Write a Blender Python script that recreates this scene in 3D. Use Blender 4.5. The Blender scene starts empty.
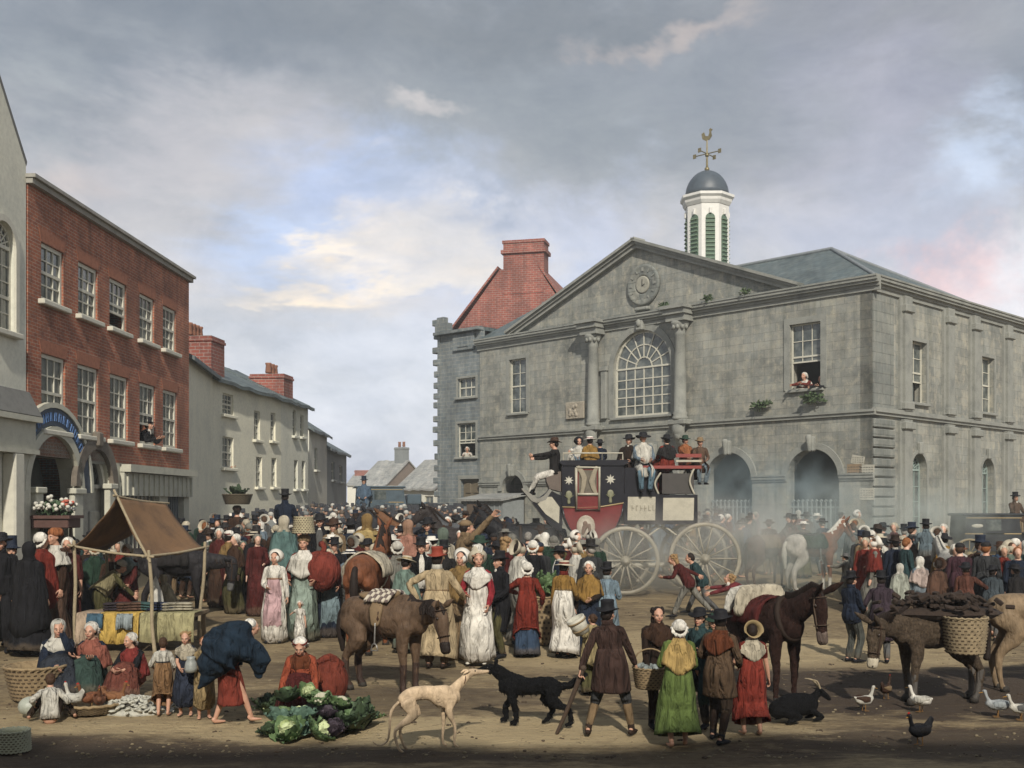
import bpy, math, random
import numpy as np
from mathutils import Vector, Matrix, Euler, noise
from mathutils.geometry import tessellate_polygon
random.seed(7)
rad = math.radians
PI = math.pi
scene = bpy.context.scene
COL = scene.collection
F, HX, HY, CAMZ = 1079.0, 512.0, 505.0, 2.85      # focal length in pixels, horizon row, eye height
SL, Y0, Y1 = 0.030, 13.0, 50.0                    # the square climbs gently away from the viewer

def gz(Y): return SL * (min(max(Y, Y0), Y1) - Y0)
def PX(px, Y): return (px - HX) / F * Y
def ZP(py, Y): return CAMZ + (HY - py) * Y / F
def GY(py):
    v = (py - HY) / F
    Y = CAMZ / v if v > 0 else 999
    if Y > Y0: Y = (CAMZ + SL * Y0) / (v + SL)
    if Y > Y1: Y = (CAMZ - SL * (Y1 - Y0)) / max(v, 1e-4)
    return Y
def G(px, py):
    Y = GY(py)
    return Vector((PX(px, Y), Y, gz(Y)))

# ------------------------------------------------------------------ materials
MATS = {}
def nt(name):
    m = bpy.data.materials.new(name); m.use_nodes = True
    n = m.node_tree; n.nodes.clear()
    out = n.nodes.new('ShaderNodeOutputMaterial'); b = n.nodes.new('ShaderNodeBsdfPrincipled')
    n.links.new(b.outputs[0], out.inputs[0])
    return m, n, b
def N(n, t, **kw):
    x = n.nodes.new('ShaderNode' + t)
    for k, v in kw.items():
        if k in x.inputs.keys(): x.inputs[k].default_value = v
        else: setattr(x, k, v)
    return x
def L(n, a, b): n.links.new(a, b)
def ramp(n, fac, stops):
    r = n.nodes.new('ShaderNodeValToRGB'); L(n, fac, r.inputs[0])
    while len(r.color_ramp.elements) < len(stops): r.color_ramp.elements.new(0.5)
    for e, (p, c) in zip(r.color_ramp.elements, stops):
        e.position = p; e.color = (*c, 1) if len(c) == 3 else c
    return r.outputs[0]
def mixc(n, fac, a, b, mode='MIX'):
    m = n.nodes.new('ShaderNodeMix'); m.data_type = 'RGBA'; m.blend_type = mode
    for s, v in ((m.inputs[0], fac), (m.inputs[6], a), (m.inputs[7], b)):
        if hasattr(v, 'links'): L(n, v, s)
        elif isinstance(v, (int, float)): s.default_value = v
        else: s.default_value = (*v, 1)
    return m.outputs[2]
def noise_fac(n, scale, detail=4, rough=.6, co='Object', dist=0):
    t = N(n, 'TexCoord'); z = N(n, 'TexNoise', Scale=scale, Detail=detail, Roughness=rough, Distortion=dist)
    L(n, t.outputs[co], z.inputs['Vector']); return z.outputs['Fac']
def bump(n, b, h, strength=.3, dist=.02):
    u = N(n, 'Bump', Strength=strength, Distance=dist); L(n, h, u.inputs['Height']); L(n, u.outputs[0], b.inputs['Normal'])

def mat(name, col, rough=.8, scale=6, var=.35, bs=.25, col2=None, metal=0, bd=.02, fine=60):
    """plain procedural surface: two noises vary the colour, bump follows"""
    if name in MATS: return MATS[name]
    m, n, b = nt(name)
    c2 = col2 or tuple(max(0, c * (1 - var)) for c in col)
    c1 = tuple(min(1, c * (1 + var * .4)) for c in col)
    f = noise_fac(n, scale, 6, .65); f2 = noise_fac(n, fine, 3)
    a = ramp(n, f, [(.3, c2), (.52, col), (.72, c1)])
    a = mixc(n, .35, a, ramp(n, f2, [(.3, tuple(.6 * c for c in col)), (.7, c1)]))
    L(n, a, b.inputs['Base Color']); b.inputs['Roughness'].default_value = rough; b.inputs['Metallic'].default_value = metal
    if bs: bump(n, b, f2, bs, bd)
    MATS[name] = m; return m

def objcol_mat(name, rough=.9, scale=9, lo=.62, hi=1.12, fine=70, bs=.35, bd=.01, crease=0, mud=False, cs=(11, 11, 2.2)):
    m, n, b = nt(name)
    o = N(n, 'ObjectInfo'); b.inputs['Specular IOR Level'].default_value = .18
    f = noise_fac(n, scale, 5, .62); f2 = noise_fac(n, fine, 2)
    v = ramp(n, f, [(.3, (lo,) * 3), (.7, (hi,) * 3)])
    a = mixc(n, 1, o.outputs['Color'], v, 'MULTIPLY')
    a = mixc(n, .35, a, mixc(n, 1, o.outputs['Color'], ramp(n, f2, [(.3, (.6,) * 3), (.7, (1.15,) * 3)]), 'MULTIPLY'))
    h = f2
    if crease:      # drawn-out noise: drapery creases, or the lie of the hair
        t = N(n, 'TexCoord'); mp = N(n, 'Mapping'); mp.inputs['Scale'].default_value = cs; L(n, t.outputs['Object'], mp.inputs[0])
        z = N(n, 'TexNoise', Scale=1, Detail=3, Roughness=.55, Distortion=.6); L(n, mp.outputs[0], z.inputs['Vector'])
        z2 = ramp(n, z.outputs['Fac'], [(.32, (0,) * 3), (.5, (.75,) * 3), (.68, (1,) * 3)]); u = N(n, 'Bump', Strength=crease, Distance=.05); L(n, z2, u.inputs['Height'])
        u2 = N(n, 'Bump', Strength=bs, Distance=bd); L(n, f2, u2.inputs['Height']); L(n, u.outputs[0], u2.inputs['Normal']); L(n, u2.outputs[0], b.inputs['Normal'])
        a = mixc(n, .26, a, mixc(n, 1, a, ramp(n, z.outputs['Fac'], [(.35, (.45,) * 3), (.65, (1.3,) * 3)]), 'MULTIPLY'))  # shade put into the colour: darker in creases, lighter on ridges
    else: bump(n, b, f2, bs, bd)
    if mud:         # splashed hems
        t = N(n, 'TexCoord'); sp = N(n, 'SeparateXYZ'); L(n, t.outputs['Object'], sp.inputs[0]); ad = N(n, 'Math', operation='MULTIPLY_ADD'); L(n, f, ad.inputs[0]); ad.inputs[1].default_value = -.26; L(n, sp.outputs[2], ad.inputs[2])
        a = mixc(n, ramp(n, ad.outputs[0], [(0, (.5,) * 3), (.08, (0,) * 3)]), a, (.12, .09, .06))
    L(n, a, b.inputs['Base Color']); b.inputs['Roughness'].default_value = rough
    MATS[name] = m; return m
CLOTH = objcol_mat('woven_cloth', .94, 5, .42, 1.22, 120, .2, .004, .9, True)
CLEAN = objcol_mat('clean_cloth', .94, 5, .42, 1.22, 120, .2, .004, .9)
MUDDY = CLOTH
FUR = objcol_mat('short_coat_hair', .58, 4, .38, 1.3, 160, .3, .004, .35, False, (16, 16, 5))
SHAG = objcol_mat('shaggy_hair', .8, 26, .35, 1.5, 140, .8, .03, .9, False, (40, 40, 12))
HAIR = objcol_mat('hair_strands', .6, 30, .5, 1.3, 120, .5)
HATM = objcol_mat('hat_felt', .7, 10, .75, 1.1, 90, .2)
STRIPE = None
def make_stripe(name, c1, c2, k, axis=0):
    m, n, b = nt(name); t = N(n, 'TexCoord'); w = N(n, 'TexWave', Scale=k, Distortion=.6, Detail=2)
    w.bands_direction = 'XYZ'[axis]
    L(n, t.outputs['Object'], w.inputs['Vector'])
    a = ramp(n, w.outputs['Fac'], [(.45, c1), (.55, c2)])
    L(n, a, b.inputs['Base Color']); b.inputs['Roughness'].default_value = .9; MATS[name] = m; return m

def skinmat():
    m, n, b = nt('skin'); o = N(n, 'ObjectInfo')
    f = noise_fac(n, 14, 3)
    a = mixc(n, 1, o.outputs['Color'], ramp(n, f, [(.3, (.86, .78, .74)), (.7, (1.08, 1.02, 1.0))]), 'MULTIPLY')
    L(n, a, b.inputs['Base Color']); b.inputs['Roughness'].default_value = .55
    b.inputs['Subsurface Weight'].default_value = .0
    MATS['skin'] = m; return m
SKIN = skinmat()
def flat(name, col, rough=.5, metal=0):
    if name in MATS: return MATS[name]
    m, n, b = nt(name); b.inputs['Base Color'].default_value = (*col, 1); b.inputs['Roughness'].default_value = rough
    b.inputs['Metallic'].default_value = metal; MATS[name] = m; return m
EYEW = flat('eye_white', (.6, .57, .52), .3); EYED = flat('eye_iris', (.03, .02, .015), .2)
LIP = flat('lip', (.42, .13, .10), .5); BROW = flat('eyebrow', (.06, .035, .02), .8)

# ------------------------------------------------------------------ mesh builder
def frame_from(d, up=Vector((0, 0, 1))):
    d = d.normalized()
    x = d.cross(up)
    if x.length < 1e-4: x = Vector((1, 0, 0))
    x.normalize(); y = x.cross(d).normalized()
    return x, y        # right, and the direction perpendicular to both

class MB:
    def __init__(s): s.v = []; s.f = []; s.m = []; s.M = Matrix.Identity(4); s.k = 0; s.sm = []; s.smooth = True
    def add(s, vs, fs):
        o = len(s.v)
        s.v.extend([tuple(s.M @ Vector(p)) for p in vs])
        for f in fs: s.f.append(tuple(o + i for i in f)); s.m.append(s.k); s.sm.append(s.smooth)
        return o
    def box(s, c, d, rz=0, rx=0, ry=0, bev=0):
        x, y, z = [q / 2 for q in d]
        R = Matrix.Translation(c) @ Euler((rx, ry, rz)).to_matrix().to_4x4()
        if bev <= 0:
            vs = [(a, b_, e) for a in (-x, x) for b_ in (-y, y) for e in (-z, z)]
            fs = [(0, 1, 3, 2), (4, 6, 7, 5), (0, 4, 5, 1), (2, 3, 7, 6), (0, 2, 6, 4), (1, 5, 7, 3)]
        else:
            b = min(bev, x * .9, y * .9, z * .9); vs = []; fs = []
            prof = [(-z, b), (-z + b, 0), (z - b, 0), (z, b)]
            for (zz, i) in prof:
                X, Y = x - i, y - i
                vs += [(-X, -Y + (b - i), zz), (-X + (b - i), -Y, zz), (X - (b - i), -Y, zz), (X, -Y + (b - i), zz), (X, Y - (b - i), zz), (X - (b - i), Y, zz), (-X + (b - i), Y, zz), (-X, Y - (b - i), zz)]
            for r in range(3):
                for k in range(8):
                    a0 = r * 8 + k; a1 = r * 8 + (k + 1) % 8; fs.append((a0, a1, a1 + 8, a0 + 8))
            fs.append(tuple(range(7, -1, -1))); fs.append(tuple(range(24, 32)))
        vs = [tuple(R @ Vector(p)) for p in vs]
        sm = s.smooth; s.smooth = False; s.add(vs, fs); s.smooth = sm
    def rings(s, rings, cap0=True, cap1=True, closed=True):
        n = len(rings[0]); vs = [p for r in rings for p in r]; fs = []
        for i in range(len(rings) - 1):
            for j in range(n if closed else n - 1):
                a = i * n + j; b = i * n + (j + 1) % n
                fs.append((a, b, b + n, a + n))
        if cap0: fs.append(tuple(range(n - 1, -1, -1)))
        if cap1: fs.append(tuple(range((len(rings) - 1) * n, len(rings) * n)))
        s.add(vs, fs)
    def tube(s, pts, r, n=8, sub=1, ex=1.0, rnd=True, caps=True):
        """tube through pts with a radius per point (float or (rx, ry)); smooth curve when sub > 1; rounded ends"""
        pts = [Vector(p) for p in pts]
        if not isinstance(r, (list, tuple)): r = [r] * len(pts)
        r = [(q, q * ex) if not isinstance(q, tuple) else q for q in r]
        if sub > 1:
            P = []; R = []
            for i in range(len(pts) - 1):
                p0 = pts[max(i - 1, 0)]; p1 = pts[i]; p2 = pts[i + 1]; p3 = pts[min(i + 2, len(pts) - 1)]
                for k in range(sub):
                    t = k / sub
                    P.append(.5 * ((2 * p1) + (p2 - p0) * t + (2 * p0 - 5 * p1 + 4 * p2 - p3) * t * t + (3 * p1 - p0 - 3 * p2 + p3) * t ** 3))
                    e = t * t * (3 - 2 * t)
                    R.append((r[i][0] * (1 - e) + r[i + 1][0] * e, r[i][1] * (1 - e) + r[i + 1][1] * e))
            P.append(pts[-1]); R.append(r[-1]); pts, r = P, R
        rg = []; xprev = None
        for i, p in enumerate(pts):
            d = (pts[min(i + 1, len(pts) - 1)] - pts[max(i - 1, 0)])
            if d.length < 1e-7: d = Vector((0, 0, 1))
            d.normalize()
            if xprev is None: x, _ = frame_from(d, Vector((0, 1, .01)) if abs(d.z) > .7 else Vector((0, 0, 1)))
            else:
                x = xprev - d * xprev.dot(d)
                if x.length < 1e-5: x, _ = frame_from(d)
                x.normalize()
            y = d.cross(x); xprev = x
            def ring(c, fx, fy): return [tuple(c + x * (math.cos(2 * PI * k / n) * fx) + y * (math.sin(2 * PI * k / n) * fy)) for k in range(n)]
            if rnd and i == 0:
                for q in (.85, .5): rg.append(ring(p - d * (r[0][0] * q), r[0][0] * math.sqrt(1 - q * q), r[0][1] * math.sqrt(1 - q * q)))
            rg.append(ring(p, *r[i]))
            if rnd and i == len(pts) - 1:
                for q in (.5, .85): rg.append(ring(p + d * (r[-1][0] * q), r[-1][0] * math.sqrt(1 - q * q), r[-1][1] * math.sqrt(1 - q * q)))
        s.rings(rg, caps, caps)
    def ell(s, c, r, n=10, m=7, R=None):
        c = Vector(c); R = R or Matrix.Identity(3)
        if not isinstance(r, (tuple, list)): r = (r, r, r)
        rg = []
        for i in range(1, m):
            a = PI * i / m
            rg.append([tuple(c + R @ Vector((r[0] * math.sin(a) * math.cos(2 * PI * k / n), r[1] * math.sin(a) * math.sin(2 * PI * k / n), -r[2] * math.cos(a)))) for k in range(n)])
        o = len(s.v); s.rings(rg, False, False)
        s.add([tuple(c + R @ Vector((0, 0, -r[2]))), tuple(c + R @ Vector((0, 0, r[2])))], [])
        lo = len(s.v) - 2
        for k in range(n):
            s.f.append((o + (k + 1) % n, o + k, lo)); s.f.append((o + (m - 2) * n + k, o + (m - 2) * n + (k + 1) % n, lo + 1)); s.m += [s.k] * 2; s.sm += [s.smooth] * 2
    def lathe(s, prof, n=20, c=(0, 0, 0), cap0=True, cap1=True, wob=0, sq=(1, 1), fn=None):
        """profile of (radius, z)"""
        rg = []
        for i, (r, z) in enumerate(prof):
            row = []
            for k in range(n):
                a = 2 * PI * k / n; rr = r * (1 + (wob * math.sin(a * 7 + i) if wob else 0)); zz = z
                if fn: rr, zz = fn(a, rr, zz)
                row.append((c[0] + rr * math.cos(a) * sq[0], c[1] + rr * math.sin(a) * sq[1], c[2] + zz))
            rg.append(row)
        s.rings(rg, cap0, cap1)
    def prism(s, poly, h, axis='z'):
        """extrude a 2-D outline; axis z: (x,y)->z 0..h ; axis y: outline (x,z), extruded y 0..h"""
        n = len(poly)
        if axis == 'z': vs = [(x, y, 0) for x, y in poly] + [(x, y, h) for x, y in poly]
        elif axis == 'y': vs = [(x, 0, z) for x, z in poly] + [(x, h, z) for x, z in poly]
        else: vs = [(0, y, z) for y, z in poly] + [(h, y, z) for y, z in poly]
        fs = [(i, (i + 1) % n, (i + 1) % n + n, i + n) for i in range(n)]
        tri = tessellate_polygon([[Vector((*p, 0)) for p in poly]])
        for t in tri: fs.append(tuple(t)); fs.append(tuple(i + n for i in reversed(t)))
        sm = s.smooth; s.smooth = False; s.add(vs, fs); s.smooth = sm
    def build(s, name, material, parent=None, color=None, loc=None, rz=0, scale=1, fix=True, smooth=None):
        me = bpy.data.meshes.new(name)
        me.from_pydata(s.v, [], s.f)
        ms = material if isinstance(material, (list, tuple)) else [material]
        for m_ in ms: me.materials.append(m_)
        me.polygons.foreach_set('material_index', s.m)
        me.polygons.foreach_set('use_smooth', s.sm if smooth is None else [smooth] * len(s.f))
        me.update()
        if fix: fixn(me)
        boxuv(me)
        return link(name, me, parent, color, loc, rz, scale)

def fixn(me):
    import bmesh
    b = bmesh.new(); b.from_mesh(me); bmesh.ops.recalc_face_normals(b, faces=b.faces); b.to_mesh(me); b.free()
def boxuv(me):
    if not me.polygons: return
    uv = me.uv_layers.new(name='UVMap'); n = len(me.loops)
    vi = np.empty(n, int); me.loops.foreach_get('vertex_index', vi)
    co = np.empty(len(me.vertices) * 3); me.vertices.foreach_get('co', co); co = co.reshape(-1, 3)
    nr = np.empty(len(me.polygons) * 3); me.polygons.foreach_get('normal', nr); nr = np.abs(nr.reshape(-1, 3))
    lt = np.empty(len(me.polygons), int); me.polygons.foreach_get('loop_total', lt)
    ax = np.repeat(np.argmax(nr * np.array([1, 1, .999]), 1), lt); p = co[vi]
    U = np.where(ax == 0, p[:, 1], p[:, 0]); V = np.where(ax == 2, p[:, 1], p[:, 2])
    uv.data.foreach_set('uv', np.stack([U, V], 1).astype(np.float32).ravel())
def link(name, data, parent=None, color=None, loc=None, rz=0, scale=1):
    o = bpy.data.objects.new(name, data); COL.objects.link(o)
    if parent: o.parent = parent
    if color: o.color = (*color, 1)
    if loc is not None: o.location = loc
    if rz: o.rotation_euler = (0, 0, rz)
    if scale != 1: o.scale = (scale,) * 3
    return o
def tag(o, label, cat=None, group=None, kind=None):
    if label: o['label'] = label
    if cat: o['category'] = cat
    if group: o['group'] = group
    if kind: o['kind'] = kind
    return o
def thing(name, label, cat, loc=(0, 0, 0), rz=0, group=None, scale=1):
    o = link(name, None, None, None, loc, rz, scale); o.empty_display_size = .2
    return tag(o, label, cat, group)
def structure(o): o['kind'] = 'structure'; return o
def kids(root):
    return [c for c in bpy.data.objects if c.parent == root]
CHILD = {}
def copy_tree(o, parent=None, ch=None):
    """copy of a thing, its parts and their sub-parts (children lists passed in so the search is done once)"""
    c = o.copy(); COL.objects.link(c); c.parent = parent
    for k in (ch or CHILD).get(o.name, []): copy_tree(bpy.data.objects[k], c, ch)
    return c
def child_map():
    d = {}
    for o in bpy.data.objects:
        if o.parent: d.setdefault(o.parent.name, []).append(o.name)
    return d
def remesh_data(me, voxel, smooth=0):
    o = bpy.data.objects.new('tmp', me); COL.objects.link(o)
    m = o.modifiers.new('r', 'REMESH'); m.mode = 'VOXEL'; m.voxel_size = voxel; m.use_smooth_shade = True
    if smooth:
        q = o.modifiers.new('s', 'SMOOTH'); q.iterations = smooth; q.factor = .5
    dg = bpy.context.evaluated_depsgraph_get()
    ev = o.evaluated_get(dg); me2 = bpy.data.meshes.new_from_object(ev, depsgraph=dg)
    bpy.data.objects.remove(o); bpy.data.meshes.remove(me)
    return me2
def mb_mesh(s):
    me = bpy.data.meshes.new('t'); me.from_pydata(s.v, [], s.f); me.update(); fixn(me); return me
def arrays(me):
    co = np.empty(len(me.vertices) * 3); me.vertices.foreach_get('co', co)
    return co.reshape(-1, 3), [tuple(p.vertices) for p in me.polygons]
def remesh(s, voxel, smooth=0):
    """MB -> (verts, faces) of one continuous surface"""
    me = remesh_data(mb_mesh(s), voxel, smooth); r = arrays(me); bpy.data.meshes.remove(me); return r
# ------------------------------------------------------------------ camera, sky, sun
cam_d = bpy.data.cameras.new('camera'); cam = bpy.data.objects.new('camera', cam_d); COL.objects.link(cam)
cam.location = (0, 0, CAMZ); cam.rotation_euler = (rad(90), 0, 0)
cam_d.sensor_width = 36; cam_d.lens = 36 * F / 1024; cam_d.shift_y = (HY - 384) / 1024
cam_d.clip_start = .1; cam_d.clip_end = 3000; scene.camera = cam
SUN_AZ = Vector((.11, -.994))                     # where the sun stands, seen from the square
SUN_EL = rad(36)
w = bpy.data.worlds.new('World'); scene.world = w; w.use_nodes = True
n = w.node_tree; n.nodes.clear()
out = n.nodes.new('ShaderNodeOutputWorld')
sky = n.nodes.new('ShaderNodeTexSky'); sky.sky_type = 'NISHITA'; sky.sun_disc = False
sky.sun_elevation = SUN_EL; sky.sun_rotation = math.atan2(SUN_AZ.x, SUN_AZ.y); sky.air_density = 1.2; sky.dust_density = 2
bg1 = n.nodes.new('ShaderNodeBackground'); bg1.inputs[1].default_value = .10; L(n, sky.outputs[0], bg1.inputs[0])
tc = n.nodes.new('ShaderNodeTexCoord')
def vmath(op, a, b=None):
    m = n.nodes.new('ShaderNodeVectorMath'); m.operation = op
    for s, v in ((m.inputs[0], a), (m.inputs[1], b)):
        if v is None: continue
        if hasattr(v, 'links'): L(n, v, s)
        else: s.default_value = v
    return m
def fmath(op, a, b=None, c=None, clamp=False):
    m = n.nodes.new('ShaderNodeMath'); m.operation = op; m.use_clamp = clamp
    for s, v in zip(m.inputs, (a, b, c)):
        if v is None: continue
        if hasattr(v, 'links'): L(n, v, s)
        else: s.default_value = v
    return m.outputs[0]
sc = vmath('MULTIPLY', tc.outputs['Generated'], (1, 1, 1.9)).outputs[0]
def wn(scale, detail=6, rough=.6, off=0, dist=.3):
    z = N(n, 'TexNoise', Scale=scale, Detail=detail, Roughness=rough, Distortion=dist)
    L(n, vmath('ADD', sc, (off, off * .7, off * .3)).outputs[0], z.inputs['Vector']); return z
warp = wn(3.2, 6, .62, 3)
wv = vmath('SUBTRACT', warp.outputs['Color'], (.5, .5, .5)).outputs[0]
wv = vmath('MULTIPLY', wv, (.42, .42, .30)).outputs[0]
wd = vmath('ADD', tc.outputs['Generated'], wv).outputs[0]
def blob(px, py, rx, ry, soft=.9):
    """soft patch of cloud centred on one compass direction"""
    d = Vector(((px - HX) / F, 1, (HY - py) / F))
    q = vmath('SUBTRACT', wd, tuple(d.normalized())).outputs[0]
    q = vmath('MULTIPLY', q, (F / rx, F / rx, F / ry)).outputs[0]
    l = vmath('LENGTH', q).outputs[1]
    m = n.nodes.new('ShaderNodeMapRange'); m.interpolation_type = 'SMOOTHSTEP'
    L(n, l, m.inputs[0]); m.inputs[1].default_value = 1 + soft * .4; m.inputs[2].default_value = max(0, 1 - soft); m.inputs[3].default_value = 0; m.inputs[4].default_value = 1
    return m.outputs[0]
sep = n.nodes.new('ShaderNodeSeparateXYZ'); L(n, tc.outputs['Generated'], sep.inputs[0])
col = ramp(n, sep.outputs[2], [(0, (.46, .49, .57)), (.10, (.50, .52, .57)), (.24, (.38, .38, .395)), (.36, (.235, .255, .285)), (.6, (.20, .22, .25))])
big = ramp(n, wn(2.6, 7, .62, 1).outputs['Fac'], [(.33, (.66, .70, .76)), (.5, (1, 1, 1)), (.66, (1.32, 1.24, 1.16))])
col = mixc(n, 1, col, big, 'MULTIPLY')
BL = [  # direction (as seen from the square), size, colour, amount
    (410, 205, 140, 50, (.36, .45, .66), .85), (280, 238, 120, 30, (.40, .49, .68), .8), (500, 270, 150, 60, (.44, .50, .66), .6),
    (230, 25, 340, 70, (.155, .175, .20), .9), (560, 110, 180, 95, (.215, .235, .25), .8), (750, 60, 210, 95, (.20, .215, .245), .7), (520, 10, 300, 44, (.16, .175, .19), .8), (880, 20, 200, 50, (.22, .225, .25), .7), (60, 100, 60, 60, (.30, .32, .33), .6), (860, 90, 120, 60, (.33, .33, .40), .6),
    (190, 150, 160, 45, (.43, .41, .42), .6), (90, 130, 50, 30, (.50, .42, .38), .5), (130, 230, 90, 40, (.52, .48, .46), .5),
    (350, 285, 150, 28, (.50, .48, .48), .7), (440, 225, 80, 34, (.49, .47, .46), .7), (300, 270, 80, 15, (.84, .70, .53), .95), (365, 250, 90, 14, (.74, .65, .54), .9), (470, 240, 100, 24, (.56, .53, .50), .7), (425, 218, 50, 18, (.68, .61, .54), .85), (440, 205, 40, 40, (.56, .52, .49), .6), (460, 120, 50, 14, (.50, .46, .44), .6),
    (350, 452, 100, 40, (.21, .25, .34), .95), (425, 455, 60, 40, (.23, .27, .36), .9), (390, 350, 190, 50, (.56, .59, .67), .6),
    (640, 40, 60, 18, (.42, .36, .33), .6), (860, 200, 140, 70, (.38, .41, .52), .6), (1000, 130, 70, 50, (.48, .56, .70), .7),
    (925, 258, 70, 40, (.66, .44, .43), .9), (1000, 262, 80, 46, (.62, .65, .69), .85), (600, 230, 60, 60, (.42, .46, .58), .5),
]
for px, py, rx, ry, c, amt in BL: col = mixc(n, fmath('MULTIPLY', blob(px, py, rx, ry), amt), col, c)
fine = ramp(n, wn(11, 6, .7, 5).outputs['Fac'], [(.3, (.86, .87, .89)), (.7, (1.13, 1.11, 1.09))])
col = mixc(n, 1, col, fine, 'MULTIPLY')
bg2 = n.nodes.new('ShaderNodeBackground'); L(n, col, bg2.inputs[0]); bg2.inputs[1].default_value = 1.22
mx = n.nodes.new('ShaderNodeMixShader'); mx.inputs[0].default_value = .9
L(n, bg1.outputs[0], mx.inputs[1]); L(n, bg2.outputs[0], mx.inputs[2]); L(n, mx.outputs[0], out.inputs[0])

sun_d = bpy.data.lights.new('sun', 'SUN'); sun_d.energy = 3.1; sun_d.angle = rad(1.5); sun_d.color = (1, .93, .82)
sun = bpy.data.objects.new('sun', sun_d); COL.objects.link(sun)
sd = Vector((SUN_AZ.x * math.cos(SUN_EL), SUN_AZ.y * math.cos(SUN_EL), math.sin(SUN_EL)))
sun.rotation_euler = sd.to_track_quat('Z', 'Y').to_euler(); sun.location = sd * 60
scene.view_settings.view_transform = 'Standard'; scene.view_settings.look = 'None'; scene.view_settings.exposure = .42; scene.view_settings.gamma = 1
scene.render.engine = 'CYCLES'
cy = scene.cycles
cy.use_denoising = True; cy.denoiser = 'OPENIMAGEDENOISE'; cy.max_bounces = 5; cy.diffuse_bounces = 3; cy.glossy_bounces = 2; cy.transmission_bounces = 2
cy.volume_bounces = 1; cy.volume_step_rate = 2; cy.volume_max_steps = 128; cy.caustics_reflective = False; cy.caustics_refractive = False

# ------------------------------------------------------------------ ground: one sheet to the horizon
def relief(x, y):
    if y < 2 or y > 60 or abs(x) > 40: return 0
    r = .016 * noise.noise(Vector((x * .7, y * .7, 0))) + .010 * noise.noise(Vector((x * 2.3, y * 2.3, 4)))
    r += .022 * noise.noise(Vector((x * .22, y * 2.6, 9))) + .010 * abs(noise.noise(Vector((x * 5, y * 5, 2))))         # cart ruts, hoof marks
    return r - .018
g = MB()
def axis(a, b, st, far):
    n0, n1 = (-10, 10) if a < 0 else (11.4, 19); v = []; q = a
    while q <= b: v.append(q); q += .14 if n0 <= q < n1 else st
    return [-far, -far * .4, -80] + v + [80, far * .4, far] if a < 0 else [-200, -40] + v + [70, 100, 200, 600, far]
xs = axis(-26, 30, .4, 1500); ys = axis(2, 58, .4, 1500)
vs = [(x, y, gz(y) + relief(x, y)) for y in ys for x in xs]; nx = len(xs)
g.add(vs, [(j * nx + i, j * nx + i + 1, (j + 1) * nx + i + 1, (j + 1) * nx + i) for j in range(len(ys) - 1) for i in range(nx - 1)])
m, n, b = nt('trodden_earth')
t = N(n, 'TexCoord')
def gn(scale, detail=6, rough=.65, sx=1, sy=1):
    mp = N(n, 'Mapping'); mp.inputs['Scale'].default_value = (sx, sy, 1); L(n, t.outputs['Object'], mp.inputs[0])
    z = N(n, 'TexNoise', Scale=scale, Detail=detail, Roughness=rough); L(n, mp.outputs[0], z.inputs['Vector']); return z.outputs['Fac']
a = ramp(n, gn(.55, 8, .7, 1, 2.2), [(.34, (.085, .06, .034)), (.45, (.20, .15, .085)), (.57, (.34, .27, .155)), (.70, (.48, .40, .24))])
a = mixc(n, .5, a, ramp(n, gn(4, 8, .75, 1, 2.4), [(.36, (.065, .045, .028)), (.50, (.25, .195, .115)), (.68, (.50, .42, .26))]))
# dark earth at the right; shade painted in there and along the front
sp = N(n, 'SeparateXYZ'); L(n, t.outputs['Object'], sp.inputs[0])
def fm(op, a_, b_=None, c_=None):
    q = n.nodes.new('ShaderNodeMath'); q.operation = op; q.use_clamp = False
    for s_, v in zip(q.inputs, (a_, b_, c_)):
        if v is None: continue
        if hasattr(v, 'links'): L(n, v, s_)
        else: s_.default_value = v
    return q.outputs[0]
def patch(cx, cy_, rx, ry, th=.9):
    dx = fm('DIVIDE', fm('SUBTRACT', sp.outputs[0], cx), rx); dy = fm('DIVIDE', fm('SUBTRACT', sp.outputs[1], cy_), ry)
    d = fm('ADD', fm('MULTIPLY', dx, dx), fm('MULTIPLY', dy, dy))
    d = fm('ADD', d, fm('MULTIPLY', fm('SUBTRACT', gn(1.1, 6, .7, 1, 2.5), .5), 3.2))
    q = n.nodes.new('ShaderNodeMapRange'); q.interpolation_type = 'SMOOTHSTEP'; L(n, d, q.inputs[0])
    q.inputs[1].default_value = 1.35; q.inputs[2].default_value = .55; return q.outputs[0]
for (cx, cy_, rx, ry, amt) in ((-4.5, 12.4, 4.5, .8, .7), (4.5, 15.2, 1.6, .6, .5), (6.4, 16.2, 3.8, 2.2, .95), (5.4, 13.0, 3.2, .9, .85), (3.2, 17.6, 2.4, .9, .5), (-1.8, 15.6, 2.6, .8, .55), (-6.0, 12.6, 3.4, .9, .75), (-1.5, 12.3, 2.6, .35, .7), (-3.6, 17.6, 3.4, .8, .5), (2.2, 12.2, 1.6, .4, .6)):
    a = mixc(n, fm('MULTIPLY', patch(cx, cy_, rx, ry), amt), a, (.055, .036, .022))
for (cx, cy_, rx, ry, amt) in ((-.3, 13.6, 4.2, .8, .7), (2.0, 20, 4, 2.2, .5), (5.5, 19.4, 3, 1.6, .45), (-6, 14.0, 2.6, .6, .4)):
    a = mixc(n, fm('MULTIPLY', patch(cx, cy_, rx, ry), amt), a, (.56, .46, .28))  # sunlit pool painted into the ground colour as paler patches
st = N(n, 'TexVoronoi', Scale=9); mp = N(n, 'Mapping'); mp.inputs['Scale'].default_value = (1, 2, 1); L(n, t.outputs['Object'], mp.inputs[0]); L(n, mp.outputs[0], st.inputs['Vector'])
a = mixc(n, ramp(n, st.outputs['Distance'], [(.06, (.5,) * 3), (.11, (0,) * 3)]), a, (.40, .36, .29))
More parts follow.
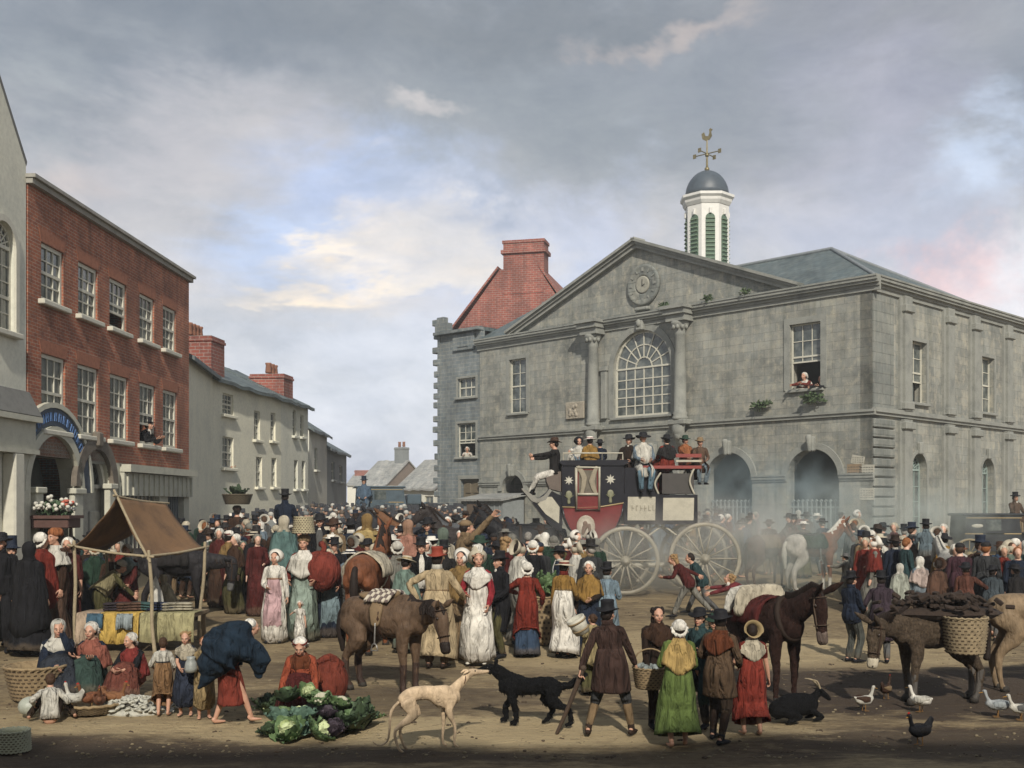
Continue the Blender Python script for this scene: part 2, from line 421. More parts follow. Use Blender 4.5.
a = mixc(n, 1, a, (.86, .82, .76), 'MULTIPLY'); L(n, a, b.inputs['Base Color']); b.inputs['Roughness'].default_value = .95
bump(n, b, mixc(n, .5, gn(14, 6, .7), gn(2.2, 6, .65, 1, 2.4)), .9, .12)
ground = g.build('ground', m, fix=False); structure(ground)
# loose straw and small stones trodden into the square: nobody could count them
lit = MB(); rs = random.Random(5); lit.smooth = False
for i in range(2000):
    y = 12.2 + rs.random() ** 1.6 * 14; x = rs.uniform(-.5, .5) * y * 1.02
    z = gz(y) + relief(x, y); a_ = rs.uniform(0, PI)
    if i % 9 == 0:
        lit.k = 1
        for _ in range(3): r_ = rs.uniform(.008, .028); lit.ell((x + rs.uniform(-.04, .04), y + rs.uniform(-.04, .04), z + r_ * .2), (r_, r_ * rs.uniform(.5, 1), r_ * .6), 5, 4)
        lit.k = 0
    elif rs.random() < .55:
        l = rs.uniform(.03, .10); lit.box((x, y, z + .006), (l, .005, .004), rz=a_)
    else:
        r_ = rs.uniform(.008, .026); lit.ell((x, y, z + r_ * .3), (r_, r_ * .8, r_ * .6), 5, 4)
o = lit.build('loose_straw_litter', [mat('straw_litter', (.22, .18, .11), .9, 3, .6), mat('clods', (.07, .048, .03), .95, 9, .5)], fix=False)
tag(o, 'bits of straw, clods and small stones trodden over the earth of the square', 'litter', kind='stuff')
# ------------------------------------------------------------------ building kit
def brickmat(name, c1, c2, mortar, bw=.42, bh=.16, msz=.012, stain=(.5, .55, .5), rough=.9, amt=.4, big=(.75, 1.15), bstr=.5):
    m, n, b = nt(name); t = N(n, 'TexCoord')
    br = N(n, 'TexBrick'); L(n, t.outputs['UV'], br.inputs['Vector'])
    for k, v in (('Scale', 1), ('Mortar Size', msz), ('Mortar Smooth', .3), ('Bias', -.1), ('Brick Width', bw), ('Row Height', bh)): br.inputs[k].default_value = v
    br.inputs['Color1'].default_value = (*c1, 1); br.inputs['Color2'].default_value = (*c2, 1); br.inputs['Mortar'].default_value = (*mortar, 1)
    f = noise_fac(n, .55, 8, .68); f2 = noise_fac(n, 3.2, 6, .7); f3 = noise_fac(n, 26, 4, .6)
    a = mixc(n, 1, br.outputs['Color'], ramp(n, f, [(.33, (big[0],) * 3), (.68, (big[1],) * 3)]), 'MULTIPLY')
    a = mixc(n, ramp(n, f2, [(.48, (0,) * 3), (.70, (amt,) * 3)]), a, stain)
    a = mixc(n, .35, a, mixc(n, 1, a, ramp(n, f3, [(.3, (.6,) * 3), (.7, (1.3,) * 3)]), 'MULTIPLY'))
    mp = N(n, 'Mapping'); mp.inputs['Scale'].default_value = (2.4, 2.4, .22); L(n, t.outputs['Object'], mp.inputs[0]); zz = N(n, 'TexNoise', Scale=1, Detail=5, Roughness=.7); L(n, mp.outputs[0], zz.inputs['Vector'])
    a = mixc(n, .7, a, mixc(n, 1, a, ramp(n, zz.outputs['Fac'], [(.34, (.62, .65, .62)), (.5, (1,) * 3), (.66, (1.28, 1.24, 1.14))]), 'MULTIPLY'))
    L(n, a, b.inputs['Base Color']); b.inputs['Roughness'].default_value = rough
    bump(n, b, mixc(n, .4, br.outputs['Fac'], f3), bstr * -1, .02)
    MATS[name] = m; return m
ASHLAR = brickmat('grey_ashlar', (.235, .245, .225), (.325, .325, .285), (.17, .175, .16), 1.05, .36, .010, (.42, .39, .31), amt=.75, big=(.58, 1.22))
ASHLAR2 = brickmat('dark_ashlar', (.20, .215, .20), (.245, .255, .23), (.13, .14, .13), 1.4, .40, .022, (.30, .29, .25), amt=.55, big=(.66, 1.15))
TRIM = mat('dressed_stone', (.27, .275, .245), .85, 1.6, .45, .3, (.14, .15, .14), fine=22)
REDB = brickmat('red_brick', (.40, .125, .06), (.27, .08, .045), (.38, .27, .2), .23, .078, .010, (.15, .06, .045), amt=.8, big=(.48, 1.35))
REDB2 = brickmat('old_red_brick', (.30, .085, .06), (.21, .06, .045), (.30, .24, .21), .34, .13, .014, (.14, .06, .05), amt=.6, big=(.7, 1.3))
RUBBLE = brickmat('blue_rubble', (.155, .185, .20), (.215, .235, .235), (.26, .27, .25), .46, .20, .022, (.10, .12, .13), amt=.6, big=(.6, 1.3))
def render_mat(name, col, dirt): return mat(name, col, .9, .8, .22, .2, dirt, fine=9)
CREAM = render_mat('cream_render', (.76, .73, .58), (.56, .55, .46))
PALE = render_mat('pale_render', (.70, .69, .58), (.52, .53, .46))
WHITEW = render_mat('whitewash', (.68, .67, .58), (.5, .5, .45))
GREYR = render_mat('grey_render', (.24, .26, .26), (.17, .19, .19))
SLATE = brickmat('blue_slate', (.085, .115, .125), (.13, .16, .165), (.05, .065, .07), .34, .26, .012, (.18, .20, .18), amt=.45, rough=.6, big=(.7, 1.2))
PSLATE = brickmat('pale_slate', (.30, .31, .30), (.36, .36, .34), (.2, .2, .2), .34, .26, .012, (.26, .27, .25), amt=.3)
WPAINT = mat('old_white_paint', (.62, .60, .50), .6, 5, .2, .15)
GPAINT = mat('grey_green_paint', (.54, .53, .43), .65, 4, .25, .15)
BROWNP = mat('brown_paint', (.14, .10, .07), .6, 5, .3, .2)
def glassmat():
    m, n, b = nt('window_glass'); f = noise_fac(n, 2.1, 4, .6)
    L(n, ramp(n, f, [(.35, (.035, .045, .045)), (.5, (.09, .105, .10)), (.68, (.20, .21, .19))]), b.inputs['Base Color'])
    b.inputs['Roughness'].default_value = .12; b.inputs['Specular IOR Level'].default_value = .6; MATS['glass'] = m; return m
GLASS = glassmat()
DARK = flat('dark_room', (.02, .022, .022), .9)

class Fac:
    """a vertical plane through two ground points; converts picture rows and columns on it into metres along and up it"""
    def __init__(s, a, b):
        s.a = Vector(a); s.d = (Vector(b) - s.a); s.len = s.d.length; s.d.normalize()
        s.rz = math.atan2(s.d.y, s.d.x)
    def u(s, px):
        k = (px - HX) / F
        return (k * s.a.y - s.a.x) / (s.d.x - k * s.d.y)
    def z(s, px, py):
        Y = s.a.y + s.d.y * s.u(px); return CAMZ + (HY - py) * Y / F
def rect(u0, z0, u1, z1): return [(u0, z0), (u1, z0), (u1, z1), (u0, z1)]
def archloop(uc, z0, w, zs, n=14):
    r = w / 2
    return [(uc - r, z0), (uc + r, z0)] + [(uc + r * math.cos(PI * i / n), zs + r * math.sin(PI * i / n)) for i in range(n + 1)]
def wallmesh(outer, holes, depth=.35):
    """wall with real openings: front sheet at y=0, reveals back to y=depth"""
    s = MB(); s.smooth = False; loops = [outer] + holes
    pts = [p for l in loops for p in l]; n = len(pts)
    tri = tessellate_polygon([[Vector((x, z, 0)) for x, z in l] for l in loops])
    vs = [(x, 0, z) for x, z in pts] + [(x, depth, z) for x, z in pts]
    fs = [tuple(t) for t in tri] + [tuple(i + n for i in reversed(t)) for t in tri]; o = 0
    for l in loops:
        k = len(l)
        for i in range(k): a, b = o + i, o + (i + 1) % k; fs.append((a, b, b + n, a + n))
        o += k
    s.add(vs, fs); return s
def at(M, s): s.M = M; return s
def window(root, M, u0, z0, u1, z1, nx=3, ny=4, arch=False, m=None, depth=.14, open_=0, sill=True, surround=.12, sm=None, fr=.06, label=None, mid=True, mb_=.028):
    """frame with glazing bars (window) > pane, sill, surround. open_: share of the height standing open from below"""
    m = m or WPAINT; sm = sm or TRIM
    w, h = u1 - u0, z1 - z0; uc = (u0 + u1) / 2; y = depth
    f = MB(); f.M = M; f.smooth = False
    zs = z1 - w / 2 if arch else z1
    def bar(a, b_, c, d, yy=0, th=.05): f.box(((a + c) / 2, y + yy, (b_ + d) / 2), (abs(c - a), th, abs(d - b_)))
    bar(u0, z0, u0 + fr, zs); bar(u1 - fr, z0, u1, zs); bar(u0 + fr, z0, u1 - fr, z0 + fr)
    if arch:
        k = 14
        for i in range(k):
            a0, a1 = PI * i / k, PI * (i + 1) / k; r = w / 2 - fr / 2; am = (a0 + a1) / 2
            f.box((uc + r * math.cos(am), y, zs + r * math.sin(am)), (r * PI / k * 1.15, .05, fr), ry=-(am + PI / 2))
        rr = w / 2 - fr
        for i in range(1, 8):
            a0 = PI * i / 8; f.box((uc + rr * .64 * math.cos(a0), y - .002, zs + rr * .64 * math.sin(a0)), (rr * .74, .03, mb_), ry=-a0)
        for q in (.3, .66):
            for i in range(k): am = PI * (i + .5) / k; f.box((uc + rr * q * math.cos(am), y - .004, zs + rr * q * math.sin(am)), (rr * q * PI / k * 1.15, .034, mb_), ry=-(am + PI / 2))
        bar(u0 + fr, zs - .04, u1 - fr, zs + .04, -.006)
    else: bar(u0 + fr, z1 - fr, u1 - fr, z1)
    zo = z0 + h * open_
    H = zs - z0 - 2 * fr
    for i in range(1, nx):
        x = u0 + fr + (w - 2 * fr) * i / nx; bar(x - mb_ / 2, max(z0 + fr, zo), x + mb_ / 2, zs - (0 if arch else fr), .004, .03)
    for j in range(1, ny):
        z = z0 + fr + H * j / ny
        if z < zo - .02: continue
        t = .035 if (mid and j == ny // 2) else mb_ / 2; bar(u0 + fr, z - t, u1 - fr, z + t, -.004 if t > .03 else .006, .04 if t > .03 else .032)
    if open_: bar(u0 + fr, zo - .03, u1 - fr, zo + .03, -.008, .05)
    fo = f.build('window', m, root)
    if label: fo['label'] = label
    g = MB(); g.M = M; g.smooth = False
    zg = max(z0, zo)
    pl = [(u0 + .02, zg), (u1 - .02, zg)] + ([(uc + (w / 2 - .02) * math.cos(PI * i / 14), zs + (w / 2 - .02) * math.sin(PI * i / 14)) for i in range(15)] if arch else [(u1 - .02, z1 - .02), (u0 + .02, z1 - .02)])
    gg = MB(); gg.M = M @ Matrix.Translation((0, y + .02, 0)); gg.prism(pl, .012, 'y'); gg.build('pane', GLASS, fo)
    if sill:
        s = MB(); s.M = M; s.box((uc, .0, z0 - .06), (w + .3, .30, .12), bev=.02); s.build('sill', sm, fo)
    if surround:
        s = MB(); s.M = M; s.smooth = False; q = surround
        if arch:
            k = 18; outer = [(uc + (w / 2 + q) * math.cos(PI * i / k), zs + (w / 2 + q) * math.sin(PI * i / k)) for i in range(k + 1)]
            inner = [(uc + (w / 2) * math.cos(PI * i / k), zs + (w / 2) * math.sin(PI * i / k)) for i in range(k + 1)]
            poly = [(u1 + q, z0)] + outer + [(u0 - q, z0), (u0, z0)] + inner[::-1] + [(u1, z0)]
        else: poly = [(u0 - q, z0), (u0, z0), (u0, z1), (u1, z1), (u1, z0), (u1 + q, z0), (u1 + q, z1 + q), (u0 - q, z1 + q)]
        s.M = M @ Matrix.Translation((0, -.05, 0)); s.prism(poly, .06, 'y'); s.build('surround', sm, fo)
    return fo
def boxwalls(root, M, x0, x1, y0, y1, z0, z1, m, front=True):
    """side and rear walls of a house as one mesh (the street front is its own)"""
    s = MB(); s.M = M; s.smooth = False
    t = .3
    s.M = shift(M, 0, 0, z0)
    s.prism([(x0, y0), (x0 + t, y0), (x0 + t, y1 - t), (x1 - t, y1 - t), (x1 - t, y0), (x1, y0), (x1, y1), (x0, y1)], z1 - z0)

    o = s.build('wall', m, root); return o
def shift(M, x=0, y=0, z=0): return M @ Matrix.Translation((x, y, z))
I4 = Matrix.Identity(4)
def gable_roof(root, M, x0, x1, y0, y1, z, rise, m=None, eave=.3, over=.15, t=.14, name='roof', wob=0):
    """ridge runs along x"""
    s = MB(); s.M = M; s.smooth = False; ym = (y0 + y1) / 2; sl = rise / (ym - y0)
    prof = [(y0 - eave, z - eave * sl), (ym, z + rise), (y1 + eave, z - eave * sl), (y1 + eave, z - eave * sl + t), (ym, z + rise + t), (y0 - eave, z - eave * sl + t)]
    n = 10; rs = random.Random(int(abs(x0 * 91 + z * 7))); rg = []
    for i in range(n + 1):
        x = x0 - over + (x1 - x0 + 2 * over) * i / n; w_ = [wob * rs.uniform(-1, 1) for _ in range(3)]
        rg.append([(x, p[0], p[1] + (w_[1] if abs(p[0] - ym) < .01 else w_[0])) for p in prof])
    s.rings(rg); return s.build(name, m or SLATE, root)
def gable_end(root, M, x, y0, y1, z, rise, m, t=.3, name='gable'):
    s = MB(); s.M = shift(M, x); s.smooth = False
    s.prism([(y0 + .02, z), (y1 - .02, z), ((y0 + y1) / 2, z + rise - .02)], t, 'x'); return s.build(name, m, root)
def chimney(root, M, x, y, z0, z1, w=1.2, d=.7, pots=3, m=None, name='chimney'):
    m = m or REDB2
    s = MB(); s.M = M; s.smooth = False
    s.box((x, y, (z0 + z1) / 2), (w, d, z1 - z0)); s.box((x, y, z1 + .05), (w + .09, d + .09, .10)); s.box((x, y, z1 + .15), (w + .02, d + .02, .10))
    c = s.build(name, m, root)
    for i in range(pots):
        p = MB(); p.M = M; px_ = x + (i - (pots - 1) / 2) * w / max(pots, 1)
        p.lathe([(.13, z1 + .25), (.15, z1 + .3), (.12, z1 + .62), (.145, z1 + .66), (.145, z1 + .72), (.09, z1 + .72)], 12, (px_, y, 0)); p.build('chimney_pot', mat('clay_pot', (.28, .13, .08), .9, 6), c)
    return c
def moulding(root, M, x0, x1, z, tiers, m, name, x_ret=None):
    """horizontal band of stepped courses: tiers of (height, projection)"""
    s = MB(); s.M = M; s.smooth = False; pr = [(0.0, z)]
    zz = z; prev = 0; poly = [(.02, z)]
    for h, p in tiers: poly += [(-p, zz), (-p, zz + h)]; zz += h
    poly.append((.02, zz))
    s.M = shift(M, x0); s.prism(poly, x1 - x0, 'x')
    return s.build(name, m, root)
def frameM(rz=0, loc=(0, 0, 0)): return Matrix.Translation(loc) @ Matrix.Rotation(rz, 4, 'Z')
# ------------------------------------------------------------------ the town hall
HC = Vector((13.95, 41.8))
hd = Vector((-.956, 1)).normalized()
HF = Fac(HC + hd * 22.7, HC)             # front, u grows towards the near corner
sd2 = Vector((1.045, 1)).normalized()
HS = Fac(HC, HC + sd2 * 30)
EZ = ZP(279, HC.y); SZ = ZP(411, HC.y)   # eaves and string course
HL = HF.len; HD = 30.0
gb = gz(HC.y) - .4
hall = thing('town_hall', 'grey stone market hall with pediment, clock, arcade and white cupola', 'building', (HF.a.x, HF.a.y, 0), HF.rz)
def up(px): return HF.u(px)
# front wall, with every opening cut through
upper_holes = []; wins = []
aw = (up(613), up(672)); ac = sum(aw) / 2; awid = aw[1] - aw[0] - .1
az0, az1 = HF.z(643, 416), HF.z(643, 330)
wl = (up(509.5), HF.z(517, 413), up(526.5), HF.z(517, 359)); wr = (up(790), HF.z(806, 389), up(821), HF.z(806, 323))
u_arch = [HL - x for x in (2.58, 6.63, 10.7, 14.8, 20.1)]
aW = 2.35; imp = HF.z(813, 486); apex = HF.z(813, 449)
spring = apex - aW / 2
front_out = [(0, gb), (HL, gb), (HL, EZ), (0, EZ)]
holes = [archloop(u, gb + .5, aW if i < 4 else 1.7, spring if i < 4 else spring - .35) for i, u in enumerate(u_arch)]
holes.append([(x, z) for x, z in archloop(ac, az0, awid, az1 - awid / 2)])
holes += [rect(*wl), rect(*wr)]
wallmesh(front_out, holes, .55).build('wall', ASHLAR, hall)
# pediment
pk = up(638); pw = 8.3; pz = HF.z(638, 243) - .25
s = MB(); s.smooth = False; s.M = shift(I4, 0, .02, 0); s.prism([(pk - pw, EZ), (pk + pw, EZ), (pk, pz)], .5, 'y'); ped = s.build('pediment', ASHLAR, hall)
sl = math.atan2(pz - EZ, pw); ln = math.hypot(pz - EZ, pw)
for sg in (-1, 1):
    s = MB(); s.smooth = False
    mx_, mz_ = pk + sg * pw / 2, (EZ + pz) / 2
    n_ = Vector((sg * math.sin(sl), 0, math.cos(sl)))
    for (h, p, off) in ((.18, .10, .0), (.14, .20, .16), (.12, .32, .28)):
        c = Vector((mx_, .14 - p / 2, mz_)) + n_ * (off + h / 2)
        s.box(tuple(c), (ln + .5, p + .5, h), ry=sg * sl)
    s.build('raking_cornice', TRIM, ped)
# cornices and string course (broken forward over the two columns)
moulding(hall, I4, -.15, HL + .36, EZ - .45, [(.16, .07), (.12, .13), (.10, .26), (.12, .33), (.07, .37)], TRIM, 'cornice')
moulding(hall, I4, 0, HL + .16, SZ - .14, [(.12, .10), (.10, .16)], TRIM, 'string_course')
# columns on scroll brackets
for i, px in enumerate((597, 684)):
    u = up(px); s = MB(); zt = EZ - .45; zb = SZ + .15
    s.lathe([(.36, zb), (.36, zb + .12), (.30, zb + .2), (.34, zb + .3), (.28, zb + .38), (.275, zb + 1.8), (.235, zt - .75), (.27, zt - .70), (.25, zt - .62), (.32, zt - .4), (.42, zt - .25), (.42, zt - .12)], 16, (u, -.28, 0))
    for k in range(6):
        a = PI + PI * k / 5; s.ell((u + .34 * math.cos(a), -.28 + .34 * math.sin(a), zt - .38), (.09, .09, .12), 6, 5)
    co = s.build('column', TRIM, hall)
    s = MB(); s.smooth = False; s.box((u, -.3, zt + .02), (1.05, .75, .30)); s.box((u, -.34, zt + .28), (1.2, .95, .24)); s.box((u, -.4, zt + .47), (1.36, 1.1, .15)); s.build('entablature_block', TRIM, co)
    s = MB(); s.box((u, -.28, SZ + .05), (.95, .66, .22), bev=.03)
    s.tube([(u, -.12, SZ - .95), (u, -.22, SZ - .8), (u, -.42, SZ - .35), (u, -.40, SZ - .1)], [(.16, .12), (.26, .16), (.33, .2), (.36, .2)], 10, 3); s.ell((u, -.44, SZ - .5), (.22, .14, .26), 8, 6)
    s.build('bracket', TRIM, co)
# great arched window and the two sashes
window(hall, I4, ac - awid / 2, az0, ac + awid / 2, az1, 6, 5, True, depth=.16, surround=.30, mid=False, fr=.11, mb_=.05, label='great arched window with radiating fanlight bars')
s = MB(); s.box((ac, -.12, az1 + .22), (.42, .24, .5), bev=.05); s.ell((ac, -.24, az1 + .3), (.14, .1, .18), 8, 6); s.build('keystone', TRIM, hall)
for sg in (-1, 1):
    s = MB(); s.box((ac + sg * (awid / 2 + .55), -.07, (az0 + az1 - awid / 2) / 2), (.34, .16, az1 - awid / 2 - az0), bev=.02); s.box((ac + sg * (awid / 2 + .55), -.09, az1 - awid / 2 + .1), (.46, .22, .2), bev=.02); s.build('pilaster', TRIM, hall)
window(hall, I4, *wl, 2, 4, depth=.16, surround=.22, open_=0)
window(hall, I4, *wr, 3, 4, depth=.16, surround=.26, open_=.42, label='sash window raised at the bottom')
# clock in the pediment
cu, cz = up(644), HF.z(644, 285)
s = MB(); s.M = Matrix.Translation((cu, 0, cz)) @ Matrix.Rotation(PI / 2, 4, 'X')
s.lathe([(.96, .0), (.96, .09), (.90, .15), (.80, .12), (.62, .09), (.48, .14), (.42, .10), (.40, 0)], 32); ck = s.build('clock', ASHLAR2, hall)
s = MB(); s.M = Matrix.Translation((cu, 0, cz)) @ Matrix.Rotation(PI / 2, 4, 'X'); s.lathe([(.40, .0), (.40, .13), (.33, .13)], 24, cap1=True); s.build('dial', mat('clock_dial', (.34, .33, .27), .7, 6), ck)
s = MB(); s.M = Matrix.Translation((cu, -.14, cz)) @ Matrix.Rotation(PI / 2, 4, 'X'); s.box((0, .1, .01), (.035, .30, .01)); s.box((.07, -.03, .012), (.2, .03, .01), rz=.5); s.build('clock_hand', flat('black_paint', (.02, .02, .02)), ck)
for k in range(12):
    a = 2 * PI * k / 12; s = MB(); s.M = Matrix.Translation((cu, -.10, cz)); s.box((.71 * math.sin(a), 0, .71 * math.cos(a)), (.05 if k % 3 else .11, .08, .17), ry=a); s.build('hour_mark', TRIM, ck)
s = MB(); s.box((cu, -.12, cz - 1.12), (.8, .28, .16), bev=.04); s.build('clock_bracket', TRIM, ck)
# carved tablet low on the wall
tu0, tu1 = up(567), up(585); tz0, tz1 = HF.z(576, 419), HF.z(576, 402)
s = MB(); s.box(((tu0 + tu1) / 2, -.05, (tz0 + tz1) / 2), (tu1 - tu0, .12, tz1 - tz0), bev=.03)
for k in range(9): s.ell(((tu0 + tu1) / 2 + random.uniform(-.35, .35), -.1, (tz0 + tz1) / 2 + random.uniform(-.25, .25)), (.12, .06, .12), 6, 5)
s.build('carved_tablet', mat('worn_carving', (.36, .32, .25), .9, 6, .5), hall)
# arcade: archivolts, keystones, imposts, plinths
for i, u in enumerate(u_arch):
    W = aW if i < 4 else 1.7; sp_ = spring if i < 4 else spring - .35; k = 18
    s = MB(); s.smooth = False; s.M = shift(I4, 0, -.09, 0)
    o_ = [(u + (W / 2 + .26) * math.cos(PI * j / k), sp_ + (W / 2 + .26) * math.sin(PI * j / k)) for j in range(k + 1)]
    i_ = [(u + (W / 2 - .0) * math.cos(PI * j / k), sp_ + (W / 2) * math.sin(PI * j / k)) for j in range(k + 1)]
    s.prism(o_ + i_[::-1], .12, 'y'); av = s.build('arch_moulding', TRIM, hall)
    s = MB(); s.box((u, -.13, sp_ + W / 2 + .2), (.34, .26, .62), bev=.05); s.tube([(u, -.27, sp_ + W / 2 - .05), (u, -.30, sp_ + W / 2 + .45)], [.08, .14], 8); s.build('keystone', TRIM, av)
edges = sorted([(u - (aW if i < 4 else 1.7) / 2, u + (aW if i < 4 else 1.7) / 2) for i, u in enumerate(u_arch)])
xs_ = [0.0] + [e for p in edges for e in p] + [HL]
for a0, a1 in zip(xs_[::2], xs_[1::2]):
    moulding(hall, I4, a0 + (.02 if a0 else 0), a1 - (.02 if a1 < HL else -.1), spring - .12, [(.09, .06), (.12, .12), (.07, .16)], TRIM, 'impost')
    moulding(hall, I4, a0 + (.02 if a0 else 0), a1 - (.02 if a1 < HL else -.08), gb, [(1.1, .08), (.1, .04)], TRIM, 'plinth')
# railings between the piers of the near arches
for i in (0, 1, 2):
    u = u_arch[i]; s = MB(); s.smooth = False; zb = gz(HC.y) + .55
    for k in range(11): s.box((u - aW / 2 + .12 + k * (aW - .24) / 10, .30, zb + .75), (.045, .045, 1.6)); s.box((u - aW / 2 + .12 + k * (aW - .24) / 10, .30, zb + 1.6), (.09, .09, .10), ry=PI / 4)
    s.box((u, .30, zb + .3), (aW - .02, .05, .06)); s.box((u, .30, zb + 1.35), (aW - .02, .05, .06)); s.build('railing', mat('pale_iron_paint', (.28, .32, .31), .6, 6), hall)
# inside of the arcade: vault floor, back wall with paler doorway
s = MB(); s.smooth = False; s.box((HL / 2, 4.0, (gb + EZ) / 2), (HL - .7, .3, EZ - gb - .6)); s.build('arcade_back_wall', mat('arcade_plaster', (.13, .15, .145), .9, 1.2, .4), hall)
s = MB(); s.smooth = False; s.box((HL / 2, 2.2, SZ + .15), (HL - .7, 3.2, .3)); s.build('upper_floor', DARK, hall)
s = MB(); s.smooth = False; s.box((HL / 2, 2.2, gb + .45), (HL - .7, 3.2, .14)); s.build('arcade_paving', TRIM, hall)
# bills pasted beside the corner arch
PAPER = mat('pasted_paper', (.48, .46, .38), .9, 7, .3); PAPER2 = mat('brown_bill', (.30, .22, .14), .9, 7, .3)
for (px, py, w_, h_, mm, r_) in ((858, 460, .55, .34, PAPER, .2), (854.5, 471, .62, .55, PAPER2, 0), (867, 471, .62, .5, PAPER, .03), (867, 494, .62, .46, PAPER, 0)):
    u = up(px); z = HF.z(px, py); s = MB(); s.box((u, -.012 if py < 480 else -.015, z), (w_, .012, h_), ry=r_); nb = s.build('bill', mm, hall)
    s = MB(); s.smooth = False
    for q in range(4):
        for k in range(5): s.box((u - w_ * .36 + k * w_ * .18, -.021, z + h_ * .28 - q * h_ * .19), (w_ * random.uniform(.07, .15), .003, h_ * .05), ry=r_)
    s.build('lettering', flat('ink', (.05, .045, .04)), nb)
# ---- side front: rusticated corner, paired pilasters, windows in sunk bays
MS = Matrix.Translation((HL, 0, 0)) @ Matrix.Rotation(PI / 2, 4, 'Z')
def vp(px): return HS.u(px)
sw = []
for (p0, p1, pt, pb) in ((911, 926, 342, 403), (981, 993.5, 347, 418)):
    pm = (p0 + p1) / 2; sw.append((vp(p0), HS.z(pm, pb), vp(p1), HS.z(pm, pt)))
bay = sw[1][0] - sw[0][0]
sw.append(tuple(a + (bay if j % 2 == 0 else 0) for j, a in enumerate(sw[1]))); sw.append(tuple(a + (bay if j % 2 == 0 else 0) for j, a in enumerate(sw[2])))
sw = [(a, sw[0][1], c, sw[0][3]) for a, b_, c, d in sw]
la = []
dz0 = gb + .6
for j, q in enumerate(sw):
    uc = (q[0] + q[2]) / 2; top = HS.z(985, 458) if True else 0; la.append((uc, 1.35, top - .68))
hs_ = [rect(*q) for q in sw] + [archloop(u, dz0, w_, zs) for u, w_, zs in la]
o = wallmesh([(0, gb), (HD, gb), (HD, EZ), (0, EZ)], hs_, .5); o.v = [tuple(MS @ Vector(p)) for p in o.v]; o.build('side_wall', ASHLAR, hall)
for j, q in enumerate(sw):
    window(hall, MS, *q, 2, 4, depth=.22, surround=.16, open_=.35 if j == 0 else 0)
    u, w_, zs = la[j]
    window(hall, MS, u - w_ / 2, dz0, u + w_ / 2, zs + w_ / 2, 3, 5, True, depth=.3, surround=.14, sill=False, mid=False, m=mat('verdigris_paint', (.30, .38, .35), .6, 4), fr=.07)
    s = MB(); s.M = MS; s.box((u, -.08, zs + w_ / 2 + .2), (.3, .2, .5), bev=.04); s.build('keystone', TRIM, hall)
pil = [vp(904), vp(947), vp(973), vp(1006)]; pil += [pil[2] + bay, pil[3] + bay, pil[2] + 2 * bay, pil[3] + 2 * bay]
pil = [pil[0], pil[1], pil[2], pil[3]] + [p for p in pil[4:] if p < HD - .5]
for u in pil:
    s = MB(); s.M = MS; s.box((u, -.10, (SZ + EZ) / 2 - .1), (.62, .22, EZ - SZ - .5)); s.box((u, -.15, EZ - .85), (.78, .32, .3), bev=.03); s.box((u, -.13, SZ + .35), (.78, .3, .3), bev=.03)
    s.box((u - .34, -.05, (SZ + EZ) / 2 - .1), (.34, .10, EZ - SZ - .6)); s.build('pilaster', TRIM, hall)
    s = MB(); s.M = MS; s.box((u, -.10, (SZ + gb) / 2 - .1), (.66, .22, SZ - gb - .2)); s.box((u, -.15, SZ - .45), (.84, .34, .3), bev=.03); s.box((u, -.13, gb + .7), (.84, .30, 1.2), bev=.03)
    s.box((u - .36, -.05, (SZ + gb) / 2 - .1), (.34, .10, SZ - gb - .4)); s.build('pilaster', TRIM, hall)
moulding(hall, MS, .004, HD, EZ - .452, [(.16, .08), (.12, .14), (.10, .28), (.12, .35), (.07, .39)], TRIM, 'cornice')
moulding(hall, MS, .004, HD, SZ - .142, [(.12, .12), (.10, .20), (.08, .17)], TRIM, 'string_course')
q0 = MB(); q0.M = MS; q0.smooth = False; zz = gb; cw = vp(893)
while zz < SZ - .3: q0.box((cw / 2 + .01, -.04, zz + .19), (cw - .02, .12, .33), bev=.03); zz += .385
q0.build('rusticated_corner', ASHLAR2, hall)
s = MB(); s.M = MS; s.box((cw / 2, -.02, (SZ + EZ) / 2 - .2), (cw - .05, .06, EZ - SZ - .7)); s.build('corner_strip', ASHLAR2, hall)
# rear walls
s = MB(); s.smooth = False; s.prism([(0, .56), (.4, .56), (.4, 8.2), (HL - 8.2, 8.2), (HL - 8.2, HD), (HL - .52, HD), (HL - .52, HD + .4), (HL - 8.6, HD + .4), (HL - 8.6, 8.6), (0, 8.6)], EZ - gb); s.v = [(x, y, z + gb) for x, y, z in s.v]
s.build('rear_wall', ASHLAR2, hall)
# roofs: hipped slate over the front range, lower range down the side, gable roof behind the pediment
a_ = 4.05; rz_ = EZ + 2.5; ez = EZ + .10
s = MB(); s.smooth = False; D_ = 8.3
s.add([(-.1, -.2, ez), (HL + .2, -.2, ez), (HL + .2, D_, ez), (-.1, D_, ez), (a_ * .2, a_, rz_), (HL - a_, a_, rz_), (-.1, -.2, ez - .2), (HL + .2, -.2, ez - .2), (HL + .2, D_, ez - .2), (-.1, D_, ez - .2)],
      [(0, 1, 5, 4), (1, 2, 5), (2, 3, 4, 5), (3, 0, 4), (6, 7, 8, 9), (0, 6, 7, 1), (1, 7, 8, 2), (2, 8, 9, 3), (3, 9, 6, 0)])
rf = s.build('roof', SLATE, hall)
s = MB(); s.tube([(a_ * .2, a_, rz_ + .03), (HL - a_, a_, rz_ + .03)], .09, 6); s.tube([(HL - a_, a_, rz_ + .02), (HL + .15, -.15, ez + .04)], .08, 6); s.tube([(HL - a_, a_, rz_ + .02), (HL + .15, D_, ez + .04)], .08, 6)
s.build('ridge_tile', mat('lead', (.20, .22, .23), .6, 5), rf)
s = MB(); s.smooth = False
s.prism([(HL - 8.4, ez), (HL + .1, ez), (HL - 4.15, EZ + 1.0)], HD - 5, 'y'); s.v = [(x, y + 4.5, z - .012) for x, y, z in s.v]; s.build('rear_roof', SLATE, rf)
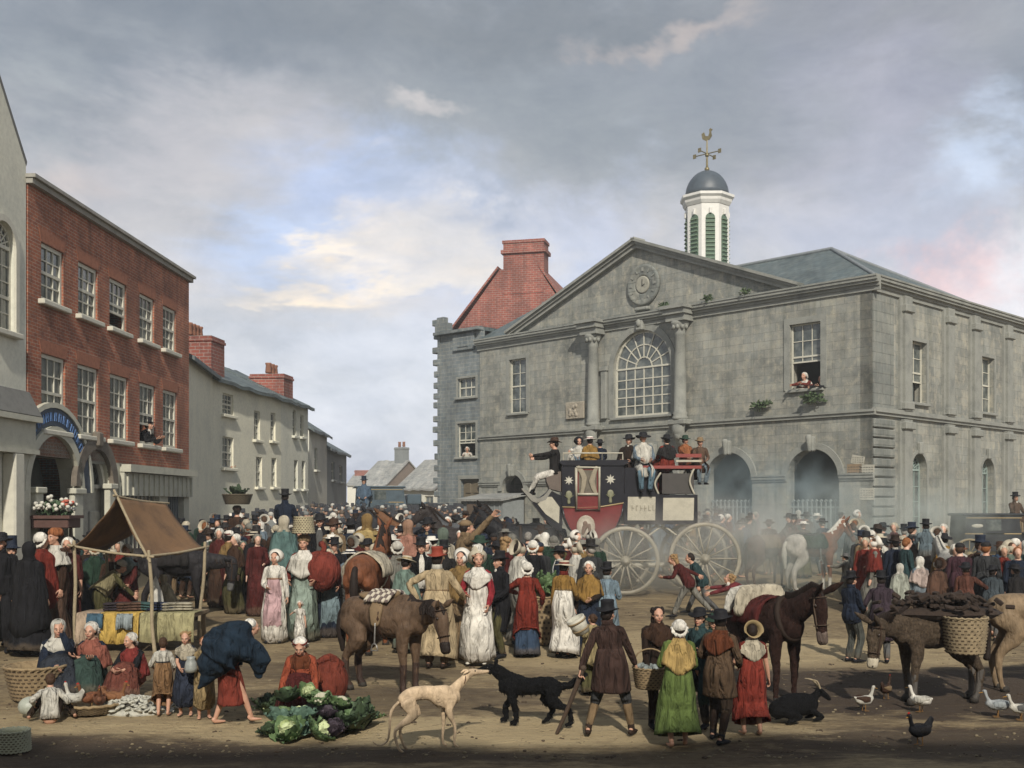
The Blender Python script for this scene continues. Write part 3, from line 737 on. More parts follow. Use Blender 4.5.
s = MB(); s.smooth = False; s.prism([(pk - pw - .1, EZ + .02), (pk - pw - .1, EZ + .2), (pk, pz + .22), (pk + pw + .1, EZ + .2), (pk + pw + .1, EZ + .02), (pk, pz + .06)], 6.6, 'y'); s.v = [(x, y + .5, z) for x, y, z in s.v]; s.build('pediment_roof', SLATE, rf)
# lion-head weeds on ledges
LEAF = mat('weed_leaf', (.07, .11, .045), .8, 8, .5)
def tuft(M, c, r, k, name, parent, seed=1, m=None, up_=.6):
    rs = random.Random(seed); s = MB(); s.M = M; s.smooth = False
    s.ell(c, (r * .5, r * .4, r * .35), 6, 5)
    for i in range(k):
        d = Vector((rs.gauss(0, 1), rs.gauss(0, .8), rs.gauss(up_, .7))).normalized() * r * rs.uniform(.4, 1.05); p = Vector(c) + Vector((d.x * 1.3, d.y, d.z * .8))
        q = Vector((rs.uniform(-1, 1), rs.uniform(-1, 1), rs.uniform(-.5, 1))).normalized(); q2 = q.cross(d.normalized()).normalized()
        l = r * rs.uniform(.28, .5); s.add([tuple(Vector(c) + (p - Vector(c)) * .35), tuple(p - q2 * l * .35), tuple(p + q * l * .6), tuple(p + q2 * l * .35)], [(0, 1, 2, 3)])
    return s.build(name, m or LEAF, parent, fix=False)
for px, py, r_ in ((816, 400, .42), (762, 407, .34), (770, 404, .2)):
    t_ = tuft(frameM(HF.rz, (HF.a.x, HF.a.y, 0)), (up(px), -.25, HF.z(px, py)), r_, 90, 'wall_weed', None, int(px))
    tag(t_, {816: 'green weed growing from the wall below the sash where the white-capped woman leans', 762: 'green weed on the string course above the second arch from the corner', 770: 'smallest tuft of weed on the string course, by the pediment side of the corner window'}[px], 'plant')
for i, (px, py) in enumerate(((669, 303), (712, 298), (750, 287))):
    t_ = tuft(frameM(HF.rz, (HF.a.x, HF.a.y, 0)), (up(px), -.35, EZ + .22), .26, 70, 'moss_tuft', None, i)
    tag(t_, ['dark moss clump on the ledge under the clock, beside the second column', 'dark moss clump on the cornice ledge midway between column and pediment end', 'dark moss clump where the pediment slope meets the cornice by the cupola'][i], 'moss')
# cupola: octagonal white lantern, lead dome, weathervane
cpx = 707; uC = None
d_in = 3.2
# find the point on the line parallel to the front, d_in behind it, that lies on the column of the picture
P0 = HF.a + Vector((-HF.d.y, HF.d.x)) * d_in
k_ = (cpx - HX) / F; uC = (k_ * P0.y - P0.x) / (HF.d.x - k_ * HF.d.y); Yc = P0.y + HF.d.y * uC
mp_ = Yc / F; R8 = 21.5 * mp_ / .97
zc0, zc1, zc2 = EZ + .6, ZP(203, Yc), ZP(171, Yc)
s = MB(); s.smooth = False
def oct_(r, z, c=(0, 0)): return [(uC + r * math.cos(PI / 8 + PI / 4 * k + .0), d_in + r * math.sin(PI / 8 + PI / 4 * k), z) for k in range(8)]
s.rings([oct_(R8, zc0), oct_(R8, zc1)]); WPAINT = mat('lantern_white', (.74, .73, .68), .6, 4, .15, .15); cup = s.build('cupola', WPAINT, hall)
s = MB(); s.smooth = False; s.rings([oct_(R8 * 1.03, zc1 - .25), oct_(R8 * 1.12, zc1 - .1), oct_(R8 * 1.14, zc1 + .02), oct_(R8 * 1.24, zc1 + .12), oct_(R8 * 1.24, zc1 + .24), oct_(R8 * .9, zc1 + .30)]); s.build('cupola_cornice', WPAINT, cup)
s = MB(); zz1 = zc1 + .28; hh = zc2 - zz1
s.lathe([(R8 * .98 * math.cos(t), zz1 + hh * math.sin(t)) for t in [PI / 2 * i / 9 for i in range(9)]] + [(.06, zz1 + hh)], 24, (uC, d_in, 0)); s.build('dome', mat('dome_lead', (.075, .095, .115), .45, 3, .35), cup)
LOUV = mat('green_louvre', (.10, .16, .11), .7, 6)
for k in range(8):
    a = PI / 4 * k; ap = R8 * math.cos(PI / 8); M_ = Matrix.Translation((uC, d_in, 0)) @ Matrix.Rotation(a + PI / 2, 4, 'Z') @ Matrix.Translation((0, -ap, 0))
    wl_ = R8 * .42; z0_, z1_ = zc1 - 3.15, zc1 - .95
    s = MB(); s.M = M_ @ Matrix.Translation((0, -.02, 0)); s.smooth = False; s.prism(archloop(0, z0_, wl_, z1_ , 8), .04, 'y'); lo = s.build('louvre', LOUV, cup)
    s = MB(); s.M = M_; s.smooth = False; z = z0_ + .08
    while z < z1_ + wl_ * .3: s.box((0, -.05, z), (wl_ * .92 if z < z1_ else wl_ * .6, .08, .03), rx=-.6); z += .19
    s.build('slat', mat('louvre_slat', (.22, .30, .20), .7, 6), lo)
    s = MB(); s.M = M_; s.box((0, -.05, z1_ + wl_ / 2 + .12), (.12, .1, .28), bev=.02); s.build('keystone', WPAINT, cup)
VANE = mat('tarnished_brass', (.26, .22, .12), .45, 6, .4, metal=.6)
s = MB(); zt = zz1 + hh; top = ZP(131, Yc); s.tube([(uC, d_in, zt - .05), (uC, d_in, top - .45)], [.06, .03], 8); s.ell((uC, d_in, zt + .08), .12, 10, 7); s.ell((uC, d_in, zt + .75), .10, 8, 6)
for a in (0.1, PI / 2 + .1):
    dx, dy = math.cos(a + HF.rz * 0), math.sin(a); s.tube([(uC - dx * .62, d_in - dy * .62, zt + .82), (uC + dx * .62, d_in + dy * .62, zt + .82)], .025, 6)
    for q in (-1, 1): s.box((uC + q * dx * .68, d_in + q * dy * .68, zt + .82), (.17, .03, .2)); 
vn = s.build('weathervane', VANE, cup); WPAINT = MATS['old_white_paint']
s = MB(); zr = top - .45; sc_ = .8
s.M = Matrix.Translation((uC, d_in, zr)) @ Matrix.Rotation(.2, 4, 'Z')
s.prism([(-.30 * sc_, .10), (-.36 * sc_, .36), (-.20 * sc_, .42), (-.10 * sc_, .22), (.06, .20), (.12, .36), (.10, .50), (.18, .56), (.28, .48), (.20, .40), (.24, .18), (.12, .02), (-.08, .0)], .04, 'y'); s.build('cockerel', VANE, vn)
# ------------------------------------------------------------------ narrow house against the hall, with lean-to and red gable behind
B = HF.a.copy()
nh_a = Vector((PX(438, 60.5), 60.5)); nh = Fac(nh_a, Vector((PX(481, 58.2), 58.2)))
NL = nh.len; nz = nh.z(460, 333)
house = thing('narrow_house', 'narrow blue-grey rubble house squeezed against the hall, ragged corner stones', 'house', (nh.a.x, nh.a.y, 0), nh.rz)
w1 = (nh.u(458), nh.z(467, 397), nh.u(476), nh.z(467, 378)); w2 = (nh.u(457.5), nh.z(467, 457), nh.u(476), nh.z(467, 423)); dr = (nh.u(461), gz(59) - .2, nh.u(480), nh.z(467, 479))
wallmesh([(0, .3), (NL, .3), (NL, nz), (0, nz)], [rect(*w1), rect(*w2), rect(*dr)], .3).build('wall', RUBBLE, house)
s = MB(); s.smooth = False; s.prism([(0, .3), (.3, .3), (.3, 5), (NL - .02, 5), (NL - .02, 5.3), (0, 5.3)], nz - .3); s.v = [(x, y, z + .3) for x, y, z in s.v]; s.build('rear_wall', RUBBLE, house)
s = MB(); s.smooth = False; s.box((NL / 2, 2.6, nz + .1), (NL, 5.4, .2)); s.build('roof', SLATE, house)
window(house, I4, *w1, 3, 2, open_=.0, surround=.12); window(house, I4, *w2, 3, 4, open_=.42, surround=.12, label='lower sash with its bottom half open')
s = MB(); s.box(((dr[0] + dr[2]) / 2, .2, (dr[1] + dr[3]) / 2), (dr[2] - dr[0] - .1, .08, dr[3] - dr[1])); 
for k in (0, 1):
    for j in range(3): s.box((dr[0] + (dr[2] - dr[0]) * (.3 + .4 * k), .14, dr[3] - .5 - j * .75), ((dr[2] - dr[0]) * .28, .06, .55), bev=.02)
d_ = s.build('door', mat('brown_door', (.16, .13, .085), .7, 5), house)
s = MB(); s.box(((dr[0] + dr[2]) / 2, -.03, dr[3] + .1), (dr[2] - dr[0] + .3, .12, .2)); 
for q in (dr[0] - .08, dr[2] + .08): s.box((q, -.03, (dr[1] + dr[3]) / 2), (.16, .1, dr[3] - dr[1]))
s.build('door_frame', TRIM, d_)
rs = random.Random(3); s = MB(); s.smooth = False; z = .6
while z < nz + .9: s.box((-.02 - rs.uniform(0, .14), .1, z), (.35 + rs.uniform(0, .2), .36, .34), bev=.03); z += rs.uniform(.45, .8)
s.box((.1, .1, nz / 2), (.2, .3, nz)); s.box((.3, .15, nz + .35), (.9, .5, .7)); s.box((.2, .15, nz + .85), (.6, .4, .4), bev=.05); s.build('corner_stone', RUBBLE, house)
s = MB(); s.box((NL * .62, -.06, nz - .55), (NL * .5, .12, .9), bev=.03); s.box((NL * .62, -.1, nz - .55), (NL * .25, .12, .55), bev=.03); s.box((NL / 2, -.1, nz + .08), (NL + .1, .5, .16)); s.build('parapet', RUBBLE, house)
# low shed in front of hall's far arch
lt = Fac(HF.a + HF.d * .3 + Vector((-HF.d.y, HF.d.x)) * -1.6, HF.a + HF.d * 3.6 + Vector((-HF.d.y, HF.d.x)) * -1.6)
sh = thing('market_shed', 'low lean-to shed of grey boards under the far arch of the hall', 'shed', (lt.a.x, lt.a.y, gz(56)), lt.rz)
s = MB(); s.smooth = False; s.box((1.6, .75, .95), (3.2, 1.5, 2.1)); 
for k in range(8): s.box((.2 + k * .4, -.02, .95), (.05, .05, 2.1))
s.build('wall', GREYR, sh)
s = MB(); s.smooth = False; s.box((1.6, .7, 2.15), (3.5, 1.9, .12), rx=.16); s.build('roof', PSLATE, sh)
s = MB(); s.smooth = False; s.box((.9, -.06, 1.0), (.7, .06, 1.6)); s.build('door', BROWNP, sh)
# red brick gable and stack rising behind
Yr = 66.0; rb = thing('brick_house', 'red brick gable end with massive chimney stack rising behind the hall', 'house', (PX(455, Yr), Yr, 0), rad(-14))
wd = (PX(572, Yr) - PX(452, Yr)); ap = (PX(524, Yr) - PX(455, Yr)); ze = ZP(333, Yr); za = ZP(272, Yr)
s = MB(); s.smooth = False; s.prism([(-.3, 1), (wd, 1), (wd, ze + .4), (ap + 1.0, za), (ap - 1.4, za), (0, ze)], 7, 'y'); s.build('wall', REDB2, rb)
s = MB(); s.smooth = False
s.prism([(ap - 1.5, za + .02), (-.5, ze - .15), (-.5, ze + .02), (ap - 1.5, za + .2)], 7.2, 'y'); s.prism([(ap + 1.05, za + .02), (wd + .3, ze + .25), (wd + .3, ze + .42), (ap + 1.05, za + .2)], 7.2, 'y'); s.v = [(x, y - .1, z) for x, y, z in s.v]
s.build('roof', REDB2, rb)
s = MB(); s.smooth = False; c0, c1 = PX(505, Yr) - PX(455, Yr), PX(546, Yr) - PX(455, Yr); zt = ZP(247, Yr)
s.box(((c0 + c1) / 2, .62, (za - 1.5 + zt) / 2), (c1 - c0, 1.3, zt - za + 1.5)); s.box(((c0 + c1) / 2, .62, zt - .5), (c1 - c0 + .26, 1.56, .22)); s.box(((c0 + c1) / 2, .62, zt + .1), (c1 - c0 + .12, 1.4, .18)); s.build('chimney', REDB2, rb)

# ------------------------------------------------------------------ left side of the square
def root_of(fc, name, label): return thing(name, label, 'house', (fc.a.x, fc.a.y, 0), fc.rz)
bf = Fac((-10.7, 23.85), (-10.33, 34.5)); BL_ = bf.len; be = 9.97
bh = root_of(bf, 'brick_house', 'three-storey red brick house with ten white sash windows and arched shopfronts')
def xs_of(fc, c, w, t0, t1, ph):  # window box on facade from picture column, width in metres
    u = fc.u(c); return u - w / 2, u + w / 2
WU = [(52.5, 307, 248), (88, 318, 267), (118, 330, 281), (147, 342, 297), (169.5, 350, 307)]
WLr = [(53.5, 428, 357), (88, 437, 367), (119, 440, 375), (147.5, 445, 384), (170, 450, 392)]
hl = []; wb = []
zu0 = np.mean([bf.z(c, b_) for c, b_, t in WU]); zu1 = np.mean([bf.z(c, t) for c, b_, t in WU]); zl0 = np.mean([bf.z(c, b_) for c, b_, t in WLr]); zl1 = np.mean([bf.z(c, t) for c, b_, t in WLr])
for i, (c, b_, t) in enumerate(WU): u = bf.u(c); wb.append((u - .56, zu0, u + .56, zu1, i == 2)); 
for i, (c, b_, t) in enumerate(WLr): u = bf.u(c); wb.append((u - .60, zl0, u + .60, zl1, i == 3)); 
gt = bf.z(115, 463)
a1 = bf.u(52); a2 = bf.u(94)
arch1 = archloop(a1, .1, 2.6, bf.z(52, 492) ); arch2 = archloop(a2, .1, 1.9, bf.z(94, 487))
sw0, sw1 = bf.u(120), bf.u(184)
shop = rect(bf.u(119), 1.4, bf.u(158), bf.z(138, 487)); door = rect(bf.u(168), .1, bf.u(184), bf.z(175, 488))
wallmesh([(0, gt), (BL_, gt), (BL_, be), (0, be)], [rect(*q[:4]) for q in wb], .25).build('wall', REDB, bh)
wallmesh([(0, -.3), (BL_, -.3), (BL_, gt), (0, gt)], [arch1, arch2, shop, door], .4).build('ground_floor_wall', GPAINT, bh)
boxwalls(bh, shift(I4, 0, .25), 0, BL_, 0, 9, -.3, be, REDB)
for q in wb: window(bh, I4, *q[:4], 3, 4, depth=.07, surround=0, open_=.34 if q[4] else 0, fr=.09, mb_=.035, sm=WPAINT, label='sash raised at the bottom' if q[4] else None)
for q in wb:   # flat arches of gauged brick over the heads
    s = MB(); s.smooth = False; s.M = shift(I4, 0, -.015); s.prism([(q[0] - .02, q[3] + .01), (q[2] + .02, q[3] + .01), (q[2] + .14, q[3] + .3), (q[0] - .14, q[3] + .3)], .06, 'y'); s.build('lintel', mat('gauged_brick', (.33, .13, .075), .9, 9, .5), bh)
s = MB(); s.smooth = False; s.box((BL_ / 2, .05, be + .05), (BL_ + .1, .36, .12)); s.box((BL_ / 2, .02, be + .15), (BL_ + .16, .46, .08)); s.build('cornice', mat('grey_coping', (.34, .33, .29), .9, 3), bh)
gable_roof(bh, I4, .1, BL_ - .1, .5, 9, be + .05, .6, eave=.1, over=0)
s = MB(); s.smooth = False; s.box((BL_ / 2, 9, be / 2), (BL_, .3, be)); 
# shopfront: fascia boards, blue lettered band, arches
s = MB(); s.smooth = False; s.box(((sw0 + BL_) / 2, -.12, gt - .12), (BL_ - sw0, .36, .2)); s.box(((sw0 + BL_) / 2, -.05, gt - .55), (BL_ - sw0, .14, .62))
for k in range(14): s.box((sw0 + .2 + k * (BL_ - sw0 - .4) / 13, -.14, gt - .55), (.07, .05, .6))
s.build('shop_fascia', GPAINT, bh)
sp1, sp2 = bf.z(52, 492), bf.z(94, 487)
def ringband(M, u, z, r0, r1, th, m, name, parent, k=20, y=-.05, a0=0, a1=PI):
    s = MB(); s.smooth = False; s.M = shift(M, 0, y); A = [a0 + (a1 - a0) * j / k for j in range(k + 1)]
    s.prism([(u + r1 * math.cos(a), z + r1 * math.sin(a)) for a in A] + [(u + r0 * math.cos(a), z + r0 * math.sin(a)) for a in reversed(A)], th, 'y'); return s.build(name, m, parent)
ringband(I4, a1, sp1, 1.3, 1.52, .16, GPAINT, 'arch_moulding', bh, y=-.12)
sg_ = ringband(I4, a1, sp1, 1.54, 1.95, .07, mat('dark_blue_board', (.045, .07, .11), .6, 5), 'shop_sign', bh, y=-.07)
ringband(I4, a1, sp1, 1.95, 2.07, .14, GPAINT, 'sign_border', sg_, y=-.11)
s = MB(); s.smooth = False; rs = random.Random(4)
for k in range(17):      # illegible gilt lettering round the arch
    a = rad(32 + k * 7.2); M_ = Matrix.Translation((a1 + 1.74 * math.cos(a), -.085, sp1 + 1.74 * math.sin(a))) @ Matrix.Rotation(-(a - PI / 2), 4, 'Y'); s.M = M_
    s.box((-.05, 0, 0), (.03, .02, .2)); s.box((.05 * rs.choice((1, 0, .5)), 0, 0), (.028, .02, .2)); s.box((0, 0, rs.choice((-.08, 0, .08))), (.1, .02, .03))
s.build('lettering', mat('faded_letter_paint', (.10, .20, .42), .6, 8), sg_)
ringband(I4, a2, sp2, .95, 1.28, .14, mat('dark_stone_arch', (.17, .145, .115), .9, 4, .5), 'arch_hood', bh, y=-.12)
s = MB(); s.box((a2, -.1, sp2 + 1.2), (.32, .2, .4), bev=.05); s.build('keystone', mat('dark_stone_arch', (.1, .1, .1)), bh)
ringband(I4, a2, sp2, .93, .80, .1, WPAINT, 'fanlight', bh, y=.1)
s = MB(); s.smooth = False; s.box((a2, .25, sp2 / 2 + .1), (1.84, .08, sp2 - .1)); s.box((a2, .18, sp2 + .02), (1.84, .1, .1)); 
for q in (-.45, .45):
    for zq in (.9, 2.2): s.box((a2 + q, .19, zq), (.6, .06, 1.0), bev=.02)
s.build('door', mat('grey_cream_door', (.36, .35, .30), .6, 5), bh)
s = MB(); s.smooth = False; s.M = shift(I4, 0, .3); s.prism(archloop(a2, .1, 1.8, sp2), .02, 'y'); s.build('fanlight_pane', GLASS, bh)
s = MB(); s.smooth = False; s.M = shift(I4, 0, .9); s.prism(archloop(a1, .1, 2.9, sp1), .02, 'y'); s.build('shop_interior', mat('shop_gloom', (.10, .11, .095), .9, 1.4, .5), bh)
for (u, w_, z0_, z1_) in ((bf.u(73.5), .5, 0, sp1), (bf.u(107.5), .36, 0, sp2), (bf.u(34), .35, 0, sp1)):
    s = MB(); s.box((u, -.06, z1_ / 2), (w_, .16, z1_), bev=.02); s.box((u, -.08, z1_ + .03), (w_ + .12, .24, .14), bev=.02); s.build('pilaster', GPAINT, bh)
window(bh, I4, shop[0][0], shop[0][1], shop[1][0], shop[2][1], 9, 3, depth=.12, surround=.1, sm=GPAINT, mid=False, mb_=.035)
s = MB(); s.smooth = False; du = (door[0][0] + door[1][0]) / 2; dw = door[1][0] - door[0][0]; s.box((du, .22, door[2][1] / 2), (dw, .07, door[2][1]))
for k in range(7): s.box((du - dw / 2 + .12 + k * (dw - .24) / 6, .17, door[2][1] / 2), (.05, .04, door[2][1] - .2))
s.build('door', mat('slate_grey_door', (.16, .18, .19), .7, 4), bh)

# pale gabled house at the picture's near left
pf = Fac((-10.98, 15.5), (-10.72, 23.8)); PLn = pf.len; pe = 10.3; PK = PLn * .45
ph_ = root_of(pf, 'gabled_house', 'pale rendered house with a tall gable and bow shopfront at the near end')
pw0 = pf.u(4); aw_ = archloop(pf.u(2.5), pf.z(3, 330), 1.0, pf.z(3, 245))
pe = pf.z(28, 167); gu = PLn - 3.2; gz_ = pe + (pf.z(0, 82) - pe) / (PLn - pf.u(0)) * 3.2; outer = [(0, -.3), (PLn, -.3), (PLn, pe), (gu, gz_), (0, pe + .3)]
wallmesh(outer, [aw_], .3).build('wall', PALE, ph_)
boxwalls(ph_, shift(I4, 0, .3), 0, PLn, 0, 8, -.3, pe, PALE)
q = (pf.u(2.5) - .5, pf.z(3, 330), pf.u(2.5) + .5, pf.z(3, 245) + .5); window(ph_, I4, *q, 3, 5, True, depth=.1, surround=.14, sm=WPAINT)
s = MB(); s.smooth = False; s.prism([(0, pe + .3), (gu, gz_), (PLn + .02, pe), (PLn + .06, pe + .1), (gu, gz_ + .14), (0, pe + .44)], 8.3, 'y'); s.build('roof', mat('grey_tile', (.16, .16, .15), .9, 4), ph_)
zf = pf.z(20, 440) + .0
s = MB(); s.smooth = False; u0_, u1_ = pf.u(-60), PLn + .05; s.box(((u0_ + u1_) / 2, -.16, zf + .45), (u1_ - u0_, .40, .12)); s.box(((u0_ + u1_) / 2, -.10, zf + .1), (u1_ - u0_ - .1, .24, .62)); s.box(((u0_ + u1_) / 2, -.13, zf - .26), (u1_ - u0_, .32, .1)); s.build('shop_fascia', GPAINT, ph_)
s = MB(); s.smooth = False; s.prism([(-.34, 0), (.0, 0), (.0, .55), (-.05, .55)], u1_ - u0_, 'x'); s.v = [(x + u0_, y, z + zf + .53) for x, y, z in s.v]; s.build('shop_canopy', mat('grey_tile', (.1, .1, .1)), ph_)
us = [pf.u(p) for p in (-4, 15, 33)]
s = MB(); s.box((us[1] - .35, -.14, (zf - .3) / 2), (.42, .30, zf - .3), bev=.04); s.build('pilaster', WPAINT, ph_)
window(ph_, shift(I4, 0, -.16), us[1] + .0, .9, PLn - .08, zf - .32, 2, 5, depth=.05, surround=.0, mid=False, fr=.1, m=GPAINT, sill=False)
s = MB(); s.smooth = False; s.box(((us[1] + PLn) / 2, -.1, .35), (PLn - us[1] - .1, .26, 1.1)); s.box(((us[1] + PLn) / 2, .02, 2), (PLn - us[1] - .1, .3, 4)); s.build('stall_riser', GPAINT, ph_)

# cream houses up the street
def cream(a, b, eave, name, label, wins, m=CREAM, rise=2.0, depth=7, roofm=None, oven=0, chims=(), wob=.05, shut=None):
    fc = Fac(a, b); r = root_of(fc, name, label)
    hs = [(fc.u(c - w_ / 2), fc.z(c, pb), fc.u(c + w_ / 2), fc.z(c, pt)) for (c, w_, pt, pb, nx_, ny_) in wins]
    wallmesh([(0, -.2), (fc.len, -.2), (fc.len, eave), (0, eave)], [rect(*h) for h in hs], .25).build('wall', m, r)
    boxwalls(r, shift(I4, 0, .25), 0, fc.len, 0, depth, -.2, eave, m)
    for h, w_ in zip(hs, wins): window(r, I4, *h, w_[4], w_[5], depth=.1, surround=0, m=WPAINT if w_[4] > 1 else GPAINT, sm=m, open_=w_[6] if len(w_) > 6 else 0)
    rf = gable_roof(r, I4, 0, fc.len, 0, depth, eave, rise, roofm or SLATE, wob=wob)
    for x in (0, fc.len - .3): gable_end(r, I4, x, 0, depth, eave, rise, m)
    for (x, y, z1, w_, d_, p) in chims: chimney(rf, I4, x, y, eave - .1, z1, w_, d_, p)
    return r, fc
Y = lambda e, py: (e - CAMZ) * F / (HY - py)
e1 = 7.6
a0 = (PX(186, 35.2), 35.2); a1_ = (PX(213, Y(e1, 379)), Y(e1, 379)); a2_ = (PX(281, Y(e1, 399)), Y(e1, 399)); a3_ = (PX(308, Y(e1, 408)), Y(e1, 408))
cream(a0, a1_, e1 + .1, 'cream_house', 'narrow blank cream-washed front joined to the red brick house', [], rise=1.6, wob=.0)
cream(a1_, a2_, e1, 'cream_house', 'cream rendered house with four sashes and a red stack of pots', [(228, 11, 394, 415, 3, 4), (228, 11, 437, 468, 3, 4), (257, 6, 411, 440, 2, 4), (273, 5, 413, 441, 2, 4), (259, 6, 457, 487, 2, 4), (274, 5, 458, 487, 2, 4)], rise=1.6, chims=((.6, 1.0, ZP(338, 40), 1.3, 1.9, 4), (9.2, .95, ZP(372, 47), 1.3, 1.6, 3)))
cream(a2_, a3_, e1, 'cream_house', 'flat cream house end with paired narrow windows and square brick stack', [(294.5, 3.5, 410, 436, 1, 3), (302, 3.5, 415, 437, 1, 3), (296, 3.6, 460, 489, 1, 3), (303.5, 3.5, 461, 489, 1, 3)], m=PALE, rise=1.7, chims=())
e2 = 7.0; b0 = (PX(309, 56), 56.); b1 = (PX(327, 62), 62.); b2 = (PX(346.5, 71), 71.)
cream(b0, b1, ZP(432, 59), 'cottage', 'white cottage gable catching light beyond the cream houses', [(316, 3, 448, 470, 1, 2)], m=WHITEW, rise=2.2, chims=((.8, 3.2, ZP(422, 57) + .9, 1.0, .8, 2),))
cream(b1, b2, ZP(453, 68), 'shaded_house', 'house closing the row on the far street bend, shade painted as grey', [(333, 3, 462, 480, 1, 2), (341, 3, 466, 482, 1, 2)], m=GREYR, rise=2.0, chims=((2.5, 3.2, ZP(443, 66) + 1.6, 1.0, .8, 2),))  # dark stretch of the same wall: its shade is put into the grey
# far end of the street, right-hand side: gabled cottages
def cottage(px0, px1, Yc, pe_, pr, label, ang, wn_=3, m=WHITEW, chim=True, depth=6, gb_m=None, roofm=None):
    x0, x1 = PX(px0, Yc), PX(px1, Yc); L_ = (x1 - x0) / math.cos(ang); ev = ZP(pe_, Yc); r = thing('cottage', label, 'house', (x0, Yc, 0), ang)
    rise = (ZP(pr, Yc + 2) - ev)
    hs = [((k + .5) * L_ / wn_ - .4, ev - 1.7, (k + .5) * L_ / wn_ + .4, ev - .6) for k in range(wn_)]
    wallmesh([(0, .5), (L_, .5), (L_, ev), (0, ev)], [rect(*h) for h in hs], .25).build('wall', m, r)
    boxwalls(r, shift(I4, 0, .25), 0, L_, 0, depth, .5, ev, m)
    for h in hs: window(r, I4, *h, 2, 2, surround=0, depth=.1, m=GPAINT)
    rf = gable_roof(r, I4, 0, L_, 0, depth, ev, rise, roofm or PSLATE, wob=.05)
    for x in (0, L_ - .3): gable_end(r, I4, x, 0, depth, ev, rise, gb_m or m)
    if chim: chimney(rf, I4, L_ - .8, depth / 2, ev + rise * .6, ev + rise + 1.1, 1.1, .8, 2, GREYR)
    return r
cottage(398, 437.5, 78, 488, 461, 'whitewashed cottage with grey stack hard against the narrow rubble house', rad(-38), 3)
cottage(356, 388, 100, 486, 462, 'whitewashed cottage with brown gable second from the rubble house', rad(-38), 2, gb_m=mat('brown_render', (.2, .16, .13), .9, 2))
r = thing('cottage', 'small far cottage with red chimney where the street ends', 'house', (PX(349, 120), 120, 0), rad(-8))
s = MB(); s.smooth = False; s.box((1.6, 3, 2.6), (3.6, 6, 4.8)); s.build('wall', WHITEW, r); gable_roof(r, I4, -.2, 3.4, 0, 6, 5.0, 1.2, PSLATE, eave=.15); chimney(r, I4, 1.2, 3, 5.2, 6.6, 2.6, .9, 0)
# unseen terrace added behind the camera, its roofline shaped to throw the foreground shadow
bk = thing('shade_terrace', 'unseen plain terrace behind the viewer, shaped to shade the foreground', 'house', (-16, -1.2, 0), 0)
tops = [(0, 10.8), (4, 10.8), (4, 11.0), (8, 11.0), (9.2, 11.2), (10.4, 10.5), (12.2, 10.5), (12.2, 10.1), (15, 10.1), (15, 10.35), (17.3, 10.35), (17.3, 10.15), (19, 10.15), (20.5, 10.8), (22, 10.4), (25, 10.4), (25, 10.9), (38, 10.9)]
s = MB(); s.smooth = False; s.prism([(0, 0), (38, 0)] + tops[::-1], 3, 'y'); s.v = [(x, y - 3, z) for x, y, z in s.v]; s.build('wall', PALE, bk)
for k in range(9):
    for j in range(3):
        s = MB(); s.smooth = False; s.box((2.2 + k * 4.1, .03, 2.4 + j * 3.2), (1.1, .06, 1.9)); w_ = s.build('window', WPAINT, bk)
        s = MB(); s.smooth = False; s.box((2.2 + k * 4.1, .05, 2.4 + j * 3.2), (.9, .06, 1.7)); s.build('pane', GLASS, w_)
# ------------------------------------------------------------------ people
V = Vector
def template(fn, vox, sm):
    s = MB(); fn(s); return remesh(s, vox, sm)
def head_fn(s, fat=1.0):
    s.ell((0, -.014, .030), (.074 * fat, .092, .084), 16, 12); s.ell((0, .020, -.034), (.056 * fat, .064, .076), 14, 10)
    s.ell((0, .060, -.090), (.024, .022, .020), 8, 6); s.tube([(0, .082, .018), (0, .100, -.012), (0, .106, -.022)], [.009, .012, .0145], 8)
    for x in (-1, 1):
        s.ell((x * .036, .058, -.026), (.026, .026, .028), 8, 6); s.ell((x * .074 * fat, -.006, -.006), (.010, .020, .030), 8, 6)
        s.tube([(x * .042, .070, .024), (x * .012, .083, .022)], [.011, .011], 8)
    s.tube([(-.018, .082, -.056), (0, .088, -.054), (.018, .082, -.056)], [.008, .010, .008], 8)
    s.tube([(0, -.02, -.05), (0, -.03, -.15)], [.050, .054], 12)
def head_lo(s):
    s.ell((0, -.010, .022), (.074, .092, .090), 10, 8); s.ell((0, .022, -.036), (.055, .062, .076), 10, 7); s.ell((0, .095, -.012), (.013, .020, .024), 6, 5)
    s.tube([(0, -.02, -.05), (0, -.03, -.15)], [.048, .052], 8)
HEAD = template(head_fn, .0085, 2); HEADL = template(head_lo, .02, 1)
def hand_fn(curl):
    """hand hanging down -z from the wrist at the origin, palm facing -x (towards the body), thumb forward (+y)"""
    def f(s):
        s.tube([(0, 0, .012), (0, .002, -.03), (0, .004, -.085)], [(.019, .024), (.015, .038), (.012, .042)], 12, 2)
        L4 = (.068, .078, .073, .056)
        for i, l in enumerate(L4):
            y = .036 - i * .0235; p = V((0, y, -.088)); pts = [p + V((0, 0, .018)), p]; a = 0
            for q in range(3):
                a += curl * (.9 if q else .6) + .12; d = V((-math.sin(a), (1.5 - i) * .05, -math.cos(a))); p = p + d * l / 3 * (1.1 if q == 0 else .95); pts.append(p)
            s.tube(pts, [.0092, .0092, .0086, .0080, .0070], 7)
        a = .55 + curl * .4; p = V((-.004, .028, -.022)); pts = [p]
        for q in range(3): p = p + V((-.014 - curl * .012 * q, .024 - .010 * q * (1 + curl), -.024 - .003 * q)); pts.append(p)
        s.tube(pts, [.0125, .0115, .0098, .0080], 7)
    return f
HANDS = {k: template(hand_fn(c), .0042, 1) for k, c in (('relax', .28), ('grip', 1.05), ('flat', .02))}
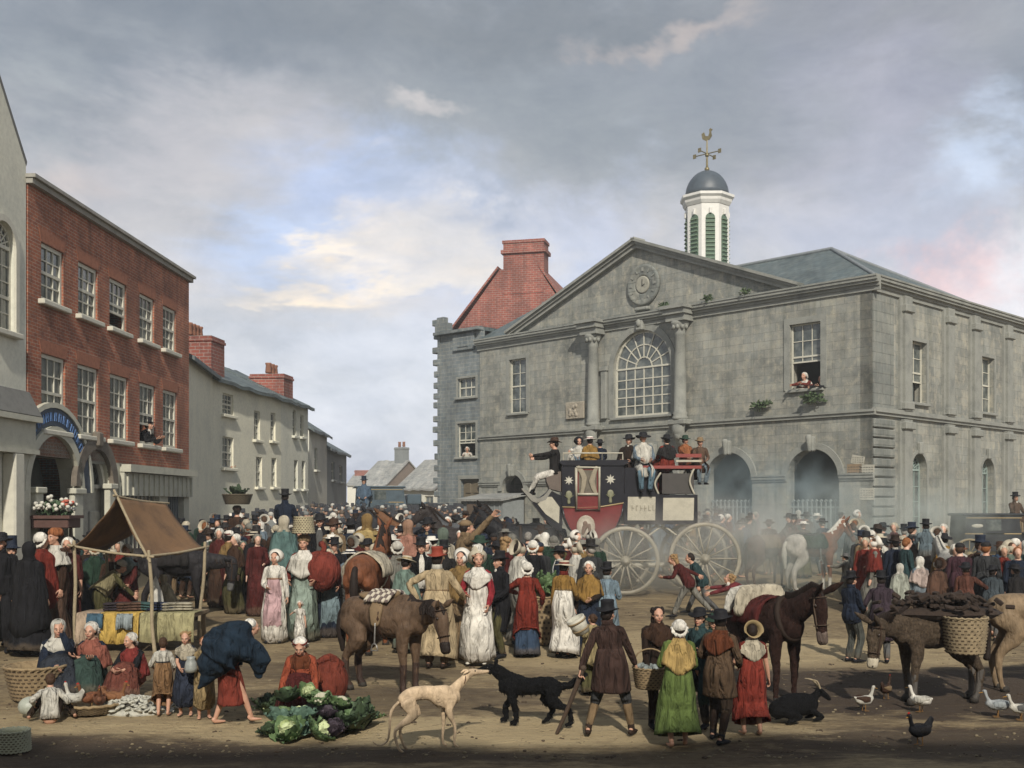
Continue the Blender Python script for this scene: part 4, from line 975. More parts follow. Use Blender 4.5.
def ik(a, b, l1, l2, pole):
    a, b = V(a), V(b); d = b - a; L_ = d.length
    if L_ > (l1 + l2) * .998: b = a + d.normalized() * (l1 + l2) * .998; d = b - a; L_ = d.length
    L_ = max(L_, abs(l1 - l2) + .01)
    x = (l1 * l1 - l2 * l2 + L_ * L_) / (2 * L_); h = math.sqrt(max(l1 * l1 - x * x, 0)); dn = d.normalized()
    p = V(pole) - dn * V(pole).dot(dn)
    if p.length < 1e-4: p = V((0, 1, 0)) - dn * dn.y
    return a + dn * x + p.normalized() * h, b
class Sk:
    """joints of one figure, 1.70 m tall, facing +y"""
    def __init__(s, fem=False, pelvis=(0, 0, .925), lean=0, side=0, twist=0, nod=0, turn=0, lh=None, rh=None, lf=None, rf=None, lfy=0, rfy=0, lp=None, rp=None, kp=None, fat=1, child=False, htilt=0):
        s.fem, s.fat, s.child = fem, fat, child
        s.pel = V(pelvis); s.R = Matrix.Rotation(rad(twist), 3, 'Z') @ Matrix.Rotation(rad(-lean), 3, 'X') @ Matrix.Rotation(rad(side), 3, 'Y')
        R1 = Matrix.Rotation(rad(twist * .5), 3, 'Z') @ Matrix.Rotation(rad(-lean * .6), 3, 'X') @ Matrix.Rotation(rad(side * .6), 3, 'Y')
        s.mid = s.pel + R1 @ V((0, .01, .24)); s.neck = s.mid + s.R @ V((0, -.005, .29)); sw = (.148 if fem else .172) * (1 if not child else .92)
        s.sh = {q: s.neck + s.R @ V((q * sw, -.01, -.068)) for q in (-1, 1)}
        s.HR = Matrix.Rotation(rad(turn + twist), 3, 'Z') @ Matrix.Rotation(rad(-(lean * .35 + nod)), 3, 'X') @ Matrix.Rotation(rad(htilt), 3, 'Y')
        s.hs = 1.14 if child else 1.0
        s.head = s.neck + s.R @ V((0, .0, .03)) + s.HR @ V((0, .03, .120)) * s.hs
        s.hip = {q: s.pel + R1 @ V((q * .088, 0, -.03)) for q in (-1, 1)}
        d = {-1: lh or (-.25, .10, .80), 1: rh or (.25, .10, .80)}
        s.el, s.wr = {}, {}
        for q in (-1, 1):
            s.el[q], s.wr[q] = ik(s.sh[q], d[q], .285, .255, (lp if q < 0 else rp) or (q * .6, -.8, -.35))
        f = {-1: lf or (-.10, 0, 0), 1: rf or (.10, .03, 0)}; s.kn, s.an, s.toe = {}, {}, {}
        for q in (-1, 1):
            a = V(f[q]) + V((0, 0, .085)); s.kn[q], s.an[q] = ik(s.hip[q], a, .43, .415, kp or (q * .15, 1, .1))
            fy = rad((lfy if q < 0 else rfy) + q * -8); s.toe[q] = s.an[q] + V((-math.sin(fy) * .13, math.cos(fy) * .13, -.055))
def place(tpl, R, t, sc=1.0):
    vs, fs = tpl; M = np.array(R) * sc; return (vs @ M.T + np.array(t)), fs
def put(s, tpl, R, t, sc=1.0, flip=False):
    vs, fs = tpl
    if flip: vs = vs * np.array([-1, 1, 1])
    v, f = place((vs, fs), R, t, sc); o = len(s.v); s.v.extend(map(tuple, v)); s.f.extend(tuple(o + i for i in q) for q in f); s.m += [s.k] * len(f); s.sm += [True] * len(f)
def body(sk, lod=2, grip=('relax', 'relax'), barefoot=False, bare=True):
    s = MB(); n = 12 if lod == 2 else 7; fx = sk.fat
    up = sk.R @ V((0, 0, 1))
    s.tube([sk.pel - V((0, 0, .06)), sk.pel + V((0, 0, .03)), sk.mid - up * .02, sk.neck - up * .20, sk.neck - up * .06, sk.neck + up * .02, sk.neck + (sk.head - sk.neck) * .5],
           [(.13 * fx, .10 * fx), (.155 * fx, .115 * fx), (.125 * fx, .10 * fx), (.15 * fx, .115 * fx), (.13, .085), (.062, .062), (.048, .05)], n, 3 if lod == 2 else 1)
    for q in (-1, 1):
        s.tube([sk.sh[q] - (sk.sh[q] - sk.neck) * .3, sk.sh[q], (sk.sh[q] + sk.el[q]) / 2, sk.el[q], sk.el[q] * .6 + sk.wr[q] * .4, sk.wr[q]], [.045, .052, .046, .037, .038, .024], n - 2, 2 if lod == 2 else 1)
        s.tube([sk.hip[q], sk.hip[q] * .5 + sk.kn[q] * .5, sk.kn[q], sk.kn[q] * .65 + sk.an[q] * .35 , sk.an[q]], [.085, .075, .052, .054, .034], n - 2, 2 if lod == 2 else 1)
        s.tube([sk.an[q] + V((0, -.0, -.03)) - (sk.toe[q] - sk.an[q]) * .25, sk.an[q] + V((0, 0, -.045)), sk.toe[q]], [(.032, .03), (.036, .034), (.040, .018)], 8, 2 if lod == 2 else 1)
    if lod == 2:
        put(s, HEAD, sk.HR, sk.head, sk.hs)
        v, f = remesh(s, .0105, 1); s = MB(); s.v = [tuple(p) for p in v]; s.f = f; s.m = [0] * len(f); s.sm = [True] * len(f)
    else: put(s, HEADL, sk.HR, sk.head, sk.hs)
    for q in (-1, 1):
        d = (sk.wr[q] - sk.el[q]).normalized(); z = -d
        y = V((0, 1, .2)) - z * V((0, 1, .2)).dot(z)
        if y.length < .1: y = V((0, 0, 1)) - z * z.z
        y.normalize(); x = y.cross(z); R = Matrix((x, y, z)).transposed()
        if lod == 2: put(s, HANDS[grip[0] if q < 0 else grip[1]], R, sk.wr[q] + d * .005, .98 if not sk.fem else .9, flip=q < 0)
        else: s.tube([sk.wr[q], sk.wr[q] + d * .07, sk.wr[q] + d * .14], [(.02, .025), (.016, .036), (.012, .022)], 6)
    if lod == 2:
        def hp(x, y, z): return sk.head + sk.HR @ V((x, y, z)) * sk.hs
        for x in (-.029, .029):
            s.k = 1; s.ell(hp(x, .0705, .001), (.0125, .0120, .0070), 8, 6, sk.HR); s.k = 2; s.ell(hp(x, .0805, .001), (.0062, .004, .0062), 8, 5, sk.HR)
            s.k = 4; s.tube([hp(x - .016, .082, .021), hp(x, .089, .025), hp(x + .016, .082, .021)], .0035, 5)
        s.k = 3; s.tube([hp(-.020, .085, -.056), hp(0, .094, -.055), hp(.020, .085, -.056)], [.004, .006, .004], 6)
    return s
BMATS = [SKIN, EYEW, EYED, LIP, BROW]
# ---- clothing
def spine(sk, t):
    """centre and axes along the trunk: t 0 pelvis, .45 waist, 1 neck base"""
    if t <= .45: a, b, k = sk.pel, sk.mid, t / .45
    else: a, b, k = sk.mid, sk.neck, (t - .45) / .55
    c = a.lerp(b, k); Z = (b - a).normalized() if 0 <= t <= 1 else (sk.neck - sk.mid).normalized()
    if t < 0: Z = (sk.mid - sk.pel).normalized(); c = sk.pel + Z * t * .53
    if t > 1: c = sk.neck + Z * (t - 1) * .53
    Rr = sk.R if t > .2 else Matrix.Identity(3).lerp(sk.R, max(t, 0) * 2) if False else sk.R
    X = (sk.sh[1] - sk.sh[-1]).normalized(); X = (X - Z * X.dot(Z)).normalized()
    if t < .3:
        X2 = V((1, 0, 0)); X = X2.lerp(X, max(t, 0) / .3); X = (X - Z * X.dot(Z)).normalized()
    return c, X, Z.cross(X), Z
def shell(s, rings, n=24, a0=0, a1=2 * PI, th=.012, fold=None, caps=False, seed=0):
    """rings: (centre, X, Y, rx, ry, fold amplitude). Closed or part-way round, with a real thickness."""
    full = abs(a1 - a0 - 2 * PI) < 1e-6; rs = random.Random(seed); ph = [rs.uniform(0, 6.28) for _ in range(4)]; fr = [rs.choice((5, 6, 7)), rs.choice((9, 11, 13)), rs.choice((15, 17, 19))]
    out = []; inn = []
    for rg_ in rings:
        c, X, Y_, rx, ry, fa = rg_[:6]; dp = rg_[6] if len(rg_) > 6 else None; ro = []; ri = []
        for k in range(n if full else n + 1):
            a = a0 + (a1 - a0) * k / n; w_ = 1 + fa * (.5 * math.sin(fr[0] * a + ph[0]) + .35 * math.sin(fr[1] * a + ph[1]) + .25 * math.sin(fr[2] * a + ph[2]))
            p = c + X * math.cos(a) * rx * w_ + Y_ * math.sin(a) * ry * w_; ro.append(p)
            ri.append(c + X * math.cos(a) * (rx * w_ - th) + Y_ * math.sin(a) * (ry * w_ - th))
            if dp is not None: q_ = abs(math.sin(a)) ** 5; ro[-1] = p - dp * q_; ri[-1] = ri[-1] - dp * q_
        out.append(ro); inn.append(ri)
    if full:
        rg = [[tuple(p) for p in r] for r in out] + [[tuple(p) for p in r] for r in reversed(inn)]
        m_ = len(rg[0]); vs = [p for r in rg for p in r]; fs = []; K = len(rg)
        for i in range(K):
            for j in range(m_): a, b = i * m_ + j, i * m_ + (j + 1) % m_; c_, d_ = ((i + 1) % K) * m_ + (j + 1) % m_, ((i + 1) % K) * m_ + j; fs.append((a, b, c_, d_))
        s.add(vs, fs)
    else:
        rg = [[tuple(p) for p in ro] + [tuple(p) for p in reversed(ri)] for ro, ri in zip(out, inn)]; s.rings(rg, True, True)
def torso_rings(sk, ts, ease=.02, fa=0.0, bust=True):
    W = {-.35: (.175, .125), -.2: (.178, .128), 0: (.165, .122), .25: (.145, .112), .45: (.130, .105), .7: (.150, .118), .80: (.160, .112), .88: (.150, .100), .95: (.112, .085), 1.0: (.080, .074), 1.05: (.062, .064), 1.12: (.058, .060)}
    ks = sorted(W); r = []
    for t in ts:
        i = max(j for j in range(len(ks)) if ks[j] <= t + 1e-9); j = min(i + 1, len(ks) - 1); k = 0 if i == j else (t - ks[i]) / (ks[j] - ks[i])
        a = [W[ks[i]][q] * (1 - k) + W[ks[j]][q] * k for q in (0, 1)]
        if sk.fem: a[0] *= .92
        f = sk.fat; c, X, Y_, Z = spine(sk, t)
        if t < .9: a = [q * f for q in a]
        if sk.fem and .6 < t < .8: c = c + Y_ * .015
        r.append((c, X, Y_, a[0] + ease, a[1] + ease, fa))
    return r
def coat_upper(s, sk, low=-.15, ease=.022, sleeves='long', n=20, puff=0, nk=1.03):
    ts = [low] + [t for t in (0, .2, .45, .6, .72, .80, .88, .95, 1.0, 1.03, 1.08) if low < t <= nk]
    shell(s, torso_rings(sk, ts, ease, .012), n, seed=int(sk.head.x * 99))
    for q in (-1, 1):
        sh = sk.sh[q]; inn = sh + (sk.neck - sh) * .35; e, w_ = sk.el[q], sk.wr[q]
        if sleeves == 'long': s.tube([inn, sh, (sh + e) / 2, e, (e + w_) / 2, w_ - (w_ - e) * .06], [.042, .062 + puff, .058, .052, .049, .040], 10, 2)
        elif sleeves == 'short': s.tube([inn, sh, sh.lerp(e, .35), sh.lerp(e, .62)], [.042, .064 + puff, .068 + puff, .052], 10, 2)
        elif sleeves == 'elbow': s.tube([inn, sh, sh.lerp(e, .5), e, e.lerp(w_, .25)], [.042, .064 + puff, .062, .058, .052], 10, 2)
def path_rings(pts, radii, fas, ref=V((1, 0, 0))):
    P = []; Rr = []; n = 4
    for i in range(len(pts) - 1):
        p0 = pts[max(i - 1, 0)]; p1 = pts[i]; p2 = pts[i + 1]; p3 = pts[min(i + 2, len(pts) - 1)]
        for k in range(n):
            t = k / n; P.append(.5 * ((2 * p1) + (p2 - p0) * t + (2 * p0 - 5 * p1 + 4 * p2 - p3) * t * t + (3 * p1 - p0 - 3 * p2 + p3) * t ** 3))
            Rr.append([radii[i][q] * (1 - t) + radii[i + 1][q] * t for q in (0, 1)] + [fas[i] * (1 - t) + fas[i + 1] * t])
    P.append(pts[-1]); Rr.append(list(radii[-1]) + [fas[-1]]); r = []
    for i, p in enumerate(P):
        d = (P[max(i - 1, 0)] - P[min(i + 1, len(P) - 1)]).normalized(); X = (ref - d * ref.dot(d)).normalized(); Y_ = d.cross(X)
        r.append((p, X, Y_, Rr[i][0], Rr[i][1], Rr[i][2]))
    return r
def skirt(s, sk, top=.55, hem=.04, rb=.26, ry=None, fa=.085, n=36, ease=.02, seed=0, a0=0, a1=2 * PI, bell=.5, th=.012, train=0, seat=False):
    c, X, Y_, Z = spine(sk, top); r0 = torso_rings(sk, [top], ease)[0]; f = sk.fat
    fm_ = (sk.an[-1] + sk.an[1]) / 2; kn = (sk.kn[-1] + sk.kn[1]) / 2; ry = ry or rb * .88
    end = V((fm_.x, fm_.y - .01 - train, fm_.z - .085 + hem))
    pts = [c, sk.pel + V((0, -.005, .0)) + (sk.R @ V((0, -.01, 0))), kn.lerp(sk.pel, .5) + V((0, -.01, 0)), kn + V((0, -.02, 0)), end]
    hipw = (.185 * f + ease, .145 * f + ease); rr = [(r0[3], r0[4]), hipw, (hipw[0] * (1 - bell * .5) + rb * bell * .5, hipw[1] * (1 - bell * .5) + ry * bell * .5), (hipw[0] * .4 + rb * .6, hipw[1] * .4 + ry * .6), (rb, ry)]
    if not seat and sk.pel.z > .5 and end.z > kn.z - .06:      # a short coat ends on the thigh: stop there
        t_ = max(.05, min(1.15, (sk.pel.z - end.z) / max(sk.pel.z - kn.z, .05))); e_ = sk.pel.lerp(kn, t_) + V((0, -.015, 0)); pts = [c, pts[1], pts[1].lerp(e_, .5), e_]; rr = [rr[0], hipw, ((hipw[0] + rb) / 2, (hipw[1] + ry) / 2), (rb, ry)]
    if seat: rr = [(r0[3], r0[4]), (.195 * f, .150), (.205, .125), (.215, .125), (rb, ry)]; pts[2] = kn.lerp(sk.pel, .5) + V((0, 0, .0)); pts[3] = kn + V((0, .0, -.02))
    sh_ = path_rings(pts, rr, [.0, fa * .35, fa * .6, fa * .85, fa][:len(pts)])
    shell(s, sh_, n, a0, a1, th, seed=seed)
def cape(s, sk, length=.42, drop=.13, back=0, flare=.10, ease=.026, fa=.06, seed=0, top=1.06, a0=0, a1=2 * PI, n=32):
    base = torso_rings(sk, [1.07, 1.0, .95, .88, .78], ease)
    rg = [base[0], base[1]]
    for j_, (ex_, ey_) in ((2, (.016, .004)), (3, (.042, .008)), (4, (.052, .010))): w_ = base[j_]; rg.append((w_[0], w_[1], w_[2], w_[3] + ex_, w_[4] + ey_, fa * .3))
    c, X, Y_, Z = spine(sk, .78); length = max(length - .07, .06)
    for k in range(1, 6):
        t = k / 5; cc = c - Z * length * t - Y_ * back * t; rg.append((cc, X, Y_, w_[3] + .052 + flare * t, w_[4] + .012 + flare * t * .9, fa * (.4 + .6 * t), Z * drop * t))
    shell(s, rg, n, a0, a1, .012, seed=seed)
def legs(s, sk, r=(.098, .075, .062), to=1.0, n=12):
    for q in (-1, 1):
        k, a = sk.kn[q], sk.an[q]
        if to >= .6: s.tube([sk.hip[q] + V((0, 0, .02)), sk.hip[q].lerp(k, .5), k, k.lerp(a, .5), k.lerp(a, to)], [(r[0] * sk.fat), r[0] * .93, r[1], (r[1] + r[2]) / 2, r[2]], n, 2)
        else: s.tube([sk.hip[q] + V((0, 0, .02)), sk.hip[q].lerp(k, .5), k, k.lerp(a, to)], [(r[0] * sk.fat), r[0] * .93, r[1], r[1] * .92], n, 2)
    s.ell(sk.pel + V((0, 0, 0)), (.165 * sk.fat, .125 * sk.fat, .12), 12, 8)
def shoes(s, sk, boot=0, sides=(-1, 1)):
    for q in sides:
        a, t = sk.an[q], sk.toe[q]; d = (t - a); d.z = 0; d.normalize()
        s.tube([a - d * .055 + V((0, 0, -.045)), a + V((0, 0, -.04)), a + d * .10 + V((0, 0, -.052)), a + d * .185 + V((0, 0, -.062))], [(.036, .036), (.043, .042), (.048, .030), (.034, .018)], 10, 2)
        s.tube([a + V((0, 0, -.03)), a + (sk.kn[q] - a) * (boot or .12)], [.044, .058 if boot > .5 else .048], 10)
def stockings(s, sk, sides=(-1, 1)):
    for q in sides: s.tube([sk.kn[q], sk.kn[q].lerp(sk.an[q], .35), sk.an[q]], [.058, .062, .042], 10, 2)
def HM(sk, tilt=0, side=0, dz=0, sc=1.0): return Matrix.Translation(sk.head) @ (sk.HR @ Matrix.Rotation(rad(-tilt), 3, 'X') @ Matrix.Rotation(rad(side), 3, 'Y')).to_4x4() @ Matrix.Scale(sk.hs * sc, 4) @ Matrix.Translation((0, -.012, dz))
def hair(s, sk, kind='short'):
    s.M = HM(sk)
    s.ell((0, -.018, .034), (.084, .092, .088), 14, 9)
    s.ell((0, -.050, -.005), (.080, .066, .082), 12, 8)
    if kind in ('long', 'wild'):
        s.ell((0, -.07, -.08), (.085, .05, .11), 12, 8)
    if kind == 'wild':
        for k in range(16): a = 2 * PI * k / 16; s.ell((.08 * math.cos(a), -.02 + .08 * math.sin(a) * (.6 if math.sin(a) > 0 else 1), .05 + .035 * math.sin(k * 2.3)), (.03, .03, .03), 6, 5)
    if kind == 'bun': s.ell((0, -.115, .03), (.04, .04, .045), 10, 7)
    if kind == 'side':
        for x in (-1, 1): s.ell((x * .074, .035, -.02), (.014, .02, .045), 8, 6)
    s.M = I4
def beard(s, sk):
    s.M = HM(sk); s.ell((0, .055, -.085), (.05, .035, .045), 10, 7); s.M = I4
HATS = {}
def hat(s, sk, kind, seed=0):
    s.M = HM(sk)
    def band(r, z, h=.02): pass
    if kind == 'top':
        s.lathe([(.080, .03), (.150, .048), (.152, .055), (.093, .062), (.084, .09), (.085, .145), (.090, .172), (.078, .182), (.0, .184)], 22, (0, -.012, .018), sq=(1, 1.12), fn=lambda a, r, z: (r, z + (.016 * math.cos(2 * a) if r > .12 else 0)))
    elif kind == 'tall':
        s.lathe([(.080, .03), (.155, .048), (.157, .055), (.092, .062), (.083, .12), (.080, .20), (.082, .255), (.078, .262), (0, .262)], 22, (0, -.012, .015), sq=(1, 1.12))
    elif kind == 'low':   # round felt hat, soft crown
        s.lathe([(.080, .02), (.165, .030), (.168, .038), (.096, .052), (.094, .09), (.085, .13), (.05, .148), (0, .15)], 22, (0, -.012, .022), sq=(1, 1.1), fn=lambda a, r, z: (r, z + (.022 * math.cos(2 * a + .4) if r > .13 else 0)))
    elif kind == 'slouch':
        s.lathe([(.080, .01), (.185, -.005), (.187, .004), (.098, .045), (.094, .085), (.075, .115), (0, .12)], 24, (0, -.012, .03), sq=(1, 1.08), fn=lambda a, r, z: (r * (1 + .05 * math.sin(3 * a)), z + (.026 * math.sin(2 * a + 1) if r > .13 else 0)))
    elif kind == 'cap':
        s.ell((0, -.02, .058), (.090, .100, .066), 14, 9); s.ell((0, .065, .055), (.062, .05, .012), 12, 6)
    elif kind == 'knit':
        s.ell((0, -.022, .046), (.088, .098, .088), 14, 9); s.lathe([(.086, 0), (.094, .01), (.09, .035), (.08, .04)], 16, (0, -.018, .045), sq=(1, 1.08)); s.ell((0, -.07, .14), (.03, .03, .03), 8, 6)
    elif kind == 'mob':   # gathered white cap with a frill
        s.ell((0, -.034, .048), (.098, .102, .094), 18, 11)
        s.M = HM(sk, -62); s.lathe([(.086, .012), (.118, .020), (.120, .028), (.088, .034)], 40, (0, -.010, .035), fn=lambda a, r, z: (r * (1 + .07 * math.sin(11 * a)), z + .008 * math.sin(13 * a)))
    elif kind == 'straw':   # flat straw hat, ribbon band
        s.lathe([(.078, .02), (.185, .022), (.187, .030), (.094, .036), (.090, .085), (.082, .095), (0, .097)], 26, (0, -.012, .03), sq=(1, 1.05), fn=lambda a, r, z: (r, z - (.02 * abs(math.cos(a)) if r > .13 else 0)))
    elif kind == 'bonnet':  # deep brim framing the face
        s.M = HM(sk, -72)
        s.lathe([(.0, -.085), (.07, -.078), (.094, -.03), (.096, .03), (.108, .06), (.150, .125), (.154, .124), (.100, .03), (.09, .03)], 24, (0, .0, .02), cap1=False, fn=lambda a, r, z: (r * (1.0 if math.sin(a) > -.3 else .86), z))
    elif kind == 'tallbonnet':
        s.M = HM(sk, -30); s.lathe([(.092, .0), (.088, .06), (.092, .15), (.088, .16), (0, .162)], 22, (0, -.01, .05)); s.M = HM(sk, -62)
        s.lathe([(.094, .02), (.150, .085), (.154, .083), (.098, .012)], 24, (0, 0, .02), cap0=False, cap1=False)
    elif kind == 'scarf':   # head shawl falling to the shoulders
        s.M = I4; rs_ = []
        for (z, y, rx, ry) in ((.132, -.02, .012, .012), (.124, -.022, .046, .052), (.102, -.026, .075, .084), (.065, -.030, .095, .106), (.02, -.036, .100, .110), (-.035, -.042, .093, .098), (-.09, -.040, .082, .082), (-.135, -.036, .098, .088), (-.18, -.03, .15, .11)):
            c = sk.head + sk.HR @ V((0, y, z)) * sk.hs; rs_.append((c, sk.HR @ V((1, 0, 0)), sk.HR @ V((0, 1, 0)), rx * sk.hs, ry * sk.hs, .02))
        shell(s, rs_[:], 26, PI * .5 + .62, PI * 2.5 - .62, .010, seed=seed)
        s.ell(sk.head + sk.HR @ V((0, -.02, .085)) * sk.hs, (.075 * sk.hs, .085 * sk.hs, .036 * sk.hs), 12, 7, sk.HR)
    elif kind == 'turban':
        s.lathe([(.088, -.01), (.106, .01), (.110, .045), (.098, .085), (.06, .115), (0, .12)], 20, (0, -.02, .03), fn=lambda a, r, z: (r * (1 + .03 * math.sin(5 * a + z * 60)), z))
    s.M = I4
def hband(s, sk, kind):
    s.M = HM(sk)
    if kind in ('top', 'tall'): s.lathe([(.093, .064), (.0925, .066), (.090, .092), (.086, .094)], 22, (0, -.012, .018), False, False, sq=(1, 1.12))
    elif kind in ('low', 'slouch'): s.lathe([(.100, .050), (.098, .075)], 22, (0, -.012, .022), False, False, sq=(1, 1.1))
    elif kind == 'straw': s.lathe([(.096, .036), (.096, .038), (.092, .068), (.088, .068)], 22, (0, -.012, .03), False, False, sq=(1, 1.05))
    elif kind == 'bonnet':
        s.M = HM(sk, -72); s.lathe([(.100, -.02), (.100, .020)], 24, (0, 0, .02), False, False, fn=lambda a, r, z: (r * (1.0 if math.sin(a) > -.3 else .86), z))
    elif kind in ('mob', 'knit', 'tallbonnet', 'turban'): s.lathe([(.101, .05), (.104, .055), (.103, .078), (.097, .08)], 22, (0, -.030, .0), False, False)
    s.M = I4

PAL = dict(black=(.022, .022, .026), soot=(.035, .032, .032), navy=(.028, .040, .070), blue=(.06, .10, .17), sky=(.14, .20, .25), teal=(.045, .09, .095), brown=(.085, .045, .028), dkbrown=(.045, .028, .02), rust=(.20, .065, .03),
           red=(.25, .04, .028), scarlet=(.31, .05, .032), maroon=(.13, .028, .025), green=(.12, .16, .05), dkgreen=(.035, .075, .05), olive=(.13, .12, .05), sage=(.20, .25, .20), yellow=(.46, .27, .075), ochre=(.36, .23, .09),
           cream=(.56, .50, .38), white=(.66, .63, .56), offwhite=(.50, .48, .42), tan=(.33, .23, .13), buff=(.44, .33, .20), grey=(.17, .17, .165), dkgrey=(.07, .072, .075), pink=(.48, .30, .30), orange=(.50, .19, .08), straw=(.50, .38, .20),
           ltblue=(.24, .31, .37), plum=(.10, .045, .06), hairbrown=(.06, .032, .018), hairdark=(.022, .015, .012), hairgrey=(.30, .28, .25), hairred=(.22, .085, .03), hairfair=(.30, .19, .09), stone=(.30, .29, .25), peach=(.50, .30, .20))
for k_, v_ in PAL.items():
    f_ = 1.12 if min(v_) > .4 else .85 if min(v_) > .25 else .64 if max(v_) > .12 else .62
    if not k_.startswith('hair'): PAL[k_] = tuple(q * f_ for q in v_)
SKINS = [(.58, .37, .27), (.50, .30, .21), (.62, .42, .32), (.46, .28, .19)]
def C_(c): return PAL[c] if isinstance(c, str) else c
def dress_figure(root, sk, p, lod=2):
    """children of one person: body, hair, clothes. p: what is worn"""
    seed = p.get('seed', 1); rs = random.Random(seed); skin = SKINS[seed % 4] if not p.get('skin') else p['skin']
    body(sk, lod, p.get('grip', ('relax', 'relax'))).build('body', BMATS, root, skin)
    nn = 30 if lod == 2 else 14
    hk = p.get('hair', 'short' if (not sk.fem or (p.get('hat') or ('',))[0] in ('mob', 'bonnet', 'scarf', 'tallbonnet')) else 'bun')
    if hk: s = MB(); hair(s, sk, hk); s.build('hair', HAIR, root, C_(p.get('hairc', rs.choice(('hairbrown', 'hairdark', 'hairbrown', 'hairgrey')))))
    if p.get('beard'): s = MB(); beard(s, sk); s.build('beard', HAIR, root, C_(p.get('hairc', 'hairbrown')))
    if 'skirt' in p:
        s = MB(); k = dict(p.get('sk', {})); skirt(s, sk, n=36 if lod == 2 else 16, seed=seed, **k); s.build('skirt', p.get('skm', CLOTH), root, C_(p['skirt']))
    if 'under' in p:
        s = MB(); k = dict(p.get('sk', {})); k['hem'] = p.get('underhem', .03); k['rb'] = k.get('rb', .26) * .93; k['ease'] = .01; skirt(s, sk, n=36 if lod == 2 else 16, seed=seed + 3, **k); s.build('petticoat', CLOTH, root, C_(p['under']))
    if 'apron' in p:
        s = MB(); k = dict(p.get('sk', {})); k['ease'] = k.get('ease', .02) + .014; k['rb'] = k.get('rb', .26) + .022; k['hem'] = p.get('aphem', .25); skirt(s, sk, n=18, seed=seed, a0=PI / 2 - p.get('apw', .85), a1=PI / 2 + p.get('apw', .85), **k)
        s.build('apron', CLOTH, root, C_(p['apron']))
    if 'legs' in p:
        s = MB(); br = p.get('breeches'); legs(s, sk, to=.12 if br else .93, n=12 if lod == 2 else 8); s.build('breeches' if br else 'trousers', CLOTH, root, C_(p['legs']))
        if br and p.get('stock', 'grey'):
            for q in (-1, 1): s = MB(); stockings(s, sk, (q,)); s.build('stocking', CLOTH, root, C_(p.get('stock', 'grey')))
    if p.get('shoes', 'black'):
        for q in (-1, 1): s = MB(); shoes(s, sk, p.get('boot', 0), (q,)); s.build('boot' if p.get('boot', 0) > .3 else 'shoe', HATM, root, C_(p.get('shoes', 'black')))
    if 'top' in p:
        s = MB(); coat_upper(s, sk, p.get('low', -.12 if not sk.fem else .35), sleeves=p.get('sleeves', 'long'), puff=p.get('puff', .0), nk=p.get('nk', 1.03), ease=p.get('ease', .022)); s.build('bodice' if sk.fem else ('shirt' if p.get('shirt') else 'jacket'), CLOTH, root, C_(p['top']))
    if 'tails' in p:
        s = MB(); op = p.get('open', .5); skirt(s, sk, top=.42, hem=p.get('them', .42), rb=p.get('trb', .21), ry=p.get('try_', .15), n=26, seed=seed, a0=PI / 2 + op, a1=PI * 2.5 - op, ease=.026, fa=.05); s.build('coat_skirts', CLOTH, root, C_(p['tails']))
    if 'vest' in p:
        s = MB(); rg = torso_rings(sk, [-.02, .2, .45, .7, .85, .95, 1.0], .030); rg = [(c, X, Y_, rx, ry, 0) for (c, X, Y_, rx, ry, f) in rg]; shell(s, rg, 10, PI / 2 - .36, PI / 2 + .36, .014); s.build('waistcoat', CLOTH, root, C_(p['vest']))
    if 'lapel' in p:
        for q in (-1, 1):
            s = MB(); rg = torso_rings(sk, [.45, .7, .85, .95, 1.0, 1.04], .040); shell(s, [(c, X, Y_, rx, ry, 0) for (c, X, Y_, rx, ry, f) in rg], 5, PI / 2 + q * .40 - .14, PI / 2 + q * .40 + .14, .018); s.build('lapel', CLOTH, root, C_(p['lapel']))
    if p.get('collar'):
        s = MB(); c, X, Y_, Z = spine(sk, 1.0); shell(s, [(c + Z * .005, X, Y_, .088, .082, 0), (c + Z * .04, X, Y_, .078, .078, 0), (c + Z * .085, X, Y_, .075, .080, 0)], 16, th=.012); s.build('collar', CLOTH, root, C_(p['collar']))
    if 'cravat' in p:
        s = MB(); c, X, Y_, Z = spine(sk, 1.02); shell(s, [(c, X, Y_, .066, .070, .0), (c + Z * .05, X, Y_, .060, .066, .02)], 14, th=.012); s.ell(c + Y_ * .085 - Z * .02, (.035, .02, .05), 8, 6); s.build('neckcloth', CLOTH, root, C_(p['cravat']))
    if 'shawl' in p:
        s = MB(); k = dict(length=.30, flare=.06); k.update(p.get('sh', {})); cape(s, sk, seed=seed + 5, n=32 if lod == 2 else 16, **k); s.build(p.get('shn', 'shawl'), p.get('shm', CLOTH), root, C_(p['shawl']))
    if 'kerchief' in p:
        s = MB(); cape(s, sk, length=.13, flare=.0, ease=.030, seed=seed, n=24); s.build('neckerchief', CLOTH, root, C_(p['kerchief']))
    if 'belt' in p:
        s = MB(); rg = torso_rings(sk, [.50, .58] if sk.fem else [.40, .47], .032); shell(s, [(c, X, Y_, rx, ry, 0) for (c, X, Y_, rx, ry, f) in rg], 20, th=.012); s.build('sash', CLOTH, root, C_(p['belt']))
    if 'hat' in p:
        hk, hc = p['hat'][:2]; s = MB(); hat(s, sk, hk, seed); h_ = s.build({'top': 'top_hat', 'tall': 'top_hat', 'low': 'round_hat', 'slouch': 'slouch_hat', 'cap': 'cap', 'knit': 'knitted_cap', 'mob': 'mob_cap', 'straw': 'straw_hat', 'bonnet': 'bonnet', 'tallbonnet': 'bonnet', 'scarf': 'headscarf', 'turban': 'turban'}[hk], CLOTH if hk in ('mob', 'scarf', 'knit', 'turban') else HATM, root, C_(hc))
        if len(p['hat']) > 2: s = MB(); hband(s, sk, hk); s.build('hat_band', CLOTH, h_, C_(p['hat'][2]))
